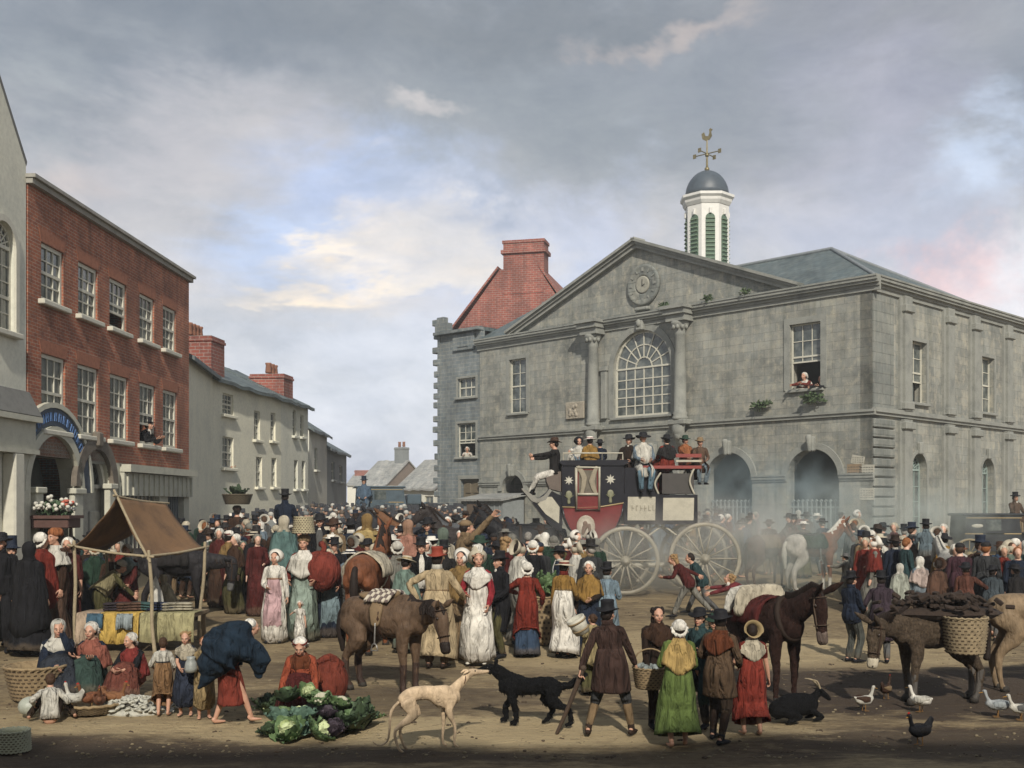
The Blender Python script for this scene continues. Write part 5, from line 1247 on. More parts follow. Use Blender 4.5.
    if 'plume' in p:
        s = MB(); s.M = HM(sk)
        for k in range(3): s.tube([(-.05 + .02 * k, 0, .12), (-.06 + .03 * k, -.04, .20), (-.02 + .04 * k, -.09, .235 - .01 * k)], [.012, .03, .02], 6, 2)
        s.build('plume', CLOTH, root, C_(p['plume']))
NAMED = []
def person(px, fy, top, face, label, p=None, sk=None, Yd=None, group=None, scale=None, lod=None, hh=1.70, dz=0, cat='person'):
    """px: picture column of the feet; fy/top: rows of feet and crown of the hat; face: 0 walks away, 90 to picture left, 180 to the viewer, 270 right"""
    p = dict(p or {}); k = dict(sk or {}); S = Sk(**k)
    hatz = {'top': .075, 'tall': .15, 'low': .055, 'slouch': .03, 'cap': .02, 'knit': .035, 'mob': .04, 'straw': .02, 'bonnet': .04, 'tallbonnet': .10, 'scarf': .02, 'turban': .04}.get((p.get('hat') or ('',))[0], .01)
    Htop = S.head.z + .115 * S.hs + hatz
    Yp = Yd or GY(fy); z0 = gz(Yp) + dz
    sc = scale or (CAMZ + (HY - top) * Yp / F - z0) / Htop
    X = PX(px, Yp)
    root = thing('person', label, cat, (X, Yp, z0), rad(face) - math.atan2(X, Yp) * 0, group, sc)
    lod = lod if lod is not None else (2 if sc * F / Yp * 1.7 > 62 else 1)
    dress_figure(root, S, p, lod); NAMED.append((px, root)); return root, S, sc
def wpt(root, v):
    """point on a figure in world metres"""
    return Matrix.Translation(root.location) @ Matrix.Rotation(root.rotation_euler.z, 4, 'Z') @ Matrix.Scale(root.scale.x, 4) @ V(v)
# ------------------------------------------------------------------ animals
def rot_about(p, c, ang):   # rotate in the y-z plane about c (positive lifts the front)
    d = V(p) - V(c); a = rad(ang); return V(c) + V((d.x, d.y * math.cos(a) - d.z * math.sin(a), d.y * math.sin(a) + d.z * math.cos(a)))
def horse_pts(neck=0, head=0, yaw=0, donkey=False):
    base = V((0, .44, 1.22)); poll0 = V((0, .92, 1.72))
    raw = dict(n1=(0, .48, 1.20), n2=(0, .72, 1.47), n3=(0, .90, 1.69), poll=(0, .93, 1.73), jowl=(0, 1.04, 1.60), nose=(0, 1.20, 1.40), muz=(0, 1.285, 1.29))
    P = {}
    for k, v in raw.items():
        p = V(v)
        if k in ('poll', 'jowl', 'nose', 'muz'): p = rot_about(p, raw['poll'], head)
        p = rot_about(p, base, neck if k != 'n1' else neck * .3)
        f = {'n1': .1, 'n2': .5}.get(k, 1.0); d = p - base; a = rad(yaw * f); p = base + V((d.x * math.cos(a) - d.y * math.sin(a), d.x * math.sin(a) + d.y * math.cos(a), d.z)); P[k] = p
    return P
def horse(label, color, loc, face, sc=1.0, neck=0, head=0, yaw=0, donkey=False, mane='hairdark', pose=(0, 0, 0, 0), socks=None, muzzle=None, lod=2, group=None, name='horse', tack=None, leglow=None, stocky=False):
    r = thing(name, label, 'donkey' if donkey else 'horse', loc, rad(face), group, sc); P = horse_pts(neck, head, yaw, donkey)
    s = MB(); k = .86 if donkey else 1; n = 16 if lod == 2 else 9
    s.tube([(0, -.66, 1.13), (0, -.55, 1.20), (0, -.25, 1.215), (0, .05, 1.16), (0, .36, 1.17), (0, .58, 1.12)], [(.13, .13), (.22, .23), (.235, .235), (.265, .29), (.22, .28), (.15, .19)], n, 3)
    s.ell((0, .36, 1.40), (.07, .2, .10), 8, 6)
    s.tube([P['n1'] + V((0, -.08, .02)), P['n2'], P['n3'], P['poll']], [(.14, .22), (.105, .165), (.075, .115), (.07, .095)], n - 4, 3)
    hk = 1.12 if donkey else 1
    s.tube([P['poll'], P['jowl'], P['nose'], P['muz']], [(.075, .09), (.078, .125 * hk), (.056, .075 * hk), (.058, .062 * hk)], 12, 3)
    ax = P['muz'] - P['poll']; ax.normalize(); side = ax.cross(V((0, 0, 1)));
    if side.length < .1: side = V((1, 0, 0))
    side.normalize(); upv = side.cross(ax).normalized()
    if upv.z < 0: upv = -upv; 
    for q in (-1, 1): s.ell(P['jowl'].lerp(P['poll'], .35) + side * q * .07 + upv * .03, (.022, .03, .022), 6, 5)
    dy = list(pose)
    fore = {}; hind = {}
    for i, q in enumerate((-1, 1)):
        f = dy[i]; h = dy[2 + i]
        fore[q] = [V((q * .12, .44, 1.06)), V((q * .145, .41, .84)), V((q * .14, .43 + f * .5, .49)), V((q * .14, .42 + f * .9, .13)), V((q * .14, .45 + f, .03))]
        hind[q] = [V((q * .12, -.50, 1.12)), V((q * .155, -.36 + h * .3, .86)), V((q * .14, -.60 + h * .6, .53)), V((q * .14, -.575 + h, .14)), V((q * .14, -.53 + h, .03))]
        s.tube(fore[q], [(.10, .15), (.075, .10), .052, .036, .05], n - 5 if n > 10 else 7, 3); s.tube(hind[q], [(.13, .22), (.105, .15), (.050, .065), .038, .05], n - 5 if n > 10 else 7, 3)
    v, f = remesh(s, .021 if lod == 2 else .04, 3 if lod == 2 else 1); s = MB(); s.v = [tuple(p) for p in v]; s.f = f; s.m = [0] * len(f); s.sm = [True] * len(f)
    eL = .30 if donkey else .17
    for q in (-1, 1):
        b = P['poll'] + side * q * .055 + upv * .05; tip = b + upv * eL * .85 - ax * eL * .35 + side * q * eL * .35
        s.tube([b, b.lerp(tip, .45), tip], [(.026, .03), (.032, .045), (.006, .008)], 8, 2)
    s.k = 1
    for q in (-1, 1): s.ell(P['poll'].lerp(P['nose'], .36) + side * q * .074 + upv * .035, (.018, .022, .020), 8, 6)
    for q in (-1, 1): s.ell(P['muz'] + side * q * .038 + upv * .035 + ax * .03, (.012, .012, .016), 6, 5)
    s.k = 0
    if donkey: s.v = [tuple(V(p) + noise.noise_vector(V(p) * 14) * .010) for p in s.v]
    s.build('body', [SHAG if donkey else FUR, EYED], r, C_(color))
    if muzzle: s = MB(); s.tube([P['nose'].lerp(P['muz'], .45), P['muz'] + ax * .012], [(.062, .074 * hk), (.064, .068 * hk)], 12, 3); s.build('muzzle', FUR, r, C_(muzzle))
    if lod == 2 or mane:
        s = MB(); rs = random.Random(int(sc * 99)); pts = [P['n1'] + V((0, -.02, .27)), P['n2'].lerp(P['n1'], .5) + V((0, -.08, .17)), P['n2'] + V((0, -.09, .12)), P['n3'] + V((0, -.07, .08)), P['poll'] + upv * .07]
        for i in range(len(pts) - 1):
            for t in (0, .17, .34, .5, .67, .84):
                p = pts[i].lerp(pts[i + 1], t); q = .6 if donkey else 1; sd = side * rs.uniform(.02, .07) * (0 if donkey else 1)
                s.tube([p + V((0, 0, .02 + (.05 if donkey else 0))), p + sd + V((0, -.02, -.07)), p + sd * 1.5 + V((0, .0, -.15 * q + (.11 if donkey else 0)))], [(.022, .035), (.022, .04), (.006, .02)], 6)
        s.tube([P['poll'] + upv * .06, P['poll'].lerp(P['jowl'], .4) + upv * .09, P['poll'].lerp(P['jowl'], 1.0) + upv * .09], [.03, .03, .008], 6); s.build('mane', HAIR, r, C_(mane))
    s = MB(); s.tube([(0, -.66, 1.28), (0, -.78, 1.20), (0, -.80, .95), (0, -.77, .62 if not donkey else .7)], [.035, .05, .07 if not donkey else .03, .03 if not donkey else .05], 8, 3); s.build('tail', HAIR, r, C_(mane))
    for d in (fore, hind):
        for q in (-1, 1): s = MB(); c = d[q][4]; s.lathe([(.062, .0), (.050, .075), (.03, .08)], 10, (c.x, c.y + .01, 0), sq=(1, 1.12)); s.build('hoof', HATM, r, (.04, .035, .03))
    if socks or leglow:
        for d in (fore, hind):
            for q in (-1, 1): s = MB(); s.tube([d[q][2], d[q][2].lerp(d[q][3], .5), d[q][3], d[q][4] + V((0, -.0, .04))], [.052 if leglow else .045, .044, .043, .056], 9); s.build('leg_marking', FUR, r, C_(socks or leglow))
    T = tack or {}
    if 'saddle' in T:
        s = MB(); s.tube([(0, -.22, 1.445), (0, -.05, 1.42), (0, .10, 1.43), (0, .20, 1.49)], [(.20, .05), (.19, .045), (.15, .045), (.06, .05)], 12, 3)
        for q in (-1, 1): s.tube([(q * .14, .02, 1.43), (q * .255, .04, 1.30), (q * .28, .05, 1.13)], [(.08, .03), (.11, .018), (.08, .012)], 8, 2)
        s.build('saddle', HATM, r, C_(T['saddle']))
        for q in (-1, 1): s = MB(); s.tube([(q * .29, .06, 1.1), (q * .305, .06, .82)], .012, 6); s.tube([(q * .305, .0, .72), (q * .305, .02, .80), (q * .305, .06, .84), (q * .305, .1, .80), (q * .305, .12, .72), (q * .305, .0, .72)], .010, 6); s.build('stirrup', mat('steel', (.35, .34, .32), .4, 20, .3, metal=.7), r)
    if 'blanket' in T:
        s = MB(); rg = []
        for i in range(9):
            y = -.34 + i * .075; row = []
            for j in range(17):
                a = -1.75 + 3.5 * j / 16; rx, rz = .262, .30; row.append((math.sin(a) * (rx + .03 + .02 * abs(a)), y + .01 * math.sin(j), 1.18 + math.cos(a) * rz + .0 + (.012 * math.sin(i * 2 + j))))
            rg.append(row + [(x * .93, yy, z - .022) for x, yy, z in reversed(row)])
        s.rings(rg); s.build('blanket', CLOTH, r, C_(T['blanket']))
    if T.get('bridle', lod == 2):
        s = MB(); c = C_(T.get('leather', (.05, .03, .02)))
        def loop(p, d1, d2, rx, ry, w_=.012): s.tube([p + side * math.cos(a) * rx + d2 * math.sin(a) * ry for a in [2 * PI * j / 12 for j in range(13)]], [(w_, w_ * .5)] * 13, 5, 1, rnd=False)
        loop(P['nose'].lerp(P['jowl'], .12), ax, upv, .072, .095 * hk); loop(P['poll'].lerp(P['jowl'], .32), ax, upv, .088, .125)
        for q in (-1, 1): s.tube([P['poll'] + side * q * .075 + upv * .03, P['jowl'] + side * q * .083, P['nose'] + side * q * .066], .011, 5)
        s.build('bridle', HATM, r, c)
    if 'collar' in T:
        s = MB(); c0 = V((0, .50, 1.21)); s.tube([c0 + V((math.cos(a) * .165, -math.sin(a) * .10, math.sin(a) * .255)) for a in [2 * PI * j / 16 for j in range(17)]], .042, 8, 1); s.build('horse_collar', HATM, r, C_(T['collar']))
    if 'girth' in T:
        s = MB(); s.tube([(math.sin(a) * .275, .08, 1.16 + math.cos(a) * .305) for a in [2 * PI * j / 20 for j in range(21)]], [(.035, .012)] * 21, 6, 1, rnd=False); s.build('girth', HATM, r, C_(T['girth']))
    for q in (r.children if stocky else ()):
        for v_ in q.data.vertices: z = v_.co.z; v_.co.z = z * .84 if z < .82 else z - .131
        for v_ in q.data.vertices: v_.co *= 1.1
    return r
def eye_pair(s, pts, r):
    k = s.k; s.k = 1
    for p in pts: s.ell(p, r, 8, 6)
    s.k = k
def greyhound(label, loc, face, sc):
    r = thing('dog', label, 'dog', loc, rad(face), None, sc); s = MB()
    s.tube([(0, -.36, .60), (0, -.25, .655), (0, -.05, .66), (0, .14, .60), (0, .28, .60)], [(.06, .075), (.078, .085), (.070, .085), (.095, .145), (.07, .10)], 14, 4)   # arched loin, deep chest
    s.tube([(0, .20, .60), (0, .32, .72), (0, .41, .80), (0, .455, .84)], [(.065, .10), (.045, .062), (.040, .048), (.042, .05)], 12, 3)
    s.tube([(0, .445, .85), (0, .51, .865), (0, .60, .862), (0, .70, .862)], [(.045, .048), (.042, .045), (.026, .030), (.020, .021)], 12, 3)
    for q in (-1, 1):
        df = .05 * q; dh = -.05 * q
        s.tube([(q * .055, .24, .60), (q * .065, .18, .44), (q * .06, .21 + df, .25), (q * .06, .20 + df, .06), (q * .06, .24 + df, .018)], [(.045, .07), (.035, .048), .021, .016, (.024, .016)], 9, 3)
        s.tube([(q * .06, -.32, .58), (q * .075, -.22 + dh, .42), (q * .06, -.42 + dh, .27), (q * .06, -.385 + dh, .07), (q * .06, -.34 + dh, .018)], [(.055, .10), (.042, .062), .021, .017, (.024, .016)], 9, 3)
    v, f = remesh(s, .010, 3); s = MB(); s.v = [tuple(p) for p in v]; s.f = f; s.m = [0] * len(f); s.sm = [True] * len(f)
    s.tube([(0, -.38, .60), (0, -.50, .48), (0, -.52, .28), (0, -.55, .14), (0, -.65, .10), (0, -.72, .15)], [.022, .018, .014, .012, .009, .005], 8, 3)
    for q in (-1, 1): s.tube([(q * .03, .45, .885), (q * .05, .42, .885), (q * .045, .38, .865)], [.016, .018, .008], 7, 2)
    eye_pair(s, [(q * .036, .525, .885) for q in (-1, 1)], .010); eye_pair(s, [(0, .718, .866)], .014)
    s.build('body', [FUR, EYED], r, (.66, .50, .33))
    s = MB(); s.tube([(math.cos(a) * .047, .395 + math.sin(a) * .012, .785 + math.sin(a) * .052) for a in [2 * PI * j / 12 for j in range(13)]], [(.012, .006)] * 13, 5, 1, rnd=False); s.build('collar', HATM, r, (.12, .07, .05)); return r
def shaggy_dog(label, loc, face, sc):
    r = thing('dog', label, 'dog', loc, rad(face), None, sc); s = MB()
    s.tube([(0, -.38, .50), (0, -.26, .54), (0, 0, .52), (0, .20, .54), (0, .34, .54)], [(.09, .10), (.125, .125), (.12, .115), (.135, .155), (.10, .13)], 14, 3)
    s.tube([(0, .26, .58), (0, .38, .68), (0, .46, .735)], [(.095, .12), (.085, .10), (.08, .085)], 12, 2)
    s.tube([(0, .45, .75), (0, .54, .755), (0, .64, .735), (0, .71, .73)], [(.078, .08), (.068, .07), (.042, .042), (.034, .032)], 12, 3)
    for q in (-1, 1):
        df = .08 * q; dh = .17 * q
        s.tube([(q * .09, .26, .52), (q * .095, .23, .38), (q * .09, .26 + df, .22), (q * .09, .25 + df, .06), (q * .09, .30 + df, .025)], [(.065, .085), (.055, .065), .042, .036, (.042, .026)], 9, 3)
        s.tube([(q * .085, -.34, .48), (q * .10, -.28 + dh * .4, .34), (q * .09, -.44 + dh * .7, .22), (q * .09, -.42 + dh, .06), (q * .09, -.37 + dh, .025)], [(.075, .11), (.062, .08), .040, .034, (.042, .026)], 9, 3)
    s.tube([(0, -.42, .54), (0, -.56, .55), (0, -.68, .62), (0, -.78, .70)], [.05, .055, .062, .03], 9, 3)
    v, f = remesh(s, .013, 2)
    rs = random.Random(2); v = np.array([p + np.array(noise.noise_vector(V(p) * 24)) * .020 + np.array(noise.noise_vector(V(p) * 60)) * .006 for p in v])
    s = MB(); s.v = [tuple(p) for p in v]; s.f = f; s.m = [0] * len(f); s.sm = [True] * len(f)
    for q in (-1, 1): s.tube([(q * .055, .47, .80), (q * .075, .46, .86), (q * .07, .47, .90)], [(.03, .02), (.028, .018), .006], 7, 2)
    eye_pair(s, [(q * .05, .575, .775) for q in (-1, 1)], .012)
    b = s.build('body', [SHAG, EYED], r, (.009, .009, .010))
    s = MB(); s.smooth = False
    for i in range(700):      # hanging locks
        p = V(v[rs.randrange(len(v))])
        if p.y > .60 or p.z < .05: continue
        d = V((rs.gauss(0, .3), -.5 + rs.gauss(0, .3), -1)).normalized(); l = rs.uniform(.02, .05); x = V((rs.gauss(0, 1), rs.gauss(0, 1), 0)).normalized() * .007
        s.add([tuple(p - x), tuple(p + x), tuple(p + d * l + (p - V((0, p.y, .5))) * .05)], [(0, 1, 2)])
    s.build('fur', SHAG, r, (.011, .011, .012), fix=False); return r
def fowl(kind, label, loc, face, sc, c1, c2=None, name='duck', cat='duck'):
    r = thing(name, label, cat, loc, rad(face), None, sc); s = MB(); lie = kind == 'lie'
    z = .10 if lie else .20
    s.tube([(0, -.20, z + .06), (0, -.10, z), (0, .06, z), (0, .15, z + .03)], [(.03, .02), (.09, .075), (.10, .09), (.055, .06)], 12, 3)
    if kind == 'hen': s.tube([(0, -.14, z + .04), (0, -.24, z + .16)], [(.05, .07), (.015, .05)], 8, 2)
    nk = [(0, .13, z + .04), (0, .18, z + .14), (0, .20, z + .22)] if kind != 'peck' else [(0, .13, z + .03), (0, .24, z + .02), (0, .30, z - .08)]
    s.tube(nk, [.045, .028, .030], 9, 3); h = V(nk[-1]); s.ell(h + V((0, .012, .008)), (.032, .042, .033), 10, 7)
    v, f = remesh(s, .011, 2); s = MB(); s.v = [tuple(p) for p in v]; s.f = f; s.m = [0] * len(f); s.sm = [True] * len(f)
    eye_pair(s, [h + V((q * .028, .03, .016)) for q in (-1, 1)], .006); s.build('body', [FUR, EYED], r, C_(c1))
    s = MB()
    for q in (-1, 1): s.tube([(q * .085, .07, z + .02), (q * .092, -.04, z + .03), (q * .045, -.19, z + .06)], [(.015, .05), (.016, .06), (.006, .015)], 8, 3)
    s.build('wing', FUR, r, C_(c2 or c1))
    s = MB(); d = V((0, .05, -.012)) if kind != 'peck' else V((0, .02, -.05)); s.tube([h + d * .6, h + d * (1.9 if cat == 'duck' else 1.5)], [(.013, .010), (.015 if cat == 'duck' else .004, .004)], 7, 2); s.build('beak', HATM, r, (.42, .22, .05))
    if cat == 'hen': s = MB(); s.ell(h + V((0, .02, .042)), (.006, .026, .018), 8, 6); s.build('comb', HATM, r, (.4, .03, .02))
    if not lie:
        s = MB()
        for q in (-1, 1): s.tube([(q * .04, 0, z - .05), (q * .045, .0, .02)], .008, 6); s.tube([(q * .045, -.01, .008), (q * .045, .06, .006)], [(.01, .006), (.026 if cat == 'duck' else .012, .004)], 6)
        s.build('feet', HATM, r, (.24, .13, .045))
    return r
# ------------------------------------------------------------------ baskets, stall goods, vegetables
WICK = mat('wicker', (.30, .22, .12), .85, 14, .5, .6, (.13, .085, .045), fine=90)
PWICK = mat('pale_wicker', (.42, .37, .24), .85, 14, .4, .6, (.2, .17, .1), fine=90)
WOOD = mat('weathered_wood', (.26, .20, .13), .85, 8, .45, .5, (.12, .09, .06), fine=60)
DWOOD = mat('dark_wood', (.07, .045, .03), .8, 8, .4, .4)
def basket(label, loc, r0, r1, h, m=WICK, handle=False, name='basket', rz=0, fill=None, cat='basket', tilt=None, rows=9, n=26):
    """woven basket: stakes and weft are real relief"""
    r = thing(name, label, cat, loc, rz); 
    if tilt: r.rotation_euler = tilt
    s = MB(); k = rows
    prof = []
    for i in range(k * 2 + 1):
        t = i / (k * 2); prof.append((r0 + (r1 - r0) * t ** .8, h * t, 1 if i % 2 else 0))
    def ring(rr, z, amp, ph): return [(rr * (1 + amp * (1 if (j + ph) % 2 else -1)) * math.cos(2 * PI * j / (n * 2)), rr * (1 + amp * (1 if (j + ph) % 2 else -1)) * math.sin(2 * PI * j / (n * 2)), z) for j in range(n * 2)]
    rg = [[(r0 * .3 * math.cos(2 * PI * j / (n * 2)), r0 * .3 * math.sin(2 * PI * j / (n * 2)), 0) for j in range(n * 2)]]
    for i, (rr, z, o) in enumerate(prof): rg.append(ring(rr + (.014 if o else 0) * r1 / .3, z, .042 if o else .012, (i // 2)))
    for i, (rr, z, o) in enumerate(reversed(prof)): rg.append(ring(rr - .03 * r1 / .3, max(z, .02), .0, 0)) if i % 3 == 0 or i == len(prof) - 1 else None
    f0 = len(s.f); s.rings(rg); N2 = n * 2
    for i in range(1, len(prof)):
        for j in range(N2):
            if ((i // 2) + j) % 2 and i % 2: s.m[f0 + i * N2 + j] = 1  # recessed faces coloured dark to paint the shade between the weave
    s.build('weave', [m, mat('wicker_recess_shade', (.075, .05, .028), .95, 14, .4)], r)
    s = MB(); s.tube([(r1 * 1.02 * math.cos(2 * PI * j / 48), r1 * 1.02 * math.sin(2 * PI * j / 48), h + .008 * math.sin(j * 2.6)) for j in range(49)], r1 * .055, 6, 1, rnd=False); s.build('rim', m, r)
    if handle:
        s = MB(); s.tube([(-r1, 0, h), (-r1 * .75, 0, h + r1 * .8), (0, 0, h + r1 * 1.1), (r1 * .75, 0, h + r1 * .8), (r1, 0, h)], r1 * .05, 6, 4); s.build('handle', m, r)
    return r
VEG = mat('leaf_green', (.12, .19, .08), .6, 9, .5, .4, (.07, .13, .045), fine=40)
VEGB = mat('blue_green_leaf', (.12, .20, .15), .6, 9, .5, .4, (.06, .12, .09), fine=40)
VEGP = mat('pale_heart', (.55, .62, .34), .6, 9, .4, .4, (.22, .30, .13), fine=40)
VEGD = mat('dark_leaf', (.045, .075, .035), .7, 9, .5, .4, fine=40)
VEGU = mat('purple_leaf', (.06, .045, .06), .65, 9, .5, .4, fine=40)
VEGW = mat('cauliflower', (.55, .53, .40), .8, 18, .3, .7, (.38, .36, .25), fine=80)
def leafsheet(s, M, L_, W_, cup, ruf, rs):
    """one cabbage leaf: cupped sheet with a ruffled rim and a raised midrib"""
    nu, nv = 10, 8; vs = []; ph = rs.uniform(0, 6)
    for i in range(nu + 1):
        u = i / nu
        for j in range(nv + 1):
            v = j / nv * 2 - 1; w_ = W_ * math.sin(PI * (.12 + .80 * u)) ** .7; e = abs(v) ** 2 * u
            vs.append((v * w_, L_ * u * (1 - .12 * v * v), cup * (u ** 1.6) * L_ * .6 + cup * .35 * v * v * w_ + ruf * e * (math.sin(13 * u + 6 * v + ph) + .6 * math.sin(27 * u + ph)) * L_ * 1.3 + (.02 * L_ * abs(math.sin(10 * u - abs(v) * 5))) - .012 * (1 - min(1, abs(v) * 5)) * L_))
    o = s.M; s.M = o @ M; n = nv + 1
    lo = [(x, y, z - .006) for x, y, z in vs]; K = len(vs)
    fs = [(i * n + j, i * n + j + 1, (i + 1) * n + j + 1, (i + 1) * n + j) for i in range(nu) for j in range(nv)]
    fs2 = [tuple(K + q for q in reversed(f)) for f in fs]; s.add(vs + lo, fs + fs2); s.M = o
def cabbage(label, loc, r, kind='green', seed=0, tilt=(0, 0, 0), group=None):
    rs = random.Random(seed); t = thing('cauliflower' if kind == 'cauli' else 'cabbage', label, 'cauliflower' if kind == 'cauli' else 'cabbage', loc, 0, group); t.rotation_euler = tilt
    inner, outer = {'green': (VEGP, VEG), 'blue': (VEGP, VEGB), 'dark': (VEG, VEGD), 'purple': (VEGU, VEGU), 'cauli': (VEGW, VEG), 'savoy': (VEG, VEGB)}[kind]
    s = MB()
    if kind == 'cauli':
        for i in range(46):
            a = i * 2.4; q = math.sqrt(i / 46); s.ell((r * .55 * q * math.cos(a), r * .55 * q * math.sin(a), r * .62 * math.sqrt(max(0, 1 - q * q)) + r * .35), (r * .13,) * 3, 7, 5)
    else: s.ell((0, 0, r * .55), (r * .50, r * .50, r * .52), 14, 10)
    h_ = s.build('head', inner, t)
    s = MB(); 
    for i in range(8):
        a = i * 2.4; M_ = Matrix.Rotation(a, 4, 'Z') @ Matrix.Translation((0, r * .12, r * .12)) @ Matrix.Rotation(rad(58 + rs.uniform(-8, 8)), 4, 'X'); leafsheet(s, M_, r * 1.0, r * .55, .55, .03, rs)
    if kind != 'cauli': s.build('heart_leaves', inner, t, fix=False)
    s = MB()
    for i in range(11):
        a = i * 2.4 + .5; M_ = Matrix.Rotation(a, 4, 'Z') @ Matrix.Translation((0, r * .15, r * .06)) @ Matrix.Rotation(rad(rs.uniform(8, 50)), 4, 'X'); leafsheet(s, M_, r * rs.uniform(.95, 1.3), r * .62, .42, .055, rs)
    s.build('outer_leaves', outer, t, fix=False); return t
def greens(label, loc, r, n, m, seed, name='greens', cat='vegetable', hh=1.0):
    rs = random.Random(seed); t = thing(name, label, cat, loc); s = MB()
    for i in range(n):
        a = rs.uniform(0, 2 * PI); M_ = Matrix.Rotation(a, 4, 'Z') @ Matrix.Translation((0, rs.uniform(0, r * .4), rs.uniform(.0, .3) * r * hh)) @ Matrix.Rotation(rad(rs.uniform(5, 65)), 4, 'X'); leafsheet(s, M_, r * rs.uniform(.5, .95), r * .26, .35, .07, rs)
    s.build('leaves', m, t, fix=False); s = MB()
    for i in range(7): a = rs.uniform(0, 2 * PI); s.tube([(0, 0, .03), (math.cos(a) * r * .5, math.sin(a) * r * .5, .05 + r * .25 * rs.random())], [.018, .008], 6)
    s.build('stalks', VEGP, t); return t
def wheel(root, c, R_, m, spokes=14, th=.09, hub=.13, name='wheel', dish=0.0):
    """wheel in the x-z plane"""
    s = MB(); n = 48; w_ = th * .5
    s.rings([[(c[0] + math.cos(2 * PI * j / n) * rr, c[1] + yy, c[2] + math.sin(2 * PI * j / n) * rr) for rr, yy in ((R_, -w_ * .8), (R_, w_ * .8), (R_ - th, w_ * .8), (R_ - th, -w_ * .8))] for j in list(range(n))] , False, False)
    k = len(s.v); b = k - n * 4
    for q in range(4): s.f.append((b + (n - 1) * 4 + q, b + (n - 1) * 4 + (q + 1) % 4, b + (q + 1) % 4, b + q)); s.m.append(0); s.sm.append(False)
    wl_ = s.build(name, m, root)
    s = MB(); s.M = Matrix.Translation(c) @ Matrix.Rotation(PI / 2, 4, 'X'); s.lathe([(0, -.16), (hub * .55, -.16), (hub * .6, -.10), (hub, -.06), (hub, .06), (hub * .6, .10), (hub * .55, .16), (0, .16)], 18); s.build('hub', m, wl_)
    for j in range(spokes):
        a = 2 * PI * j / spokes; s = MB(); s.tube([(c[0] + math.cos(a) * hub * .8, c[1], c[2] + math.sin(a) * hub * .8), (c[0] + math.cos(a) * (R_ - th * .5), c[1], c[2] + math.sin(a) * (R_ - th * .5))], [.030 * R_, .022 * R_], 6, rnd=False); s.build('spoke', m, wl_)
    s = MB(); s.M = Matrix.Translation(c) @ Matrix.Rotation(PI / 2, 4, 'X'); s.lathe([(R_ + .012, -w_ * .7), (R_ + .012, w_ * .7), (R_ - .005, w_ * .7), (R_ - .005, -w_ * .7)], n, cap0=False, cap1=False)
    s.build('tyre', mat('iron_tyre', (.16, .15, .13), .5, 9, .4), wl_)
    return wl_

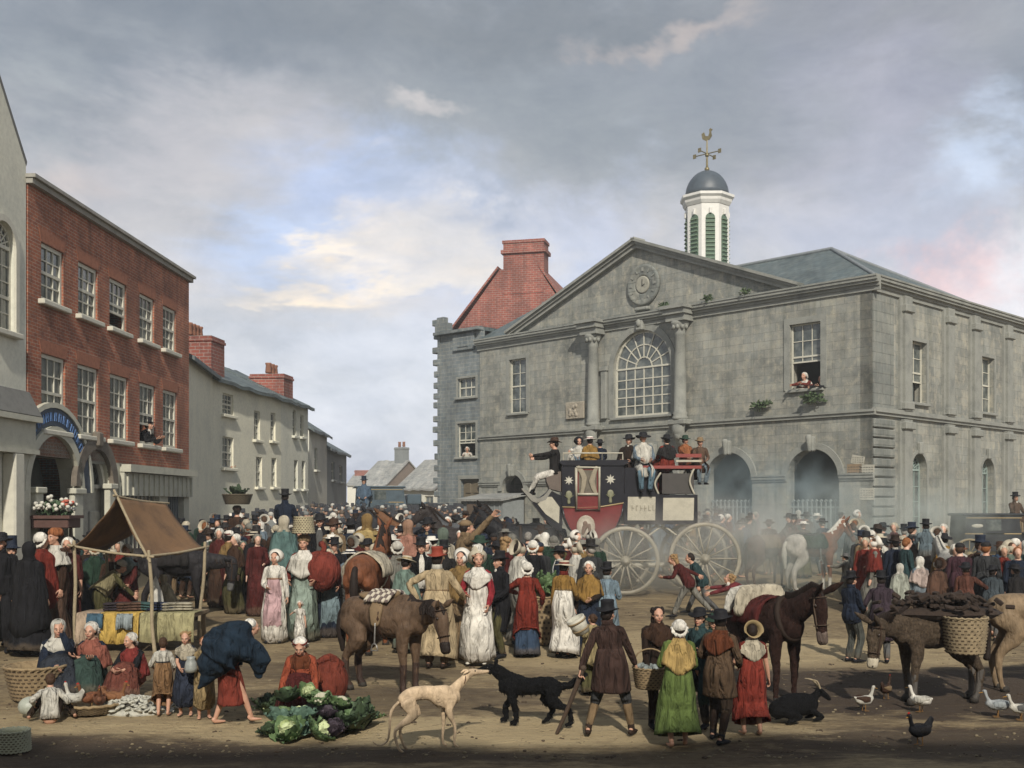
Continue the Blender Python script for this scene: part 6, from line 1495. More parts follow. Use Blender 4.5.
# ------------------------------------------------------------------ the stage coach
def build_coach():
    Yc = GY(592); k = Yc / F; z0 = gz(Yc); ox = PX(622, Yc)
    r = thing('stage_coach', 'black and crimson stage coach with cream wheels and boot panels, crowded roof', 'coach', (ox, Yc, z0), rad(0))
    def p(px, py): return ((px - 622) * k, (592 - py) * k)
    W = 1.45                                 # width of the body, into the picture
    BLK = mat('coach_black', (.018, .018, .024), .28, 4, .4, .08); RED = mat('coach_crimson', (.17, .03, .03), .3, 4, .35, .08); CRM = mat('coach_cream', (.45, .42, .33), .45, 6, .3, .15)
    GILT = mat('gilt_paint', (.36, .27, .13), .4, 9, .3)
    YB = -W / 2
    def panel(pts, m, name, par, y=YB, th=W): 
        s = MB(); s.smooth = False; s.M = Matrix.Translation((0, y, 0)); s.prism([p(*q) for q in pts], th, 'y'); return s.build(name, m, par)
    # body shell: curved crimson belly, black upper
    belly = [(561, 507), (563, 517), (568, 528), (576, 537), (586, 542), (596, 542), (606, 537), (614, 526), (619, 514), (621, 503), (600, 506), (580, 507)]
    bd = panel(belly, RED, 'body', r)
    panel([(561, 507), (560.5, 469), (562, 466), (620, 466), (621.5, 469), (621, 503), (600, 506), (580, 507)], BLK, 'upper_body', r)
    # mouldings in cream round window and door
    def bead(pts, w_=.022, m=CRM, y=YB - .012, nm='beading', par=None):
        s = MB(); q = [p(*a) for a in pts]; s.tube([(x, y, z) for x, z in q], w_, 6, 1, rnd=False); return s.build(nm, m, par or bd)
    bead([(561, 507), (580, 507.5), (600, 506.5), (621, 503)], .02, GILT); bead([(561, 507), (563, 517), (568, 528), (576, 537), (586, 542), (596, 542), (606, 537), (614, 526), (619, 514), (621, 503)], .022, BLK)
    d = panel([(574.5, 468.5), (574.5, 509), (597, 509), (597, 468.5)], RED, 'door', r, YB - .03, .05)
    for a in ([(574.5, 468.5), (574.5, 509.5), (597, 509.5), (597, 468.5), (574.5, 468.5)], [(576, 494.5), (596, 494.5)]): bead(a, .038, CRM, YB - .045, 'door_frame', d)
    panel([(577, 471), (577, 493), (594.5, 493), (594.5, 471)], mat('coach_window', (.16, .14, .11), .15, 5, .5, 0), 'window', d, YB - .038, .01)
    s = MB(); x, z = p(586, 482); s.M = Matrix.Translation((0, YB - .055, 0)); s.tube([(x - .25, 0, z + .36), (x - .1, 0, z + .1), (x - .16, 0, z - .3)], [(.06, .01), (.08, .01), (.05, .01)], 8, 2); s.tube([(x + .22, 0, z + .36), (x + .1, 0, z), (x + .2, 0, z - .3)], [(.05, .01), (.09, .01), (.05, .01)], 8, 2); s.build('curtain', mat('old_curtain', (.30, .26, .19), .9, 8), d)
    # painted star, thistle and medallion
    def rosette(px, py, R_, m, nm):
        x, z = p(px, py); s = MB(); s.smooth = False; s.M = Matrix.Translation((x, YB - .012, z))
        s.prism([(R_ * (1 if i % 2 == 0 else .45) * math.sin(PI * i / 8), R_ * (1 if i % 2 == 0 else .45) * math.cos(PI * i / 8)) for i in range(16)], .012, 'y'); return s.build(nm, m, bd)
    PWT = mat('emblem_white', (.50, .48, .40), .5, 12); PGR = mat('emblem_olive', (.20, .20, .12), .5, 12)
    rosette(608, 480, .14, PWT, 'star'); rosette(567.5, 481, .13, PWT, 'star')
    for (px, py) in ((608, 494), (567.5, 495)):
        x, z = p(px, py); s = MB(); s.ell((x, YB - .005, z), (.09, .012, .11), 10, 7); s.tube([(x, YB - .01, z), (x, YB - .01, z - .2)], [(.02, .008), (.05, .008)], 6)
        for q in (-1, 1): s.tube([(x, YB - .01, z - .12), (x + q * .1, YB - .01, z - .03)], [(.015, .008), (.03, .008)], 6)
        s.build('painted_thistle', PGR, bd)
    x, z = p(584, 526); s = MB(); s.M = Matrix.Translation((x, YB - .0, z)) @ Matrix.Rotation(PI / 2, 4, 'X') @ Matrix.Diagonal((.82, 1, 1, 1)); s.lathe([(.30, 0), (.30, .03), (.26, .035), (0, .035)], 28); md = s.build('medallion', mat('medallion_tan', (.36, .31, .24), .5, 9, .4), r)
    s = MB(); s.M = Matrix.Translation((x, YB - .04, z)); s.ell((-.02, 0, .08), (.06, .012, .07), 8, 6); s.tube([(-.08, 0, -.18), (-.03, 0, -.02), (.08, 0, .04), (.1, 0, -.16)], [(.04, .01), (.07, .01), (.05, .01), (.03, .01)], 8, 2); s.build('painted_figure', mat('medallion_brown', (.16, .10, .07), .6, 9), md)
    # fore boot and footboard
    panel([(532, 503), (541, 515), (553, 528), (561, 531), (561, 496), (556, 494), (549, 490), (540, 497)], BLK, 'fore_boot', r, YB + .08, W - .16)
    panel([(537, 504), (545, 514), (558, 523), (558.5, 507), (551, 497), (545, 497)], CRM, 'boot_panel', r, YB + .055, .04)
    panel([(521, 489), (523, 488.5), (537, 499), (543, 496), (549, 489), (551, 491), (545, 500), (536, 503), (531, 501)], mat('footboard_grey', (.24, .23, .20), .7, 6), 'footboard', r, YB + .05, W - .1)
    # driver's seat
    panel([(545, 474), (560, 472), (560, 492), (549, 489), (546, 482)], mat('seat_leather', (.13, .10, .08), .6, 6), 'driving_seat', r, YB + .12, W - .24)
    # roof with rail, then the long hind boot in two panelled boxes and the outside seats
    panel([(558, 463.5), (560, 461.5), (624, 461), (626, 464), (620, 466.5), (562, 466.5)], BLK, 'roof', r, YB - .04, W + .08)
    for nm, a, b in (('hind_boot', 621, 655.5), ('rear_boot', 655.5, 693)):
        y0_ = 494 + (0 if nm == 'hind_boot' else 1)
        bx = panel([(a, y0_), (a, 524), (b, 524), (b, y0_)], BLK, nm, r)
        panel([(a + 4, y0_ + 3), (a + 3.5, 520), (b - 4, 520), (b - 3.5, y0_ + 3)], CRM, 'panel', bx, YB - .02, .04)
    # faded fleet name on the first panel, kept as unreadable strokes
    s = MB(); s.smooth = False; rs = random.Random(9); x0, z0_ = p(629, 508)
    for q in range(6): s.box((x0 + q * .11, YB - .03, z0_), (.02, .01, .14)); s.box((x0 + q * .11 + .03, YB - .03, z0_ + rs.choice((-.06, 0, .06))), (.05, .01, .018)); 
    s.build('lettering', mat('faint_letter', (.30, .27, .2), .6, 9), r)
    seat_r = mat('seat_red', (.25, .05, .04), .7, 7)
    panel([(622, 468), (622, 494), (655, 494), (654, 470)], BLK, 'gammon_box', r, YB + .1, W - .2); panel([(659, 474), (659, 494), (690, 494), (690, 474)], mat('boot_leather', (.05, .045, .04), .6, 6), 'luggage_box', r, YB + .1, W - .2)
    panel([(640, 466.5), (640, 469.5), (697, 469.5), (697, 466.5)], seat_r, 'seat', r, YB + .02, W - .04); panel([(672, 455), (672, 458.5), (697, 458.5), (697, 455)], seat_r, 'seat_back', r, YB + .02, .06); panel([(672, 461), (672, 463), (697, 463), (697, 461)], CRM, 'seat_rail', r, YB + .01, .05)
    for y in (YB + .05, -YB - .05):
        for (a, b_) in (((655, 494), (657, 474)), ((690, 494), (690, 469))): x, z = p(*a); x2, z2 = p(*b_); s = MB(); s.tube([(x, y, z), ((x + x2) / 2 - .12, y, (z + z2) / 2), (x2, y, z2)], .028, 6, 4); s.build('seat_iron', CRM, r)
    for (a, b_) in ((562, 600), (600, 620)):
        s = MB(); x, z = p(a, 461); x2, _ = p(b_, 461); s.tube([(x, YB, z), (x, YB, z + .18), (x2, YB, z + .18), (x2, YB, z)], .02, 6); s.build('roof_rail', CRM, r)
    # undercarriage: perch, springs, axles
    s = MB(); (x0, z0_), (x1, z1_) = p(546, 562), p(700, 556); s.tube([(x0, 0, z0_), (x0 + .8, 0, z0_ - .1), (x1 - .5, 0, z0_ - .05), (x1, 0, z1_)], .07, 8, 4); s.build('perch', CRM, r)
    for y in (YB + .18, -YB - .18):
        for (c0, c1) in ((p(630, 531), p(690, 531)),):
            s = MB(); xm = (c0[0] + c1[0]) / 2; s.tube([(c0[0], y, c0[1] + .1), (c0[0] + .35, y, c0[1] - .14), (xm, y, c0[1] + .12), (c1[0] - .35, y, c1[1] - .14), (c1[0], y, c1[1] + .1)], [(.05, .03)] * 5, 6, 5); s.tube([(xm, y, c0[1] + .12), (xm, y, c0[1] + .3)], .05, 6); s.build('spring', CRM, r)
        s = MB(); a_, b_ = p(540, 548), p(575, 541); s.tube([(a_[0], y, a_[1]), (a_[0] + .35, y, a_[1] + .2), (b_[0], y, b_[1] + .1)], [(.05, .03)] * 3, 6, 4); s.build('spring', CRM, r)
    for (cx, cy_, R_) in ((548, 566, 25.5), (622, 559, 33), (699, 557, 35)):
        x, z = p(cx, cy_); R2 = R_ * k; z = R2
        s = MB(); s.tube([(x, YB - .12, z), (x, -YB + .12, z)], .06, 8); s.build('axle', CRM, r)
        for y in (YB - .17, -YB + .17): wheel(r, (x, y, z), R2, mat('road_worn_cream', (.33, .30, .23), .6, 5, .4, .2), 12 if R_ < 30 else 14, .095)
    return r, p, k, Yc, z0, W
COACH, cp, ck_, CY, CZ, CW = build_coach()

def carriage(label, loc, face, sc, color, crest=True, cream_under=True):
    """closed town carriage: box body, roof, window, four wheels, coachman's box at the front (+x)"""
    r = thing('carriage', label, 'carriage', loc, rad(face), None, sc); m = mat('carriage_' + color, {'black': (.020, .022, .026), 'blue': (.07, .10, .12)}[color], .35, 4, .4, .1)
    U = mat('carriage_ochre', (.28, .21, .10), .6, 6); s = MB(); s.smooth = False
    s.prism([(-1.15, .9), (-1.2, 1.25), (-1.15, 2.1), (1.0, 2.1), (1.15, 1.25), (.9, .75), (-.8, .75)], 1.4, 'y'); s.v = [(x, y - .7, z) for x, y, z in s.v]; b = s.build('body', m, r)
    s = MB(); s.box((-.08, 0, 2.14), (2.4, 1.5, .1), bev=.04); s.build('roof', m, r)
    s = MB(); s.box((-.1, -.705, 1.35), (.8, .03, 1.15)); dd = s.build('door', m, r); s = MB(); s.box((-.1, -.722, 1.75), (.56, .02, .42)); s.build('window', GLASS, dd)
    s = MB(); s.box((-.08, -.71, 1.42), (2.2, .02, .035)); s.box((-.08, -.71, 2.02), (2.1, .02, .03)); s.build('beading', mat('gilt_paint', (.3, .25, .1)), b)
    if crest: s = MB(); s.ell((-.7, -.705, 1.72), (.24, .012, .07), 12, 6); s.build('crest', mat('emblem_white', (.5, .5, .4)), b)
    s = MB(); s.box((1.55, 0, 1.55), (.7, 1.1, .5), bev=.05); s.tube([(1.1, 0, .9), (1.6, 0, 1.1), (2.0, 0, 1.3)], [(.3, .08)] * 3, 6); s.build('coachman_box', m, r)
    s = MB(); s.tube([(-1.3, 0, .62), (0, 0, .55), (1.7, 0, .6)], .07, 8, 3); s.box((-1.2, 0, .8), (.3, 1.2, .1)); s.box((0, 0, .70), (2.3, 1.1, .14)); s.build('undercarriage', U, r)
    for (x, R_) in ((-1.05, .62), (1.5, .48)):
        s = MB(); s.tube([(x, -.78, R_), (x, .78, R_)], .05, 8); s.build('axle', U, r)
        for y in (-.8, .8): wheel(r, (x, y, R_), R_, U, 12, .07)
    return r
# ------------------------------------------------------------------ who stands where
SIT = dict(pelvis=(0, 0, .12), lf=(-.11, .42, -.40), rf=(.11, .45, -.40), lh=(-.13, .36, .26), rh=(.13, .36, .26))
SITF = dict(SIT, fem=True)
GR = dict(fem=True, pelvis=(0, -.05, .24), lean=12, lf=(-.14, .46, 0), rf=(.14, .42, 0), lh=(-.06, .42, .44), rh=(.06, .44, .42), kp=(0, .5, 1))
RIDE = dict(pelvis=(0, 0, .09), lf=(-.32, .16, -.78), rf=(.32, .16, -.78), lh=(-.10, .36, .36), rh=(.10, .36, .36), kp=(0, 1, .3))
def man(px, fy, top, face, label, hat='low', hc='black', coat='dkbrown', legc='grey', sk=None, **k):
    p = dict(top=coat, tails=coat, legs=legc, hat=(hat, hc), collar=coat); p.update(k.pop('p', {})); return person(px, fy, top, face, label, p, sk, **k)
def woman(px, fy, top, face, label, hat='mob', hc='white', top_='brown', sk_='brown', sk=None, **k):
    s = dict(fem=True); s.update(sk or {}); p = dict(top=top_, skirt=sk_, hat=(hat, hc)); p.update(k.pop('p', {})); return person(px, fy, top, face, label, p, s, **k)

# --- foreground group to the right
r1, S1, q1 = man(611, 735, 600, -15, 'man in long brown coat and black hat leaning back on a long staff', 'top', 'black', (.055, .032, .026), 'dkgrey', sk=dict(lean=-4, side=-5, lf=(-.30, -.05, 0), rf=(.26, .10, 0), lh=(-.38, -.16, .86), rh=(.30, .18, .92), turn=-12, twist=-10, fat=1.12),
                 p=dict(breeches=1, stock='tan', them=.60, trb=.27, try_=.2, shoes='dkbrown', grip=('grip', 'relax')), hh=1)
a = wpt(r1, S1.wr[-1] + V((0, 0, -.05))); b = G(557, 733)
t = thing('walking_staff', 'long dark staff planted on the earth by the man in the brown coat', 'staff', (b.x, b.y, b.z)); s = MB(); d = a - b; s.tube([(0, 0, 0), tuple(d * .5 + V((.02, 0, .02))), tuple(d * 1.06)], [.022, .028, .034], 8, 3); s.build('shaft', DWOOD, t); s = MB(); s.ell(tuple(d * 1.08), .042, 8, 6); s.build('knob', DWOOD, t)
r2, S2, q2 = woman(593, 694, 612, 25, 'bareheaded girl in straw-coloured cape with a white pail on her shoulder', 'mob', 'white', (.30, .24, .12), 'olive', sk=dict(lh=(-.28, .02, 1.30), twist=12), p=dict(shawl=(.36, .29, .15), sh=dict(length=.72, flare=.12, back=.04), hair='bun', hairc='hairbrown', grip=('grip', 'relax')))
bpy.data.objects.remove([o for o in kids(r2) if o.name.startswith('mob_cap')][0])
a = wpt(r2, (-.30, -.08, 1.34)); t = thing('pail', 'small white hooped pail carried on the shoulder of the girl in the straw-coloured cape', 'pail', a, .3); t.rotation_euler = (0, -.5, .3); s = MB(); s.lathe([(.0, 0), (.11, 0), (.14, .24), (.12, .24), (.10, .03), (0, .03)], 20); s.build('staves', mat('pail_white', (.50, .48, .40), .7, 9), t)
for z in (.05, .18): s = MB(); s.lathe([(.115 + z * .12, z), (.122 + z * .12, z), (.124 + z * .12, z + .025), (.115 + z * .12, z + .025)], 20, cap0=False, cap1=False); s.build('hoop', WICK, t)
r3, S3, q3 = man(657, 727, 603, 195, 'dark-haired man in brown jacket looking out, a basket hung on his arm', 'low', 'black', 'dkbrown', 'dkbrown', sk=dict(lh=(-.20, .24, .98), rh=(.22, .18, .86), turn=-6, nod=6), p=dict(breeches=1, stock='dkbrown', open=.5, them=.72, kerchief='brown', hair='wild', hairc='hairdark', grip=('relax', 'grip')))
bpy.data.objects.remove([o for o in kids(r3) if o.name.startswith('round_hat')][0])
a = G(649, 733); bq = basket('round wicker basket with a hoop handle hanging from the brown-jacketed man\'s arm', (PX(650, r3.location.y - .26), r3.location.y - .26, ZP(688, r3.location.y - .26)), .17, .21, .26, WICK, True, n=20)
s = MB(); rs = random.Random(1)
for i in range(12): s.ell((rs.uniform(-.12, .12), rs.uniform(-.12, .12), .25 + rs.uniform(0, .03)), (.05, .04, .035), 7, 5)
tag(s.build('folded_cloth', CLEAN, None, (.30, .34, .33), bq.location), 'pale blue cloth bundled in the basket on the brown-jacketed man\'s arm', 'cloth')
r4, S4, q4 = woman(678, 747, 618, 2, 'woman in bright green dress and ruffled white cap seen from behind, hands folded before her', 'mob', 'white', (.13, .18, .05), (.12, .17, .05), sk=dict(lh=(-.13, .26, 1.08), rh=(.13, .28, 1.05), lf=(-.10, -.05, 0), rf=(.12, .10, 0), side=2),
                   p=dict(sleeves='elbow', shawl=(.42, .29, .11), sh=dict(length=.28, flare=.02, back=.02), sk=dict(rb=.31, hem=.17, fa=.11, bell=.8), shoes=None, puff=.012))
r5, S5, q5 = man(700, 727, 607, 140, 'man in teal coat and wide black hat facing across the group', 'low', 'black', 'teal', 'dkgrey', sk=dict(lh=(-.2, .3, 1.15), turn=10), p=dict(cravat='buff'))
r6, S6, q6 = man(713, 716, 613, 170, 'ruddy man in small green hat peering between the black hats', 'low', 'dkgreen', 'dkgreen', 'dkgrey', p=dict(cravat='tan'), sk=dict(turn=8))
r7, S7, q7 = man(719, 742, 609, -35, 'man in olive-brown coat, rust neckerchief and black round hat seen from behind', 'low', 'black', (.10, .065, .04), (.05, .035, .025), sk=dict(lean=5, lh=(-.18, .28, 1.12), rh=(.18, .25, 1.0), lf=(-.14, .12, 0), rf=(.10, -.16, 0), turn=20), p=dict(breeches=1, stock='dkbrown', them=.62, trb=.24, vest=None, kerchief='rust', open=.6) | {}, )
r8, S8, q8 = woman(752, 735, 621, 4, 'barelegged woman in brick red dress and pale straw bonnet, arm hanging bare', 'bonnet', 'straw', 'red', (.22, .038, .026), sk=dict(rh=(.30, .06, .78), lh=(-.18, .25, 1.05), lf=(-.12, .02, 0), rf=(.12, -.02, 0)), p=dict(sleeves='short', kerchief='cream', shoes=None, sk=dict(rb=.29, hem=.22, fa=.12, bell=.7), grip=('relax', 'relax')))
# loaded brown horse behind them
hY = GY(703); h1 = horse('dark brown mule with long ears, head turned to the viewer, sacks on its back', (.05, .024, .018), (PX(774, hY), hY + .5, gz(hY)), -158, 1.0, neck=-16, head=-14, yaw=2, donkey=True, stocky=True, mane='hairdark', muzzle=(.16, .12, .10), tack=dict(blanket='maroon', collar='dkbrown', girth='dkbrown', leather=(.10, .07, .05)))
bp = Matrix.Translation(h1.location) @ Matrix.Rotation(h1.rotation_euler.z, 4, 'Z') @ Matrix.Scale(.96, 4)
def onhorse(M, y, z=1.5): return M @ V((0, y, z))
for i, (y, c, lb, rr) in enumerate(((-.12, 'cream', 'plump cream sack slung across the dark mule', .13), (-.42, 'offwhite', 'greyish sheet rolled over the rump of the dark mule', .10))):
    s = MB(); s.M = Matrix.Rotation(h1.rotation_euler.z, 4, 'Z'); s.tube([(-.36, 0, -.12), (-.22, .02, .03), (0, 0, .08), (.22, -.02, .03), (.36, 0, -.12)], [(rr * .9, rr * .5), (rr * 1.5, rr * .7), (rr * 1.1, rr * .6), (rr * 1.5, rr * .7), (rr * .9, rr * .5)], 14, 4); s.v = [tuple(V(p_) + noise.noise_vector(V(p_) * 9) * .022) for p_ in s.v]; tag(s.build('sack', CLEAN, None, C_(c), onhorse(bp, y, 1.46)), lb, 'sack')
# black goat kneeling under the horse's head
gt_ = thing('goat', 'black goat lying on the ground beneath the dark mule, forelegs folded', 'goat', G(795, 722), rad(-70), None, .74); s = MB()
s.tube([(0, -.38, .24), (0, -.1, .30), (0, .22, .30), (0, .36, .30)], [(.14, .16), (.19, .21), (.17, .20), (.11, .14)], 14, 3); s.tube([(0, .28, .34), (0, .46, .46), (0, .52, .50)], [.10, .07, .07], 10, 3); s.tube([(0, .50, .52), (0, .62, .44), (0, .72, .36)], [.07, .055, .038], 10, 3)
for q in (-1, 1): s.tube([(q * .13, -.25, .2), (q * .2, -.02, .12), (q * .17, -.25, .05)], [.10, .05, .03], 8, 3); s.tube([(q * .10, .26, .2), (q * .13, .50, .07), (q * .12, .30, .04)], [.07, .035, .025], 8, 3); 
v, f = remesh(s, .018, 3); s = MB(); s.v = [tuple(p) for p in v]; s.f = f; s.m = [0] * len(f); s.sm = [True] * len(f)
for q in (-1, 1): s.tube([(q * .06, .50, .54), (q * .15, .47, .55)], [(.03, .012), (.01, .005)], 6)
s.build('body', SHAG, gt_, (.010, .010, .011))
for q in (-1, 1): s = MB(); s.tube([(q * .03, .50, .56), (q * .05, .42, .70), (q * .08, .26, .74)], [.022, .016, .005], 7, 3); s.build('horn', HATM, gt_, (.33, .27, .18))

# --- dogs
k_ = GY(752) / F
g1 = greyhound('fawn greyhound with thin legs stretching its muzzle to the black dog', (PX(432, GY(750)), GY(750) + .05, gz(GY(750))), -66, 1.0)
g2 = shaggy_dog('rough black dog with raised tail nosing the greyhound', (PX(529, GY(724)), GY(724), gz(GY(724))), 82, .93)

# --- centre group
man(437, 668, 547, -12, 'broad man in long buff greatcoat and red felt hat, hand on hip', 'top', (.26, .05, .03), (.46, .36, .22), 'tan', sk=dict(lh=(-.30, -.02, 1.02), lp=(-1, -.3, 0), rh=(.34, .28, 1.02), lf=(-.13, .02, 0), fat=1.12), p=dict(them=.14, trb=.30, try_=.24, open=.35, cravat='white', collar='offwhite', shoes='dkbrown', belt='tan'))
woman(478, 663, 546, 172, 'tall woman in scarlet spencer over a long white gown, plumed bonnet', 'tallbonnet', 'cream', (.30, .03, .04), 'white', sk=dict(rh=(.15, .24, 1.08), lh=(-.20, .20, .92), turn=18), p=dict(kerchief='white', sk=dict(rb=.27, hem=.10, fa=.10), plume='white', shoes='offwhite', hat=('tallbonnet', 'cream', 'peach')))
woman(461, 657, 549, 190, 'woman in ochre shawl whose white bonnet shows a dark blue lining', 'bonnet', 'white', 'ochre', 'tan', p=dict(shawl='ochre', hat=('bonnet', 'white', 'blue'), sh=dict(length=.42, flare=.05)), sk=dict(turn=-20))
man(499, 657, 551, 125, 'gentleman in black tailcoat and olive pantaloons turned to the woman in scarlet', 'top', 'black', 'black', 'olive', sk=dict(lh=(-.2, .25, 1.0), lean=-3, rh=(.25, -.05, .95), rf=(.14, -.14, 0)), p=dict(them=.45, cravat='white'))
woman(519, 645, 540, 300, 'woman in straw poke bonnet and white shawl behind the black tailcoat', 'bonnet', 'cream', 'white', 'stone', p=dict(shawl='offwhite', sh=dict(length=.36)))
woman(527, 657, 561, 8, 'woman in long scarlet jacket and white mob cap, back turned, blue petticoat', 'mob', 'white', 'scarlet', 'scarlet', sk=dict(lh=(-.15, .28, 1.15), rh=(.30, .15, .95), lp=(-1, -.2, 0)), p=dict(under='blue', sk=dict(rb=.26, hem=.38, fa=.09), puff=.01))
woman(563, 658, 560, -28, 'woman in yellow jacket and white skirt with red-banded straw hat', 'straw', 'cream', 'yellow', 'white', sk=dict(rh=(.12, .35, 1.02), lean=4), p=dict(hat=('straw', 'cream', 'red'), sk=dict(rb=.27, hem=.08, fa=.11), belt='ochre', collar='red'))
woman(589, 655, 560, 165, 'white-capped woman with yellow neckerchief facing the yellow jacket', 'mob', 'white', 'dkbrown', 'navy', p=dict(shawl='yellow', sh=dict(length=.3)), sk=dict(lh=(-.1, .3, 1.05)))
man(607, 655, 562, -25, 'gentleman in light blue frock coat and black top hat by the coach wheel', 'top', 'black', (.20, .27, .32), 'grey', p=dict(collar=(.3, .34, .34), them=.4), sk=dict(rh=(.1, .3, 1.1)))
woman(405, 652, 556, -30, 'woman in pale sage hooded cape and wide cream bonnet beside the saddled horse', 'straw', 'cream', 'sage', 'sage', p=dict(shawl=(.17, .24, .20), sh=dict(length=.5, flare=.1), hat=('straw', 'cream', 'straw')), sk=dict(nod=14))
man(421, 640, 537, 190, 'pale-faced man in black top hat between the sage cape and buff greatcoat', 'top', 'black', 'black', 'grey', p=dict(vest='white', cravat='white', lapel='black'))
man(444, 636, 540, 175, 'man in black top hat behind the red felt hat', 'top', 'black', 'soot', 'grey', p=dict(cravat='tan'))
man(462, 634, 519, -70, 'man in tan coat and ragged cap flinging his arm up towards the coach horses', 'cap', 'tan', 'tan', 'brown', sk=dict(rh=(.38, .35, 1.78), lean=6, rp=(1, 0, -.2)), p=dict(them=.5))
person(506, 633, 536, -60, 'fair-haired boy in maroon jacket at the heels of the pointing man', dict(top='maroon', tails='maroon', legs='dkbrown', hair='wild', hairc='hairfair', collar='white'), dict(child=True))
woman(443, 628, 527, 20, 'woman in cream shawl and green kerchief below the far coach horses', 'scarf', 'sage', 'cream', 'stone', p=dict(shawl='cream', sh=dict(length=.5)))
woman(397, 640, 540, 15, 'stout woman in white cap and pale grey shawl over maroon gown', 'mob', 'offwhite', 'maroon', 'maroon', p=dict(shawl='stone', sh=dict(length=.42, flare=.06)), sk=dict(fat=1.15))
person(384, 640, 543, 10, 'ginger-haired boy bareheaded next to the pale grey shawl', dict(top='maroon', tails='maroon', legs='brown', hair='short', hairc='hairred'), dict(child=False))
woman(408, 615, 519, 5, 'woman wrapped in faded rose cape behind the pale grey shawl', 'scarf', 'peach', 'rust', 'grey', p=dict(shawl=(.36, .18, .13), sh=dict(length=.5)))
man(428, 610, 517, 170, 'man in black round hat and navy coat near the brown coach horses', 'low', 'black', 'navy', 'grey', p=dict(cravat='buff'))
man(480, 640, 535, 20, 'man in green-black coat below the raised arm', 'low', 'dkgreen', 'dkgreen', 'grey')
# --- greens seller's heap by the coach
# --- saddled horse and chestnut
hY = GY(694); h2 = horse('bay saddle horse standing with drooping dark head and patterned saddlecloth', (.125, .08, .05), (PX(383, hY), hY + .25, gz(hY)), -122, .97, neck=-34, head=12, yaw=-20, stocky=True, mane='hairdark', muzzle='hairdark', leglow=(.05, .03, .022), tack=dict(saddle='tan', girth='brown'))
M_ = Matrix.Translation(h2.location) @ Matrix.Rotation(h2.rotation_euler.z, 4, 'Z') @ Matrix.Scale(.97 * .99, 4); s = MB(); s.M = Matrix.Rotation(h2.rotation_euler.z, 4, 'Z')
for i in range(-3, 4): s.tube([(-.24, i * .065, -.08), (-.12, i * .065 + .02, .03), (0, i * .065, .05), (.12, i * .065 + .02, .03), (.24, i * .065, -.08)], [.030] * 5, 6, 2)
tag(s.build('pack_pad', make_stripe('striped_ticking', (.50, .45, .36), (.12, .09, .08), 3.2, 1), None, None, M_ @ V((0, .02, 1.50))), 'striped pack pad with rolls laid over the bay horse\'s saddle', 'pad')
hY = GY(652); h3 = horse('chestnut horse seen from the rump, cream panniers across its back', (.20, .075, .035), (PX(366, hY), hY + .4, gz(hY)), -8, 1.22, neck=8, mane='hairdark', tack=dict(blanket='cream', girth='cream'))
# --- left middle: basket woman, girl, child
r9, S9, q9 = woman(304, 640, 534, 178, 'woman with white kerchief and sage apron balancing a tall basket on her head', 'turban', 'tan', 'red', 'sage', sk=dict(lh=(-.22, .18, 1.0), rh=(.22, .16, 1.0)), p=dict(kerchief='white', shawl='offwhite', sh=dict(length=.25), apron=(.25, .31, .26)))
a = wpt(r9, S9.head + V((0, 0, .165))); bq = basket('tall tapering pale basket standing on the head of the woman in the white kerchief', a, .19 * q9, .15 * q9, .27 * q9, PWICK, n=22); 
r10, S10, q10 = woman(275, 642, 550, 178, 'young woman in white gown with pink front panel and big white bonnet', 'bonnet', 'white', 'white', 'white', sk=dict(rh=(.10, .22, 1.06), lh=(-.28, .12, .82)), p=dict(apron=(.50, .33, .34), aphem=.30, hat=('bonnet', 'white', 'peach'), belt='peach', sk=dict(rb=.24, hem=.05), apw=.8))
r11, S11, q11 = person(300, 646, 600, 180, 'small child in white frock and white cap holding the young woman\'s hand', dict(top='white', skirt='white', hat=('mob', 'white'), sk=dict(rb=.22, hem=.35, fa=.09), shoes='offwhite', sleeves='short'), dict(child=True, fem=True, rh=(.34, .05, 1.25), lf=(-.1, .1, 0)))
r12, S12, q12 = woman(329, 636, 548, 195, 'woman in white cap and navy gown hugging a huge red bundle', 'mob', 'cream', 'maroon', 'navy', sk=dict(lh=(-.15, .34, 1.0), rh=(.2, .34, 1.0)), p=dict(apron=(.17, .23, .25)))
s = MB(); s.ell((0, 0, 0), (.40, .33, .40), 24, 16); s.v = [tuple(V(p) * (1 + .05 * noise.noise(V(p) * 4))) for p in s.v]; s.tube([(.05, -.05, .36), (.08, -.08, .46), (.02, -.02, .52)], [.06, .05, .07], 8, 2); a = wpt(r12, (.13, .42, 1.12)); a = V((PX(321, a.y), a.y, ZP(571, a.y)))
tag(s.build('bundle', CLEAN, None, (.19, .04, .028), a), 'huge round red cloth bundle carried by the navy-gowned woman', 'bundle')
woman(229, 609, 530, -25, 'woman in maroon gown and ochre shawl with red-banded white cap', 'turban', 'white', 'red', 'maroon', p=dict(shawl='ochre', sh=dict(length=.22), hat=('turban', 'white', 'red'), sk=dict(rb=.27)), sk=dict(rh=(.2, .3, 1.1)))
woman(243, 606, 540, 200, 'woman in pale green apron standing between the maroon gown and the black cloak', 'mob', 'sage', 'grey', 'plum', p=dict(apron=(.27, .32, .27)))
woman(254, 609, 531, 25, 'tall figure in long black cloak and black-ribboned straw hat', 'straw', 'cream', 'black', 'black', p=dict(shawl='black', sh=dict(length=.75, flare=.08), hat=('straw', 'cream', 'black')))
woman(284, 612, 515, 10, 'woman in teal cloak with red and cream headscarf', 'scarf', 'cream', 'teal', 'teal', p=dict(shawl=(.10, .17, .16), sh=dict(length=.7, flare=.1)))
man(320, 606, 513, 185, 'man in black coat and hat to the side of the basket on the head', 'low', 'black', 'black', 'grey', p=dict(vest='grey', cravat='white'))
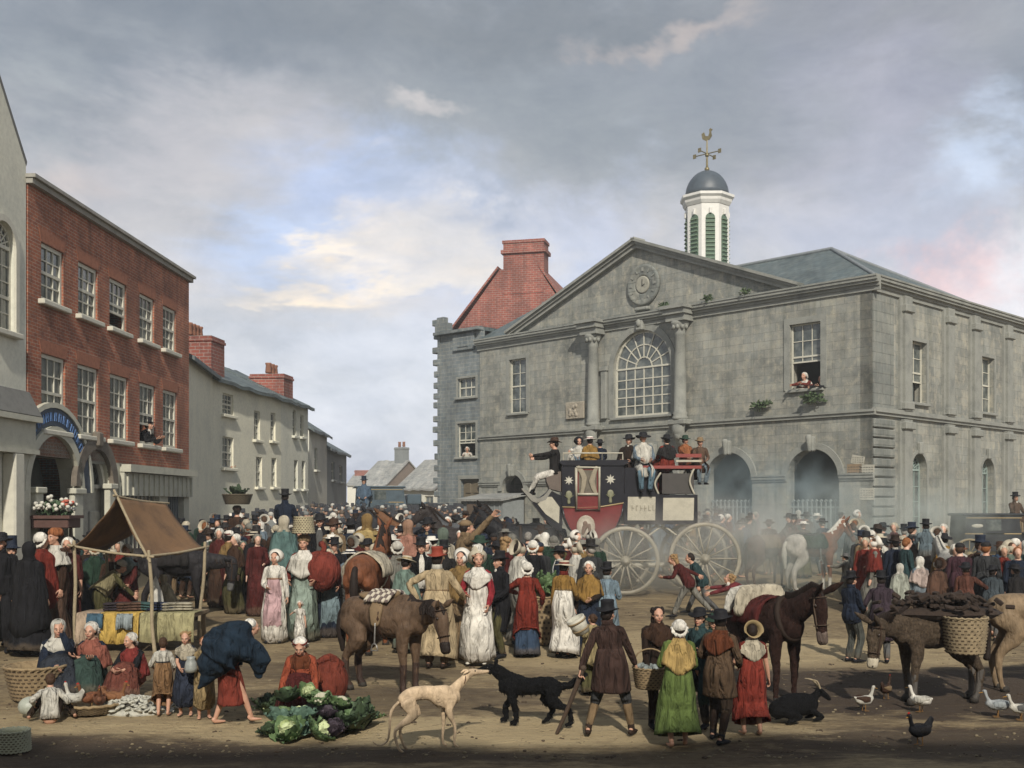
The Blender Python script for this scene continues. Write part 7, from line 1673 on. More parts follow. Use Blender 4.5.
man(334, 608, 518, 170, 'bareheaded man in tan coat and white neckcloth', 'low', 'brown', 'tan', 'grey', p=dict(vest='offwhite', cravat='white', hair='short'))
man(351, 606, 518, 10, 'man in blue-black coat with white collar seen from behind', 'low', 'black', 'navy', 'grey', p=dict(collar='white'))
woman(367, 612, 513, 8, 'big woman in mustard hooded shawl and cream skirt, back turned', 'scarf', 'ochre', 'ochre', (.33, .30, .20), p=dict(shawl=(.42, .31, .13), sh=dict(length=.45, flare=.08), skirt=(.33, .30, .20)), sk=dict(fat=1.15))
woman(350, 632, 549, 10, 'girl in white cap with navy ribbon before the chestnut horse', 'straw', 'white', 'ltblue', 'grey', p=dict(hat=('straw', 'white', 'navy'), shawl='stone', sh=dict(length=.4)))
# --- near left: market stall
sY = GY(652) + .1; sk_ = sY / F
stall = thing('market_stall', 'canvas-roofed market stall on rough poles with a patchwork cloth counter', 'stall', (PX(138, sY), sY, gz(sY)))
def sp(px, py, dy=0.0): Yq = sY + dy; return V((PX(px, Yq) - stall.location.x, dy, ZP(py, Yq) - gz(sY)))
CANV = mat('stained_canvas', (.17, .095, .045), .95, 2.2, .7, .5, (.05, .03, .02), fine=40)
apF, apB = sp(117, 496, -.1), sp(166, 503, 1.9); lF, lB = sp(74, 546, .0), sp(106, 548, 1.9); rF, rB = sp(147, 556, -.35), sp(205, 547, 1.5)
def canvas(A, B, C, D, name, seed, sag=.10):
    """sheet A-B (ridge) to D-C (eave)"""
    n = 14; vs = []
    for i in range(n + 1):
        u = i / n
        for j in range(n + 1):
            w_ = j / n; p = A.lerp(B, u).lerp(D.lerp(C, u), w_); q = noise.noise(V((u * 3, w_ * 3, seed))) * .05
            p.z -= sag * math.sin(PI * w_) * (1 + .5 * math.sin(PI * u)) - q + (.05 * abs(math.sin(u * 9)) * w_ ** 3); vs.append(tuple(p))
    K = len(vs); lo = [(x, y, z - .014) for x, y, z in vs]; m_ = n + 1
    fs = [(i * m_ + j, i * m_ + j + 1, (i + 1) * m_ + j + 1, (i + 1) * m_ + j) for i in range(n) for j in range(n)]
    rim = [i for i in range(m_)] + [i * m_ + n for i in range(1, m_)] + [n * m_ + j for j in range(n - 1, -1, -1)] + [i * m_ for i in range(n - 1, 0, -1)]
    fs += [tuple(K + q for q in reversed(f)) for f in fs]; fs += [(rim[i], rim[(i + 1) % len(rim)], K + rim[(i + 1) % len(rim)], K + rim[i]) for i in range(len(rim))]
    s = MB(); s.add(vs + lo, fs); return s.build(name, CANV, stall)
canvas(apF, apB, rB, rF, 'awning', 1); canvas(apF, apB, lB, lF, 'awning', 2)
POLE = mat('peeled_pole', (.34, .28, .18), .85, 12, .4, .5)
poles = [(lF, sp(76, 632, .0)), (rF + V((.03, 0, 0)), sp(155, 640, -.35)), (rB, sp(199, 620, 1.5)), (lB, sp(108, 620, 1.9))]
for a, b in poles:
    s = MB(); b2 = V((b.x, b.y, 0.0)); s.tube([a + V((0, 0, .08)), a.lerp(b2, .35) + V((.015, 0, 0)), a.lerp(b2, .7) - V((.02, 0, 0)), b2], [.030, .034, .032, .038], 8, 3); s.build('pole', POLE, stall)
for a, b in ((apF, apB), (lF, rF), (rF, rB), (lF, lB), (apF, rF)): s = MB(); s.tube([a + (a - b).normalized() * .12, a.lerp(b, .5) + V((0, 0, -.03)), b + (b - a).normalized() * .12], .024, 7, 3); s.build('rail', POLE, stall)
# counter
cz_ = sp(140, 613, .1).z; c0, c1 = sp(80, 613, .1), sp(194, 613, .1)
s = MB(); s.smooth = False; s.box(((c0.x + c1.x) / 2, .55, cz_ - .05), (c1.x - c0.x, 1.1, .06)); s.build('counter', WOOD, stall)
for x in (c0.x + .08, c1.x - .08):
    for y in (.1, 1.0): s = MB(); s.smooth = False; s.box((x, y, (cz_ - .08) / 2), (.07, .07, cz_ - .08)); s.build('leg', WOOD, stall)
def hang(x0, x1, z1, color, label, name='counter_cloth', y=-.03, seed=1, top=True, zt=None):
    """cloth over the front edge of the counter, hanging to height z1, with folds"""
    zt = zt or cz_; s = MB(); n = 26; rg = []
    prof = ([(.62, zt + .012), (.2, zt + .014)] if top else []) + [(y + .03, zt + .012), (y, zt - .04), (y - .02, zt * .75 + z1 * .25), (y - .03, zt * .4 + z1 * .6), (y - .035, z1)]
    rs = random.Random(seed); f1, f2 = rs.uniform(9, 14), rs.uniform(20, 30)
    for i in range(n + 1):
        u = i / n; x = x0 + (x1 - x0) * u; row = []
        for k, (yy, zz) in enumerate(prof):
            a = max(0, (zt - zz) / zt) * .05; row.append((x, yy - a * (math.sin(f1 * u) + .5 * math.sin(f2 * u + 1)) - .004 * seed, zz + (.02 * math.sin(7 * u + seed) if k == len(prof) - 1 else 0)))
        rg.append(row + [(a_, b_ + .010, c_ - .006) for a_, b_, c_ in reversed(row)])
    s.rings(rg); o = s.build(name, CLEAN, None, C_(color), stall.location); return tag(o, label, 'cloth')
W_ = c1.x - c0.x; X0 = c0.x
hang(X0 - .02, X0 + W_ * .19, .12, (.44, .34, .25), 'flesh-tan cloth hanging over the near end of the stall counter', seed=1)
hang(X0 + W_ * .20, X0 + W_ * .54, .15, (.56, .38, .10), 'mustard yellow cloth hanging in the middle of the stall counter', seed=2)
hang(X0 + W_ * .55, X0 + W_ * 1.02, .18, (.36, .33, .18), 'olive-buff cloth over the end of the stall counter by the front pole', seed=3)
hang(X0 + W_ * .10, X0 + W_ * .24, .45, (.06, .12, .17), 'dark blue square of cloth shown on the tan end of the stall', y=-.10, seed=4, top=False)
hang(X0 + W_ * .36, X0 + W_ * .50, .42, (.26, .30, .31), 'grey-blue square of cloth shown over the mustard cloth', y=-.12, seed=5, top=False)
rs = random.Random(12)
wares = [(.30, 'dark bolt of cloth lying on the counter beside the bent stallkeeper', (.05, .04, .05)), (.42, 'brown folded cloth in the middle of the stall counter', (.12, .07, .05)), (.50, 'teal folded cloth near the bent stallkeeper\'s hand', (.05, .10, .10)), (.68, 'navy folded cloth by the front pole on the stall counter', (.03, .04, .08)), (.82, 'pale folded linen at the far end of the stall counter', (.36, .33, .25))]
for f_, lb, c in wares:
    s = MB(); w_ = .36; n = 3
    for q in range(n): s.tube([(-w_ / 2, rs.uniform(-.02, .02), .03 + q * .05), (0, 0, .035 + q * .05), (w_ / 2, rs.uniform(-.02, .02), .03 + q * .05)], [(.11, .028)] * 3, 10, 3)
    tag(s.build('folded_cloth', CLEAN, None, c, stall.location + V((X0 + W_ * f_, .30 + .12 * rs.random(), cz_ + .02)), rz=rs.uniform(-.5, .5)), lb, 'cloth')
s = MB(); s.tube([(0, 0, 0), (.01, 0, .25), (0, 0, .5), (0, 0, .62)], [(.20, .16), (.13, .11), (.06, .05), (.015, .015)], 14, 3); tag(s.build('linen_cone', CLEAN, None, C_('offwhite'), stall.location + V((X0 + W_ * .60, .5, cz_ + .01))), 'white linen draped to a peak on the stall counter behind the front pole', 'linen')
# people of the stall
person(101, 622, 560, -70, 'stallkeeper in cream headcloth and olive shawl bending over her counter', dict(top='olive', skirt='olive', hat=('turban', 'offwhite'), shawl=(.24, .21, .12), sh=dict(length=.42)), dict(fem=True, lean=42, rh=(.2, .62, .92), lh=(-.15, .6, .95), nod=10), Yd=sY + 1.3)
woman(127, 614, 543, 175, 'woman in pale blue kerchief standing behind the stall counter', 'mob', 'white', 'maroon', 'maroon', p=dict(kerchief=(.28, .36, .36), hair='bun'), sk=dict(lh=(-.2, .35, 1.0)), Yd=sY + 1.75)
woman(112, 606, 549, 200, 'woman in cream straw hat at the back of the stall', 'straw', 'cream', 'brown', 'brown', Yd=sY + 2.2)
woman(170, 626, 574, 90, 'hunched figure in pale buff hood sitting at the far end of the stall', 'scarf', (.30, .26, .18), (.30, .26, .18), 'olive', p=dict(shawl=(.28, .24, .16), sh=dict(length=.5)), sk=dict(lean=20), Yd=sY + 1.5)
# seated fish and fowl women
woman(58, 694, 618, 205, 'seated woman in white headscarf and navy cape, chin on her hand', 'scarf', 'offwhite', 'navy', (.03, .035, .045), sk=dict(GR, lh=(-.04, .30, .86), lp=(-.3, .6, -1), nod=4), p=dict(shawl='navy', sh=dict(length=.4), kerchief='offwhite', sk=dict(rb=.34, ry=.2, seat=True)), lod=2)
woman(93, 692, 620, 178, 'seated woman in white cap, rust patterned shawl and dark green skirt, arms folded', 'mob', 'white', 'navy', (.035, .06, .05), sk=dict(GR, lh=(.10, .34, .56), rh=(-.10, .36, .54)), p=dict(shawl=(.28, .10, .07), sh=dict(length=.32), sleeves='elbow', sk=dict(rb=.36, ry=.2, seat=True)), lod=2)
woman(133, 694, 631, 170, 'seated woman in white headcloth, dark red shawl and russet skirt, hands on her knees', 'mob', 'white', 'black', (.15, .05, .035), sk=dict(GR, turn=-25, lh=(-.05, .45, .46), rh=(.12, .42, .46)), p=dict(shawl=(.20, .035, .03), sh=dict(length=.4), sleeves='elbow', sk=dict(rb=.36, ry=.2, seat=True)), lod=2)
basket('wide round wicker hamper standing by the seated woman in the navy cape', G(37, 699), .30, .42, .48, WICK, n=30)
CH = dict(child=True)
r13, S13, q13 = person(50, 722, 674, 20, 'boy in white shirt sitting on the earth with his back turned', dict(top='offwhite', legs='dkbrown', hair='short', hairc='hairbrown', shirt=1, shoes=None), dict(child=True, pelvis=(0, 0, .13), lean=16, lf=(-.40, .30, .02), rf=(.45, .20, .02), lh=(-.30, .12, .35), rh=(.25, .25, .35), kp=(0, .6, 1)), lod=2)
s = MB(); s.ell((0, 0, .13), (.15, .15, .13), 16, 10); tag(s.build('jug', mat('pale_glaze', (.36, .38, .32), .4, 9), None, None, G(30, 716)), 'squat pale glazed jug at the side of the sitting boy', 'jug')
# flat basket of trussed fowls
fb = basket('shallow wicker tray heaped with trussed brown fowls before the seated women', G(93, 711), .34, .42, .12, WICK, n=28)
for i, (dx, dy, c, lb) in enumerate(((-.26, 0, 'offwhite', 'white hen at the near end of the wicker tray'), (-.05, .06, (.20, .08, .04), 'red-brown hen lying in the middle of the wicker tray'), (.12, -.08, (.16, .07, .04), 'dark brown hen lying at the front of the wicker tray'), (.24, .10, (.24, .11, .05), 'russet hen at the far side of the wicker tray'))):
    fowl('hen', lb, fb.location + V((dx, dy, .01)), 60 + i * 70, .80, c, None, 'hen', 'hen')
# heap of shells/oysters, counted by no one
s = MB(); rs = random.Random(8); s.ell((0, 0, -.01), (.52, .36, .09), 14, 6)
for i in range(190):
    a = rs.uniform(0, 2 * PI); q = math.sqrt(rs.random()); x, y = q * .55 * math.cos(a), q * .38 * math.sin(a); z = .02 + .15 * (1 - q * q) + rs.uniform(-.01, .02)
    s.ell((x, y, z), (rs.uniform(.035, .06), rs.uniform(.03, .045), .016), 8, 4, Euler((rs.uniform(-.6, .6), rs.uniform(-.6, .6), rs.uniform(0, 3))).to_matrix())
tag(s.build('oyster_shells', mat('oyster_shell', (.46, .45, .38), .5, 14, .6, .4, (.18, .18, .16)), None, None, G(137, 710), fix=False), 'pale heap of oyster shells spread on the earth before the seated woman in russet', 'shells', kind='stuff')
person(163, 716, 637, 8, 'small barefoot girl in white bodice and brown skirt, back to the viewer', dict(top='offwhite', skirt=(.24, .14, .07), hair='short', hairc='hairbrown', shoes=None, sleeves='elbow', belt='dkgrey', sk=dict(rb=.26, hem=.36, fa=.1)), dict(child=True, fem=True, lh=(-.24, .26, 1.02), rh=(.2, .2, 1.0)), lod=2)
person(186, 715, 631, 185, 'small fair-haired girl in navy frock holding a grey jug to her chest', dict(top='navy', skirt=(.028, .035, .055), hair='wild', hairc='hairfair', shoes=None, sleeves='short', kerchief='cream', sk=dict(rb=.26, hem=.32, fa=.1), grip=('grip', 'grip')), dict(child=True, fem=True, lh=(-.12, .26, 1.0), rh=(.06, .28, 1.0), nod=12), lod=2)
a = G(192, 715); s = MB(); s.lathe([(0, 0), (.075, 0), (.085, .05), (.07, .13), (.05, .17), (.06, .20), (.05, .20), (.0, .17)], 16); tag(s.build('jug', mat('grey_pewter', (.30, .32, .30), .35, 9), None, None, (PX(191, a.y - .33), a.y - .33, ZP(672, a.y - .33))), 'grey jug held by the fair-haired girl in the navy frock', 'jug')
person(204, 718, 636, 200, 'toddler in ochre smock beside the woman with the dark blue bundle', dict(top=(.30, .22, .11), skirt=(.30, .22, .11), hair='short', hairc='hairred', shoes=None, sk=dict(rb=.22, hem=.30)), dict(child=True, fem=True, lh=(-.1, .25, 1.15), rh=(.1, .22, 1.1)), lod=2)
# bent woman with the blue bundle
r14, S14, q14 = woman(236, 724, 618, -62, 'barefoot woman in red skirt bent forward under a dark blue bundle', 'mob', 'white', 'navy', (.22, .045, .03), sk=dict(pelvis=(0, -.12, .93), lean=46, lf=(-.16, -.28, 0), rf=(.14, .22, 0), lh=(-.2, .40, .95), rh=(.25, .30, 1.0), nod=-14), p=dict(sk=dict(rb=.25, hem=.30, fa=.12, top=.3), shoes=None, sleeves='elbow'), lod=2)
s = MB(); s.tube([(-.20, 0, -.16), (-.06, 0, .0), (.10, 0, .06), (.24, 0, .0)], [(.20, .26), (.30, .31), (.30, .29), (.16, .20)], 30, 6); s.tube([(.20, 0, .02), (.36, .0, -.10), (.38, .02, -.34)], [(.15, .18), (.12, .15), (.05, .06)], 14, 4); s.tube([(-.14, -.04, -.18), (-.28, -.08, -.36), (-.36, -.1, -.46)], [(.14, .12), (.08, .08), (.02, .03)], 12, 3)
s.v = [tuple(V(p) + V(p).normalized() * (.05 * noise.noise(V(p) * 4) + .016 * math.sin(V(p).z * 38 + V(p).x * 16 + 4 * noise.noise(V(p) * 3)))) for p in s.v]; vv, ff = remesh(s, .014, 1); s = MB(); s.v = [tuple(p) for p in vv]; s.f = ff; s.m = [0] * len(ff); s.sm = [True] * len(ff)
Yb = r14.location.y - .12; tag(s.build('bundle', CLEAN, None, (.014, .026, .042), (PX(231, Yb), Yb - .05, ZP(649, Yb))), 'great dark blue bundle humped on the back of the bent woman in red skirt', 'bundle')
# woman behind the cabbages
person(303, 712, 634, 182, 'kneeling cabbage seller in rust shawl and red-banded white cap', dict(top=(.30, .07, .035), skirt='maroon', hat=('mob', 'white', 'red'), shawl=(.34, .085, .045), sh=dict(length=.4, flare=.05), kerchief='rust', sk=dict(rb=.34, ry=.24, seat=True)), dict(GR, lean=26, pelvis=(0, 0, .34), nod=14, lh=(-.26, .55, .35), rh=(.22, .55, .38)), lod=2)
s = MB(); s.ell((0, 0, .30), (.30, .24, .36), 20, 14); s.v = [tuple(V(p) * (1 + .08 * noise.noise(V(p) * 5))) for p in s.v]; s.tube([(-.12, -.08, .58), (.05, -.05, .66), (.2, 0, .55)], [.05, .06, .05], 8, 3); tag(s.build('sack', CLEAN, None, (.17, .04, .025), G(325, 706) + V((0, .15, 0))), 'upright red-brown sack slumped at the shoulder of the cabbage seller', 'sack')
VG = [(292, 738, .26, 'green', 'big crinkled green cabbage lowest at the near front of the heap', -.3), (316, 734, .24, 'green', 'pale-hearted cabbage cut open beside the big crinkled one', .5), (281, 716, .25, 'savoy', 'blue-green savoy on the near end of the heap', .1), (303, 714, .22, 'blue', 'blue-leaved cabbage in the middle of the heap', .2), (288, 694, .21, 'dark', 'dark cabbage on the upper near corner of the heap', 0),
      (335, 727, .22, 'purple', 'purple-leaved cabbage in front of the loose greens', .2), (322, 698, .19, 'cauli', 'cauliflower on top of the heap below the red sack', 0), (306, 690, .17, 'green', 'small pale cabbage at the seller\'s knees', .1), (340, 702, .19, 'cauli', 'cauliflower on the far top edge of the heap', .2), (350, 716, .18, 'dark', 'dark cabbage at the far end of the heap', .1), (328, 712, .18, 'purple', 'small purple cabbage between the two cauliflowers', -.1), (272, 728, .18, 'dark', 'dark trimmed cabbage at the very edge of the heap nearest the bent woman', 0), (299, 728, .2, 'savoy', 'savoy wedged between the two front cabbages', .1)]
for i, (px, py, r_, kd, lb, ti) in enumerate(VG):
    base = 735; g_ = G(px, min(740, py + r_ * 60)); Yv = g_.y; lift = max(0, ZP(py + r_ * 58, Yv) - gz(Yv)); row = max(0, (732 - py)) / 40
    Yv = GY(738) + row * .62; zc = ZP(py + r_ * 40, Yv); cabbage(lb, (PX(px, Yv), Yv, max(gz(Yv), zc)), r_ * .84, kd, i, (.5 * (1 if kd == 'green' else .4), ti, i))
s = MB(); s.ell((0, 0, 0), (.62, .42, .30), 16, 8); s.v = [(x, y, max(z, -.02)) for x, y, z in s.v]; s.v = [tuple(V(p) * (1 + .1 * noise.noise(V(p) * 5))) for p in s.v]; a = G(318, 722); tag(s.build('sacking', mat('dark_sacking', (.05, .05, .035), .95, 9), None, None, a + V((0, .25, 0))), 'dark sacking spread under the heap of cabbages', 'sacking')
greens('spread of loose dark greens trailing towards the greyhound', G(352, 730), .42, 34, VEGD, 3, hh=.5); greens('bunch of leeks and pale stalks laid on the far end of the heap', G(360, 722) + V((0, 0, .02)), .30, 20, VEG, 5, hh=.5); greens('bunch of dark kale standing at the near end of the heap', G(268, 716) + V((0, .1, 0)), .30, 26, VEGD, 6)
greens('mound of fresh greens on the cart tail below the coach', (PX(547, 20.5), 20.5, ZP(597, 20.5)), .45, 44, VEG, 7, hh=1.2)
ctb = basket('deep basket holding the mound of fresh greens beside the woman in yellow', (PX(547, 20.5), 20.5, gz(20.5)), .30, .38, ZP(596, 20.5) - gz(20.5), WICK, n=26)
# tub in the corner
r = basket('small sage-green straw tub with a lid rim at the corner of the square', G(13, 751), .19, .18, .24, mat('sage_rush', (.42, .43, .31), .85, 14, .35, .5), n=24)
# onlookers at the near left
man(1, 652, 532, 190, 'person in black hat and cloak at the very edge by the shopfront', 'low', 'black', 'black', 'black', p=dict(them=.1, trb=.3))
man(12, 644, 536, 200, 'long-faced man in tall dark blue hat and white neckcloth by the shopfront', 'tall', 'navy', 'navy', 'black', p=dict(vest='grey', cravat='offwhite', them=.2, lapel='navy'))
woman(29, 655, 541, -12, 'woman in full-length black cloak, back to the viewer, near the shopfront', 'scarf', 'black', 'black', 'black', p=dict(shawl='black', sh=dict(length=1.0, flare=.10), skirt='black', sk=dict(rb=.34)))
woman(41, 648, 531, -20, 'woman in scarlet cloak and white mob cap behind the black cloak', 'mob', 'white', 'red', 'maroon', p=dict(shawl='red', sh=dict(length=.8, flare=.06)))
woman(56, 646, 527, 150, 'woman with orange kerchief on her hair, white shawl and brown skirt', 'turban', 'orange', 'brown', (.085, .05, .035), p=dict(shawl='offwhite', sh=dict(length=.2), sk=dict(rb=.32)))
woman(68, 640, 536, 185, 'girl in white cap between the brown skirt and the stall pole', 'mob', 'white', 'maroon', 'maroon', p=dict(sleeves='elbow'), sk=dict(rh=(.4, .3, 1.1)))
woman(87, 626, 540, 190, 'woman in dim brown gown under the stall awning', 'mob', 'buff', 'dkbrown', 'dkbrown', Yd=sY + 3.0)
# black horse tethered beyond the stall
hY = GY(622); horse('black horse with white blaze standing behind the stall', (.022, .02, .022), (PX(196, hY) - .6, hY + .5, gz(hY)), -75, 1.08, neck=-48, head=4, yaw=-10, muzzle='grey', lod=2, tack=dict(blanket='soot'))
hY = GY(612); horse('second black horse close beyond the stall, head behind the pole', (.03, .026, .024), (PX(168, hY) - .6, hY + .5, gz(hY)), -60, 1.02, neck=-38, head=0, lod=1)
# --- right: gentlemen, donkey with turf, ducks
man(852, 662, 571, -62, 'upright man in navy tailcoat, grey trousers and black top hat, hands before him', 'top', 'black', 'navy', (.09, .095, .085), sk=dict(lh=(-.08, .24, 1.05), rh=(.10, .24, 1.03), lean=-4), p=dict(them=.80, trb=.19, cravat='white', open=.7))
man(882, 663, 571, -8, 'man in full dark plum coat bending over the donkey\'s head', 'top', 'black', (.05, .035, .045), 'grey', sk=dict(lean=10, lh=(-.32, .22, .95), rh=(.34, .22, .95), fat=1.2), p=dict(them=.45, trb=.26))
hY = GY(706); dk = horse('grey-brown donkey with drooping head and pale muzzle, loaded with turf baskets', (.13, .095, .065), (PX(948, hY), hY + .35, gz(hY)), 102, .92, neck=-42, head=14, yaw=22, donkey=True, stocky=True, mane='hairdark', muzzle='cream', pose=(.05, -.04, .05, -.05), leglow=(.10, .09, .08))
DM = Matrix.Translation(dk.location) @ Matrix.Rotation(dk.rotation_euler.z, 4, 'Z') @ Matrix.Scale(.92 * 1.0, 4)
for q, lb in ((1, 'round willow pannier on the near flank of the loaded donkey'), (-1, 'round willow pannier on the far flank of the loaded donkey')):
    pp = DM @ V((q * -.44 * -1, -.16, .80)); basket(lb, pp, .24, .29, .50, mat('willow', (.32, .25, .15), .85, 14, .5, .6, (.10, .07, .04), fine=90), name='pannier', cat='pannier', n=22, rows=11)
TURF = mat('dark_turf', (.035, .022, .015), .95, 9, .5, .7, fine=30)
s = MB(); rs = random.Random(6); s.smooth = False; ctr = DM @ V((0, -.10, 1.42)); s.ell((0, 0, -.05), (.85, .42, .12), 10, 6)
for i in range(150):
    x, y = rs.gauss(0, .36), rs.gauss(0, .22); x = max(-.85, min(.85, x)); z = .14 * (1 - min(1, abs(x)) ** 2) + rs.uniform(-.08, .07); s.box((x, y, z), (rs.uniform(.08, .17), rs.uniform(.05, .09), rs.uniform(.04, .07)), rs.uniform(0, 3), rs.uniform(-.6, .6), rs.uniform(-.6, .6), bev=.01)
tag(s.build('turf_load', TURF, None, None, ctr, fix=False), 'dark rough load of cut turf heaped across the donkey\'s panniers', 'turf', kind='stuff')
hY = GY(694); horse('pale dun horse cut by the picture edge, rump towards the donkey', (.25, .18, .11), (PX(1024, hY) + .35, hY + .3, gz(hY)), -96, 1.0, neck=-10, mane='tan')
fowl('duck', 'brown and white duck resting with curved neck on the dark earth', G(864, 711), -70, .74, 'offwhite', 'brown'); fowl('duck', 'white duck standing by the donkey\'s forefeet', G(921, 712), 40, .76, 'white', 'offwhite')
fowl('hen', 'black hen with cocked tail pecking in front of the ducks', G(920, 745), 118, .85, 'black', 'soot', 'hen', 'hen'); fowl('duck', 'grey-backed duck lying nearest the dun horse\'s hoof', G(998, 717), 75, .78, (.36, .38, .38), (.30, .33, .34)); fowl('duck', 'pale duck half hidden at the edge of the square', G(1021, 720), 80, .74, 'offwhite', 'grey')
fowl('hen', 'small speckled pullet behind the resting duck', G(886, 699), -40, .7, 'brown', 'tan', 'hen', 'hen')
# crowd close behind the donkey
Yr_ = lambda fy: GY(fy)
man(879, 607, 541, 160, 'young man in black jacket and white shirt front beyond the plum coat', 'low', 'black', 'black', 'grey', p=dict(vest='white', cravat='white'), sk=dict(lh=(-.2, .3, 1.0)))
man(894, 612, 538, 15, 'man in black hat and black coat, back turned, beyond the plum coat', 'low', 'black', 'black', 'black')
woman(900, 628, 563, 5, 'woman wholly wrapped in a pale grey-green hooded cloak', 'scarf', 'offwhite', 'stone', 'stone', p=dict(shawl=(.36, .38, .32), sh=dict(length=.7, flare=.12)))
woman(920, 628, 556, 10, 'woman in white striped headscarf and blue-grey gown above the turf load', 'scarf', 'white', 'ltblue', (.20, .24, .27), p=dict(shawl=(.45, .36, .32), sh=dict(length=.3)))
woman(938, 636, 558, 12, 'woman in brown cape and brown bonnet with white bundle under her arm', 'bonnet', 'brown', 'brown', 'brown', p=dict(shawl=(.11, .06, .04), sh=dict(length=.5), hat=('bonnet', 'brown', 'offwhite')))
man(966, 640, 562, -30, 'man in russet-brown coat and dark hat stretching his arm to the next man', 'low', 'black', (.12, .05, .035), 'brown', sk=dict(rh=(.5, .35, 1.1)), p=dict(them=.4))
man(991, 640, 565, -40, 'man in blue-grey coat and black hat hunched beside the russet coat', 'low', 'black', (.06, .075, .085), 'grey', sk=dict(lean=14, fat=1.1), p=dict(collar='soot'))
man(1019, 640, 564, 20, 'man in soot-black coat at the edge above the dun horse', 'low', 'black', 'soot', 'grey', sk=dict(lean=10, fat=1.15), p=dict(cravat='stone'))
woman(984, 622, 543, 10, 'woman in cream shawl and dark hat beyond the blue-grey coat', 'low', 'dkbrown', 'cream', 'offwhite', p=dict(shawl='cream', sh=dict(length=.5)))
man(1000, 618, 541, 170, 'man in blue coat and brown hat beneath the black carriage', 'low', 'brown', 'blue', 'grey', p=dict(cravat='buff'))
woman(1012, 616, 543, 15, 'woman in white neckerchief and green gown beneath the coachman', 'mob', 'offwhite', 'dkgreen', 'dkgreen', p=dict(shawl='offwhite', sh=dict(length=.25)))
hY = GY(622); horse('white horse seen from the rump beyond the russet coat', (.52, .50, .44), (PX(960, hY), hY + .4, gz(hY)), -4, 1.05, neck=-6, mane='offwhite', lod=1)
man(962, 604, 545, 5, 'man in rust felt hat standing behind the white horse', 'low', 'rust', 'grey', 'grey')
# riders at the market edge
def rider(px, feet, label_h, label_r, face, hc, hat_, coat, sc=1.0, top=None, **k):
    hY = GY(feet); h = horse(label_h, C_(hc), (PX(px, hY), hY, gz(hY)), face, sc, lod=1, **k)
    return man(px, feet, top, face, label_r, hat_, 'black', coat, 'grey', sk=RIDE, Yd=hY, dz=1.40 * sc, p=dict(them=.55, tails=coat))
rider(926, 606, 'brown horse under the grey-coated rider', 'top-hatted rider in grey-blue coat against the dusty hall wall', 5, 'brown', 'top', (.13, .17, .19), .86, 519)
woman(944, 612, 533, 10, 'woman in bright yellow jacket, red sash and black hat beside the mounted man', 'slouch', 'black', 'yellow', 'maroon', p=dict(belt='red', collar='offwhite'))
rider(285, 588, 'dark horse under the navy-coated rider in the street crowd', 'rider in navy coat and black hat seen from behind above the street crowd', 0, 'black', 'top', 'navy', 1.14, 489)
# skewbald at the hall arches and its groom
hY = GY(592); horse('skewbald horse with white hindquarters and chestnut head waiting by the arches', (.20, .085, .045), (PX(812, hY), hY, gz(hY)), -72, 1.08, neck=2, head=-6, lod=2, mane='offwhite', socks='offwhite', tack=dict(saddle='dkgrey', blanket='dkgreen'))
h = [o for o in bpy.data.objects if o.get('label', '').startswith('skewbald')][0]
s = MB(); s.tube([(0, -.66, 1.13), (0, -.55, 1.20), (0, -.30, 1.215)], [(.15, .15), (.236, .246), (.25, .25)], 20, 4)
for q in (-1, 1): s.tube([(q * .12, -.50, 1.12), (q * .155, -.36, .86), (q * .14, -.60, .53), (q * .14, -.575, .14)], [(.145, .235), (.118, .163), (.060, .075), .048], 12, 4)
v, f = remesh(s, .022, 2); s = MB(); s.v = [tuple(p) for p in v]; s.f = f; s.m = [0] * len(f); s.sm = [True] * len(f); s.build('white_marking', FUR, h, (.52, .48, .42))
hY = GY(590); horse('dark chestnut horse beside the skewbald, rump to the coach', (.10, .045, .03), (PX(772, hY), hY + .6, gz(hY)), -60, 1.02, lod=1, tack=dict(blanket='tan'))
man(846, 604, 553, 60, 'groom in pale smock holding the skewbald horse\'s head', 'low', 'grey', 'stone', 'grey', sk=dict(lh=(-.1, .5, 1.3)))
# running boys in the dust
person(688, 619, 554, 78, 'boy in maroon jacket running after the coach with arm outstretched', dict(top='maroon', tails='maroon', legs='stone', hair='wild', hairc='hairfair', them=.7), dict(child=True, lean=42, lh=(-.15, .60, 1.05), rh=(.2, -.25, 1.1), lf=(-.1, .35, .05), rf=(.1, -.55, .15)))
person(702, 616, 553, 82, 'boy in green jacket running close behind the maroon one', dict(top='teal', tails='teal', legs='grey', hair='short', hairc='hairdark', them=.7), dict(child=True, lean=34, lf=(-.1, -.4, .1), rf=(.1, .4, .02)))
person(744, 632, 573, 76, 'boy in dark red jacket pitching forward with both arms thrown out', dict(top=(.15, .03, .035), tails=(.14, .028, .03), legs='buff', hair='wild', hairc='hairfair', collar='white', them=.7), dict(child=True, pelvis=(0, -.1, .80), lean=66, nod=-40, lh=(-.2, .95, .85), rh=(.25, .9, 1.0), lf=(-.1, .2, 0), rf=(.1, -.75, .25)))
CLOTH = CLEAN
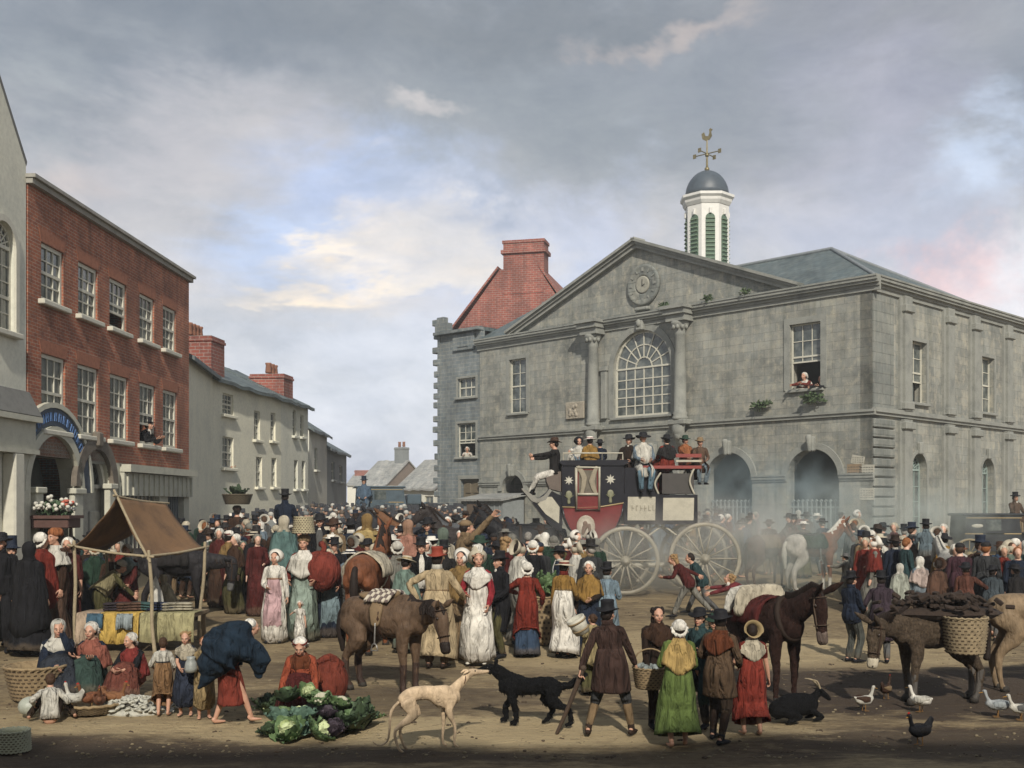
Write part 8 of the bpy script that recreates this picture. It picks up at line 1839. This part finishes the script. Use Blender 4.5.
# --- coach passengers and team
def seat(px, sy, tp_, face, label, fem=False, dy=0.0, sk=None, **p):
    x, z = cp(px, sy); base = dict(SITF if fem else SIT); base.update(sk or {}); d = dict(p)
    return person(px, 0, tp_, face, label, d, base, Yd=CY + dy, dz=CZ + z - gz(CY + dy), lod=2)
YN, YF = -.42, .42
seat(555, 477, 437, 88, 'coachman in black coat and white breeches reaching out over his team', dy=YN, sk=dict(lf=(-.14, .62, -.46), rf=(.14, .56, -.46), lh=(-.10, .55, .50), rh=(.2, .50, .45)), top='soot', legs='white', breeches=1, stock='offwhite', boot=.5, hat=('low', 'brown'), them=.5, grip=('grip', 'grip'))
seat(579, 467, 437, 185, 'passenger in black bonnet and pale dress at the front of the coach roof', True, YF, top='ltblue', skirt='ltblue', hat=('bonnet', 'black'), shawl='offwhite', sh=dict(length=.3))
seat(590, 470, 436, 10, 'passenger in white feathered hat and yellow shawl on the coach roof', True, YN, top='yellow', skirt='offwhite', hat=('straw', 'white', 'pink'), shawl='yellow', sh=dict(length=.3))
seat(600, 467, 439, 5, 'passenger in dark blue coat behind the yellow shawl on the coach', False, YF, top='navy', tails='navy', legs='grey', hat=('low', 'black'))
seat(571, 470, 448, 100, 'small pale-shawled girl tucked behind the coachman', True, .1, top='stone', skirt='stone', hat=('mob', 'white'), shawl='offwhite')
seat(629, 472, 434, 160, 'bulky passenger in brown greatcoat and black hat with a white beard scarf', False, YF * .6, sk=dict(fat=1.15), top='dkbrown', tails='dkbrown', legs='brown', hat=('low', 'black'), cravat='offwhite', shawl='dkbrown')
seat(643, 472, 432, 185, 'passenger in black slouch hat with white shawl and sky-blue legs dangling', False, YN, sk=dict(lf=(-.1, .30, -.50), rf=(.1, .30, -.50)), top='ltblue', tails='offwhite', legs=(.16, .26, .33), hat=('slouch', 'black'), cravat='white', shawl='offwhite', sh=dict(length=.3))
seat(667, 470, 434, 20, 'passenger in black cape with scarlet coat-tails over the back seat', False, YN, sk=dict(fat=1.1), top='scarlet', tails='scarlet', legs='red', hat=('low', 'black'), shawl='soot', sh=dict(length=.22), them=-.3, trb=.3)
seat(685, 467, 435, 200, 'passenger in green hat and orange neckerchief on the red back seat', False, YF * .5, top='rust', tails='rust', legs='brown', hat=('low', 'dkgreen'), kerchief='orange')
seat(700, 469, 437, 185, 'last passenger in brown jacket and pale hat, grey-blue legs hanging at the coach tail', False, YN * .6, sk=dict(lf=(-.1, .28, -.5), rf=(.1, .30, -.5)), top=(.12, .075, .05), tails='brown', legs=(.22, .28, .32), hat=('low', 'tan'))
team = [(524, -.75, 'black', 'glossy black wheel horse on the near side of the coach pole', 1.26, 0), (521, .75, 'soot', 'black wheel horse on the far side of the coach pole', 1.26, 8), (462, -.2, (.035, .028, .026), 'near black leader tossing its head ahead of the wheelers', 1.22, 14), (468, 1.3, (.09, .095, .10), 'grey-black leader with pricked ears on the far side', 1.22, 4), (405, .6, (.03, .03, .035), 'dark lead horse farthest up the street', 1.2, 6), (420, 2.2, (.16, .075, .035), 'chestnut lead horse farthest up the street', 1.2, -4)]
for px, dy, c, lb, sc_, nk in team:
    Yh = CY + dy; horse(lb, C_(c), (PX(px, Yh), Yh, gz(Yh)), 92 + nk * .3, sc_, neck=nk, head=-8, lod=2 if px > 500 else 1, pose=(.25, -.15, .15, -.2), group='horses of the coach team', tack=dict(collar='dkbrown', girth='dkbrown') if px > 500 else dict(collar='brown'))
t = thing('coach_pole', 'long wooden draught pole between the two wheel horses', 'pole', (PX(545, CY), CY, gz(CY) + .95)); s = MB(); s.tube([(0, 0, -.2), (-2.2, 0, 0), (-4.2, 0, .1)], .05, 8, 2); s.build('shaft', WOOD, t); s = MB(); s.tube([(-.1, -.6, -.1), (-.1, .6, -.1)], .04, 8); s.build('splinter_bar', WOOD, t)
# --- other vehicles
cY = 36.5; carriage('black closed carriage with a pale crest on its door standing before the hall windows', (PX(988, cY), cY, gz(cY)), 0, .88, 'black')
c = [o for o in bpy.data.objects if o.get('label', '').startswith('black closed')][0]; c.location.z = ZP(513, cY) - 2.2 * .88
man(1015, 0, 492, 195, 'carriage driver in brown coat and tall black hat on the box', 'top', 'black', (.10, .065, .045), 'buff', sk=SIT, Yd=cY - .1, dz=c.location.z + 1.85 * .88 - gz(cY), p=dict(cravat='offwhite'))
cY2 = 52; carriage('small blue mail carriage coming down the far street', (PX(381, cY2), cY2, ZP(486, cY2) - 2.2), 12, 1.0, 'blue', crest=False)
man(364, 0, 476, 180, 'rider or driver in blue cloak raised above the far crowd beside the mail carriage', 'top', 'navy', (.07, .11, .16), 'ltblue', sk=SIT, Yd=cY2 - 1, dz=ZP(505, cY2 - 1) - gz(cY2 - 1), p=dict(shawl=(.08, .12, .17)))
# --- window watchers
def atwin(px, base, tp_, Yw, face, label, fem=False, sk=None, **p):
    k = dict(fem=fem, lean=34, nod=-14, pelvis=(0, -.46, .1), lf=(-.1, -.4, -.75), rf=(.1, -.4, -.75), lh=(-.16, .24, .42), rh=(.18, .28, .40)); k.update(sk or {}); z = ZP(base, Yw)
    return person(px, 0, tp_, face, label, p, k, Yd=Yw, dz=z - gz(Yw) - .32, lod=2)
u = bf.u(151); P_ = bf.a + bf.d * u; atwin(151, 444, 418, P_.y, -100, 'man in black coat and hat leaning out of the brick house window', sk=dict(lean=30, pelvis=(0, -.26, .14)), top='black', legs='black', hat=('top', 'black'), cravat='white')
P_ = bf.a + bf.d * bf.u(151); NAMED[-1][1].location.x = P_.x - .05
u = HF.u(801); P_ = HF.a + HF.d * u; o_, _, _ = atwin(801, 390, 371, P_.y, 134, 'woman in white cap, white kerchief and red shawl leaning from the hall window', True, top='red', legs='red', shoes=None, hat=('mob', 'white'), kerchief='white', shawl='red', sh=dict(length=.25))
o_, _, _ = atwin(818, 391, 375, HF.a.y + HF.d.y * HF.u(818), 134, 'dim dark-clad figure beside the white-capped woman in the hall window', top='black', legs='black', hair='wild')
P_ = nh.a + nh.d * nh.u(467); atwin(467, 458, 446, P_.y + .1, 180, 'woman in white looking out of the narrow house window', True, top='white', legs='white', shoes=None, hat=('mob', 'white'))
atwin(228, 467, 458, Y(e1, 385) + .1, -110, 'small figure in white at the lower sash of the cream house', True, top='offwhite', legs='white', shoes=None, hat=('mob', 'white'))
CLOTH = MUDDY
# --- flower crate by the arched shopfront, basket on a head in the far crowd
fY = GY(640) + 3.2; a = V((PX(56, fY), fY, ZP(535, fY))); t = thing('flower_barrow', 'wooden crate of white and red flowers raised on trestles in front of the lettered arch', 'barrow', (a.x, a.y, gz(fY)))
zt = ZP(516, fY) - gz(fY); zb = ZP(528, fY) - gz(fY); w_ = PX(75, fY) - PX(38, fY)
s = MB(); s.smooth = False; s.box((0, 0, (zt + zb) / 2), (w_, .7, zt - zb), bev=.02); s.box((0, 0, zt - .02), (w_ + .1, .8, .07)); s.build('crate', mat('dark_red_wood', (.10, .05, .04), .8, 6), t)
for x in (-w_ * .4, w_ * .4): s = MB(); s.tube([(x, 0, zb), (x * 1.1, -.2, 0)], .04, 6); s.tube([(x, 0, zb), (x * 1.1, .25, 0)], .04, 6); s.build('trestle', DWOOD, t)
fo = tuft(I4, (0, 0, zt + .1), w_ * .36, 420, 'foliage', t, 4, mat('flower_leaf', (.07, .12, .06), .8, 9, .5), .5); 
s = MB(); rs = random.Random(4)
for i in range(60):
    x, y = rs.uniform(-.46, .46) * w_, rs.uniform(-.4, .25); z = zt + .14 + rs.uniform(0, .30) * (1 - abs(x / w_)); s.ell((x, y, z), (.05, .05, .045), 7, 5)
s.build('blossom', mat('white_petal', (.62, .60, .52), .8, 20, .3), fo)
s = MB()
for i in range(9): s.ell((w_ * .36 + rs.uniform(-.1, .1), rs.uniform(-.4, .1), zt + .25 + rs.uniform(0, .1)), (.05, .05, .04), 7, 5)
s.build('red_blossom', mat('red_petal', (.5, .12, .08), .8, 20, .3), fo)
fY = 33.5; r_, S_, q_ = woman(237, 0, 505, 0, 'person carrying a broad basket of greens on the head below the cream house', 'turban', 'brown', 'brown', 'brown', Yd=fY); a = wpt(r_, S_.head + V((0, 0, .17)))
basket('broad dark basket of greens on a head below the cream house', a, .34, .44, .30, mat('dark_wicker', (.10, .08, .05), .9, 14, .5), n=24); greens('heap of greens showing over the broad basket in the crowd', (a.x, a.y, a.z + .22), .42, 26, VEGD, 9)

# ------------------------------------------------------------------ the crowd: every figure its own object
PROTO = {}
def proto(key, fem, hatk, kind, **sk):
    root = thing('person', 'x', 'person', (0, 0, -50)); k = dict(fem=fem); k.update(sk); S = Sk(**k); p = dict(seed=len(PROTO), shoes=None, grip=('relax', 'relax'))
    if fem: p.update(top='brown', skirt='brown', sk=dict(rb=.26))
    else: p.update(top='brown', tails='brown', legs='grey')
    if hatk: p['hat'] = (hatk, 'black')
    if kind == 'shawl': p.update(shawl='brown', sh=dict(length=.4))
    if kind == 'cloak': p.update(shawl='brown', sh=dict(length=.75, flare=.1))
    if kind == 'vest': p.update(vest='white', cravat='white')
    dress_figure(root, S, p, 1); PROTO[key] = (root, S, hatk, kind, fem)
proto('m1', False, 'top', 'plain'); proto('m2', False, 'low', 'plain', lean=6, turn=20); proto('m3', False, 'low', 'vest', lh=(-.15, .3, 1.1)); proto('m4', False, 'slouch', 'plain', rh=(.2, .3, 1.2), turn=-25)
proto('m5', False, 'top', 'vest', turn=15); proto('m6', False, None, 'plain', lean=4); proto('m7', False, 'cap', 'plain', turn=-15); proto('f1', True, 'mob', 'shawl'); proto('f2', True, 'bonnet', 'shawl', turn=20)
proto('f3', True, 'scarf', 'cloak'); proto('f4', True, 'straw', 'shawl', lean=4, turn=-15); proto('f5', True, 'mob', 'plain', lh=(-.1, .3, 1.1)); proto('f6', True, 'bonnet', 'cloak', turn=-20)
CH_ = child_map()
HN = {'top': 'top hat', 'low': 'round hat', 'slouch': 'slouch hat', 'cap': 'cap', 'mob': 'cap', 'bonnet': 'bonnet', 'scarf': 'headscarf', 'straw': 'straw hat', None: 'bare head'}
MC = [('black', 'black', 8), ('navy', 'navy', 5), ('dkbrown', 'dark brown', 5), ('brown', 'brown', 3), ('dkgrey', 'dark grey', 5), ('teal', 'dark teal', 4), ('dkgreen', 'bottle green', 3), ('grey', 'grey', 3), ('tan', 'tan', 1), ('blue', 'blue', 2), ('stone', 'stone-coloured', 1), ('plum', 'plum', 1)]
FC = [('teal', 'dark teal', 3), ('grey', 'grey', 3), ('stone', 'pale grey', 2), ('maroon', 'maroon', 3), ('red', 'red', 1), ('navy', 'navy', 3), ('ochre', 'ochre', 2), ('offwhite', 'off-white', 3), ('brown', 'brown', 4), ('dkgreen', 'bottle green', 2), ('sage', 'sage green', 2), ('ltblue', 'light blue', 1), ('rust', 'rust', 1), ('black', 'black', 2)]
HC = {'m': [('black', 'black'), ('black', 'black'), ('soot', 'soot-black'), ('dkbrown', 'brown'), ('navy', 'dark blue')], 'f': [('white', 'white'), ('offwhite', 'off-white'), ('cream', 'cream'), ('stone', 'grey-white'), ('white', 'white')]}
def wchoice(rs, L_): 
    t = rs.uniform(0, sum(x[2] for x in L_))
    for x in L_:
        t -= x[2]
        if t <= 0: return x
    return L_[-1]
def zone(px, Yq):
    if px < 120: return 'behind the awning of the stall' if Yq < 32 else 'under the red brick house shopfront'
    if px < 190: return 'by the slatted shopfront' if Yq < 36 else 'deep in the crowd under the brick house corner'
    if px < 236: return ('below the blank cream front' if Yq > 34 else 'before the black horses' if Yq < 29 else 'under the cream house corner')
    if px < 275: return 'far up under the cream house sashes' if Yq > 36 else ('behind the black cloak' if Yq > 30 else 'behind the girl in pink')
    if px < 320: return 'past the navy-coated rider' if Yq > 36 else 'close around the navy-coated rider' if Yq > 30 else 'near the woman balancing a basket'
    if px < 362: return 'under the paired narrow windows' if Yq > 37 else 'close by the mustard hood' if Yq > 30 else 'next to the red bundle'
    if px < 405: return 'ahead of the coach team' if Yq > 36 else 'behind the mustard hooded shawl' if Yq > 30 else 'by the chestnut horse'
    if px < 450: return 'beyond the lead horses' if Yq > 34 else 'in front of the lead horses' if Yq > 29 else 'behind the red felt hat'
    if px < 545: return 'beyond the wheel horses' if Yq > 33 else 'below the coach horses'
    if px < 680: return 'beyond the coach wheels' if Yq > 33 else 'on the coach\'s near side'
    if px < 745: return 'by the second arch' if Yq > 34 else 'behind the running boys'
    if px < 800: return 'between the two near arches' if Yq > 34 else 'near the skewbald horse\'s tail'
    if px < 860: return 'by the corner arch' if Yq > 34 else 'at the skewbald horse\'s head'
    if px < 910: return 'against the corner of the hall' if Yq > 34 else 'beyond the navy tailcoat'
    if px < 960: return 'along the hall side wall' if Yq > 34 else 'around the woman in yellow'
    return 'beyond the black carriage' if Yq > 38 else 'below the black carriage'
rs = random.Random(21); used = set(); occ = []
for px, o in NAMED: occ.append((o.location.x, o.location.y, .30))
for o in bpy.data.objects:
    if o.parent is None and o.get('category') in ('horse', 'donkey'): 
        for q in (-.7, 0, .7): d = Matrix.Rotation(o.rotation_euler.z, 2) @ Vector((0, q * o.scale.x)); occ.append((o.location.x + d.x, o.location.y + d.y, .55))
    if o.parent is None and o.get('category') == 'carriage': occ.append((o.location.x, o.location.y, 1.3))
for x in np.arange(-4.5, 4.5, .5): occ.append((COACH.location.x + x * .95, CY, 1.1))
def clear(x, y, r_): return all((x - a) ** 2 + (y - b) ** 2 > (r_ + c) ** 2 for a, b, c in occ)
def fac_x(y):  # how far left the street is open
    return -10.0 if y < 34 else -10.3 + (y - 40) * .13 if y > 40 else -10.1
# zones of the square that are thick with people: (x0, x1 at that depth as picture columns, y0, y1, how many)
ZN = [(175, 560, 27.5, 31, 44), (175, 560, 31, 35, 48), (175, 500, 35, 38.5, 32), (205, 262, 24.5, 27.5, 6), (325, 400, 20.5, 26.5, 12), (420, 600, 21.3, 27, 26), (690, 760, 36, 42, 14), (590, 770, 32.6, 36, 14), (740, 860, 33, 39.5, 13), (860, 950, 23.8, 27, 12), (950, 1030, 21.4, 23.2, 9), (850, 962, 26.5, 31, 10), (30, 110, 24.5, 29, 12), (84, 140, 21.5, 24.5, 4)]
cnt = 0; GRP = 'people packed in the market crowd'
for z_ in ZN:
    p0, p1, ya, yb, k = z_; made = 0; tries = 0
    while made < k and tries < 900:
        tries += 1; yq = rs.uniform(ya, yb); px = rs.uniform(p0, p1); x = PX(px, yq)
        if x < fac_x(yq) or (px > 950 and yq > 23.3): continue
        if not clear(x, yq, .24): continue
        fem = rs.random() < .50; key = rs.choice([k_ for k_ in PROTO if k_[0] == ('f' if fem else 'm')]); root, S, hk, kind, _ = PROTO[key]
        cc = wchoice(rs, FC if fem else MC); hc = rs.choice(HC['f' if fem else 'm']); zn = zone(px, yq)
        g_ = {'shawl': 'shawl', 'cloak': 'long cloak', 'vest': 'open coat', 'plain': 'gown' if fem else 'coat'}[kind]
        lb = f"{'woman' if fem else 'man'} in {cc[1]} {g_} and {hc[1] + ' ' if hk else ''}{HN[hk]}, {zn}"
        if lb in used and tries < 800: continue
        used.add(lb); made += 1; cnt += 1; occ.append((x, yq, .24))
        c = copy_tree(root, None, CH_); c.location = (x, yq, gz(yq)); c.rotation_euler = (0, 0, rs.choice((0, 0, 180, 90, -90, 160, -30, 20)) * PI / 180 + rs.uniform(-.5, .5)); c.scale = (rs.uniform(1.0, 1.10),) * 3
        c['label'] = lb; c['group'] = GRP; NAMED.append((px, c)); low = cc[0] if kind != 'shawl' or rs.random() < .4 else rs.choice(('grey', 'brown', 'navy', 'stone', 'olive'))
        for ch in c.children:
            b_ = ch.name.split('.')[0]; f_ = rs.uniform(.8, 1.25); col_ = lambda q: (*[min(.7, v * f_) for v in C_(q)], 1)
            if b_ in ('jacket', 'coat_skirts'): ch.color = (*C_(cc[0]), 1)
            elif b_ in ('bodice', 'skirt'): ch.color = (*C_(cc[0] if kind in ('plain', 'cloak') else low), 1)
            elif b_ == 'shawl': ch.color = (*C_(cc[0]), 1)
            elif b_ == 'trousers': ch.color = col_(rs.choice(('grey', 'brown', 'dkgrey', 'tan')))
            elif b_ == 'hair': ch.color = col_(rs.choice(('hairdark', 'hairbrown', 'hairgrey', 'hairbrown', 'hairred')))
            elif b_ == 'body': ch.color = (*SKINS[rs.randrange(4)], 1)
            elif b_ in ('waistcoat', 'neckcloth'): ch.color = col_(rs.choice(('offwhite', 'white', 'buff', 'grey')))
            elif 'hat' in b_ or b_ in ('cap', 'bonnet', 'mob_cap', 'headscarf'): ch.color = (*C_(hc[0]), 1)
for key, (root, S, hk, kind, _) in PROTO.items():
    for ch in list(root.children): bpy.data.objects.remove(ch)
    bpy.data.objects.remove(root)
# past those, the far end of the street is one mass of heads that nobody could count
s = MB(); rs = random.Random(31)
HM_ = [flat('far_black', (.03, .032, .038), .9), flat('far_blue', (.07, .10, .12), .9), flat('far_brown', (.10, .075, .055), .9), flat('far_white', (.42, .41, .37), .9), flat('far_skin', (.46, .29, .21), .8), flat('far_grey', (.17, .18, .175), .9)]
fp = []
for i in range(4000):
    yq = rs.uniform(38.6, 66); x = PX(rs.uniform(205, 462), yq)
    if x < -10.6 + max(0, yq - 44) * .13 or any((x - a) ** 2 + (yq - b) ** 2 < .30 for a, b in fp): continue
    if (yq > 58 and x > PX(440, yq)) or not clear(x, yq, .22): continue
    fp.append((x, yq)); z = gz(yq); h = rs.uniform(1.56, 1.8); s.k = rs.choice((0, 0, 0, 1, 2, 5, 5)); 
    s.tube([(x, yq, z + .02), (x, yq, z + h * .5), (x, yq, z + h * .80), (x, yq, z + h * .86)], [(.20, .15), (.19, .14), (.21, .13), (.07, .07)], 7, 1, rnd=False)
    s.k = 4; s.ell((x, yq, z + h * .93), (.08, .09, .11), 7, 5)
    if rs.random() < .65: s.k = 0; s.lathe([(.14, 0), (.09, .02), (.085, .15), (0, .155)], 8, (x, yq, z + h * .965))
    else: s.k = rs.choice((3, 3, 5, 2)); s.ell((x, yq - .0, z + h * .97), (.11, .11, .10), 7, 5)
    if len(fp) > 400: break
tag(s.build('distant_crowd', HM_, None, fix=False), 'far mass of hats and heads filling the street towards the cottages', 'crowd', kind='stuff')
print('crowd', cnt, 'far', len(fp))
# ------------------------------------------------------------------ smoky air over the square
def volume(name, s, dens, col, label, nz=0):
    m = bpy.data.materials.new(name); m.use_nodes = True; n = m.node_tree; n.nodes.clear(); out = n.nodes.new('ShaderNodeOutputMaterial'); v = n.nodes.new('ShaderNodeVolumePrincipled')
    v.inputs['Color'].default_value = (*col, 1); v.inputs['Density'].default_value = dens; v.inputs['Anisotropy'].default_value = .0
    if nz:      # billowing: density from noise, fading to nothing at the rim of the puff
        t = N(n, 'TexCoord'); z = N(n, 'TexNoise', Scale=nz, Detail=4, Roughness=.6, Distortion=.5); L(n, t.outputs['Object'], z.inputs['Vector'])
        mp = N(n, 'Mapping'); mp.inputs['Location'].default_value = (-1, -1, -1); mp.inputs['Scale'].default_value = (2, 2, 2); L(n, t.outputs['Generated'], mp.inputs[0])
        ln = N(n, 'VectorMath', operation='LENGTH'); L(n, mp.outputs[0], ln.inputs[0])
        a = ramp(n, z.outputs['Fac'], [(.38, (0,) * 3), (.66, (1,) * 3)]); b = ramp(n, ln.outputs[1], [(.25, (1,) * 3), (.95, (0,) * 3)])
        k = N(n, 'Math', operation='MULTIPLY'); L(n, a, k.inputs[0]); L(n, b, k.inputs[1]); k2 = N(n, 'Math', operation='MULTIPLY'); L(n, k.outputs[0], k2.inputs[0]); k2.inputs[1].default_value = dens; L(n, k2.outputs[0], v.inputs['Density'])
    n.links.new(v.outputs[0], out.inputs['Volume']); return m
s = MB(); s.smooth = False; s.box((5, 66, 11.25), (130, 148, 25.5)); tag(s.build('haze', volume('haze', s, .0013, (.80, .84, .86), '')), 'thin smoky haze over the whole square and street', 'haze', kind='stuff')
for i, (px, py, Yq, r, d, c, lb) in enumerate(((705, 585, 29.0, (4.2, 2.4, 1.7), .75, (.86, .84, .78), 'dust thrown up by the coach wheels around the running boys'), (765, 500, 38.5, (4.2, 2.0, 2.2), .55, (.50, .62, .66), 'blue-grey smoke drifting before the two near arches'),
                                         (885, 532, 35.5, (5.2, 2.2, 2.1), .5, (.76, .84, .80), 'pale smoke rolling past the corner of the hall'), (805, 590, 28.5, (4.2, 2.0, 1.5), .38, (.64, .76, .73), 'low greenish dust under the skewbald horse'), (600, 600, 27.6, (3.6, 1.6, 1.4), .45, (.80, .82, .76), 'thin dust hanging low at the near side of the coach'))):
    z = ZP(py, Yq); s = MB(); s.ell((0, 0, 0), r, 20, 12); o = s.build('smoke', volume('smoke_%d' % i, s, d, c, '', 1.1), None, None, (PX(px, Yq), Yq, max(z, gz(Yq) + r[2] * .75))); tag(o, lb, 'smoke', kind='stuff')
print('objects', len(bpy.data.objects), 'polys', sum(len(m_.polygons) for m_ in bpy.data.meshes))
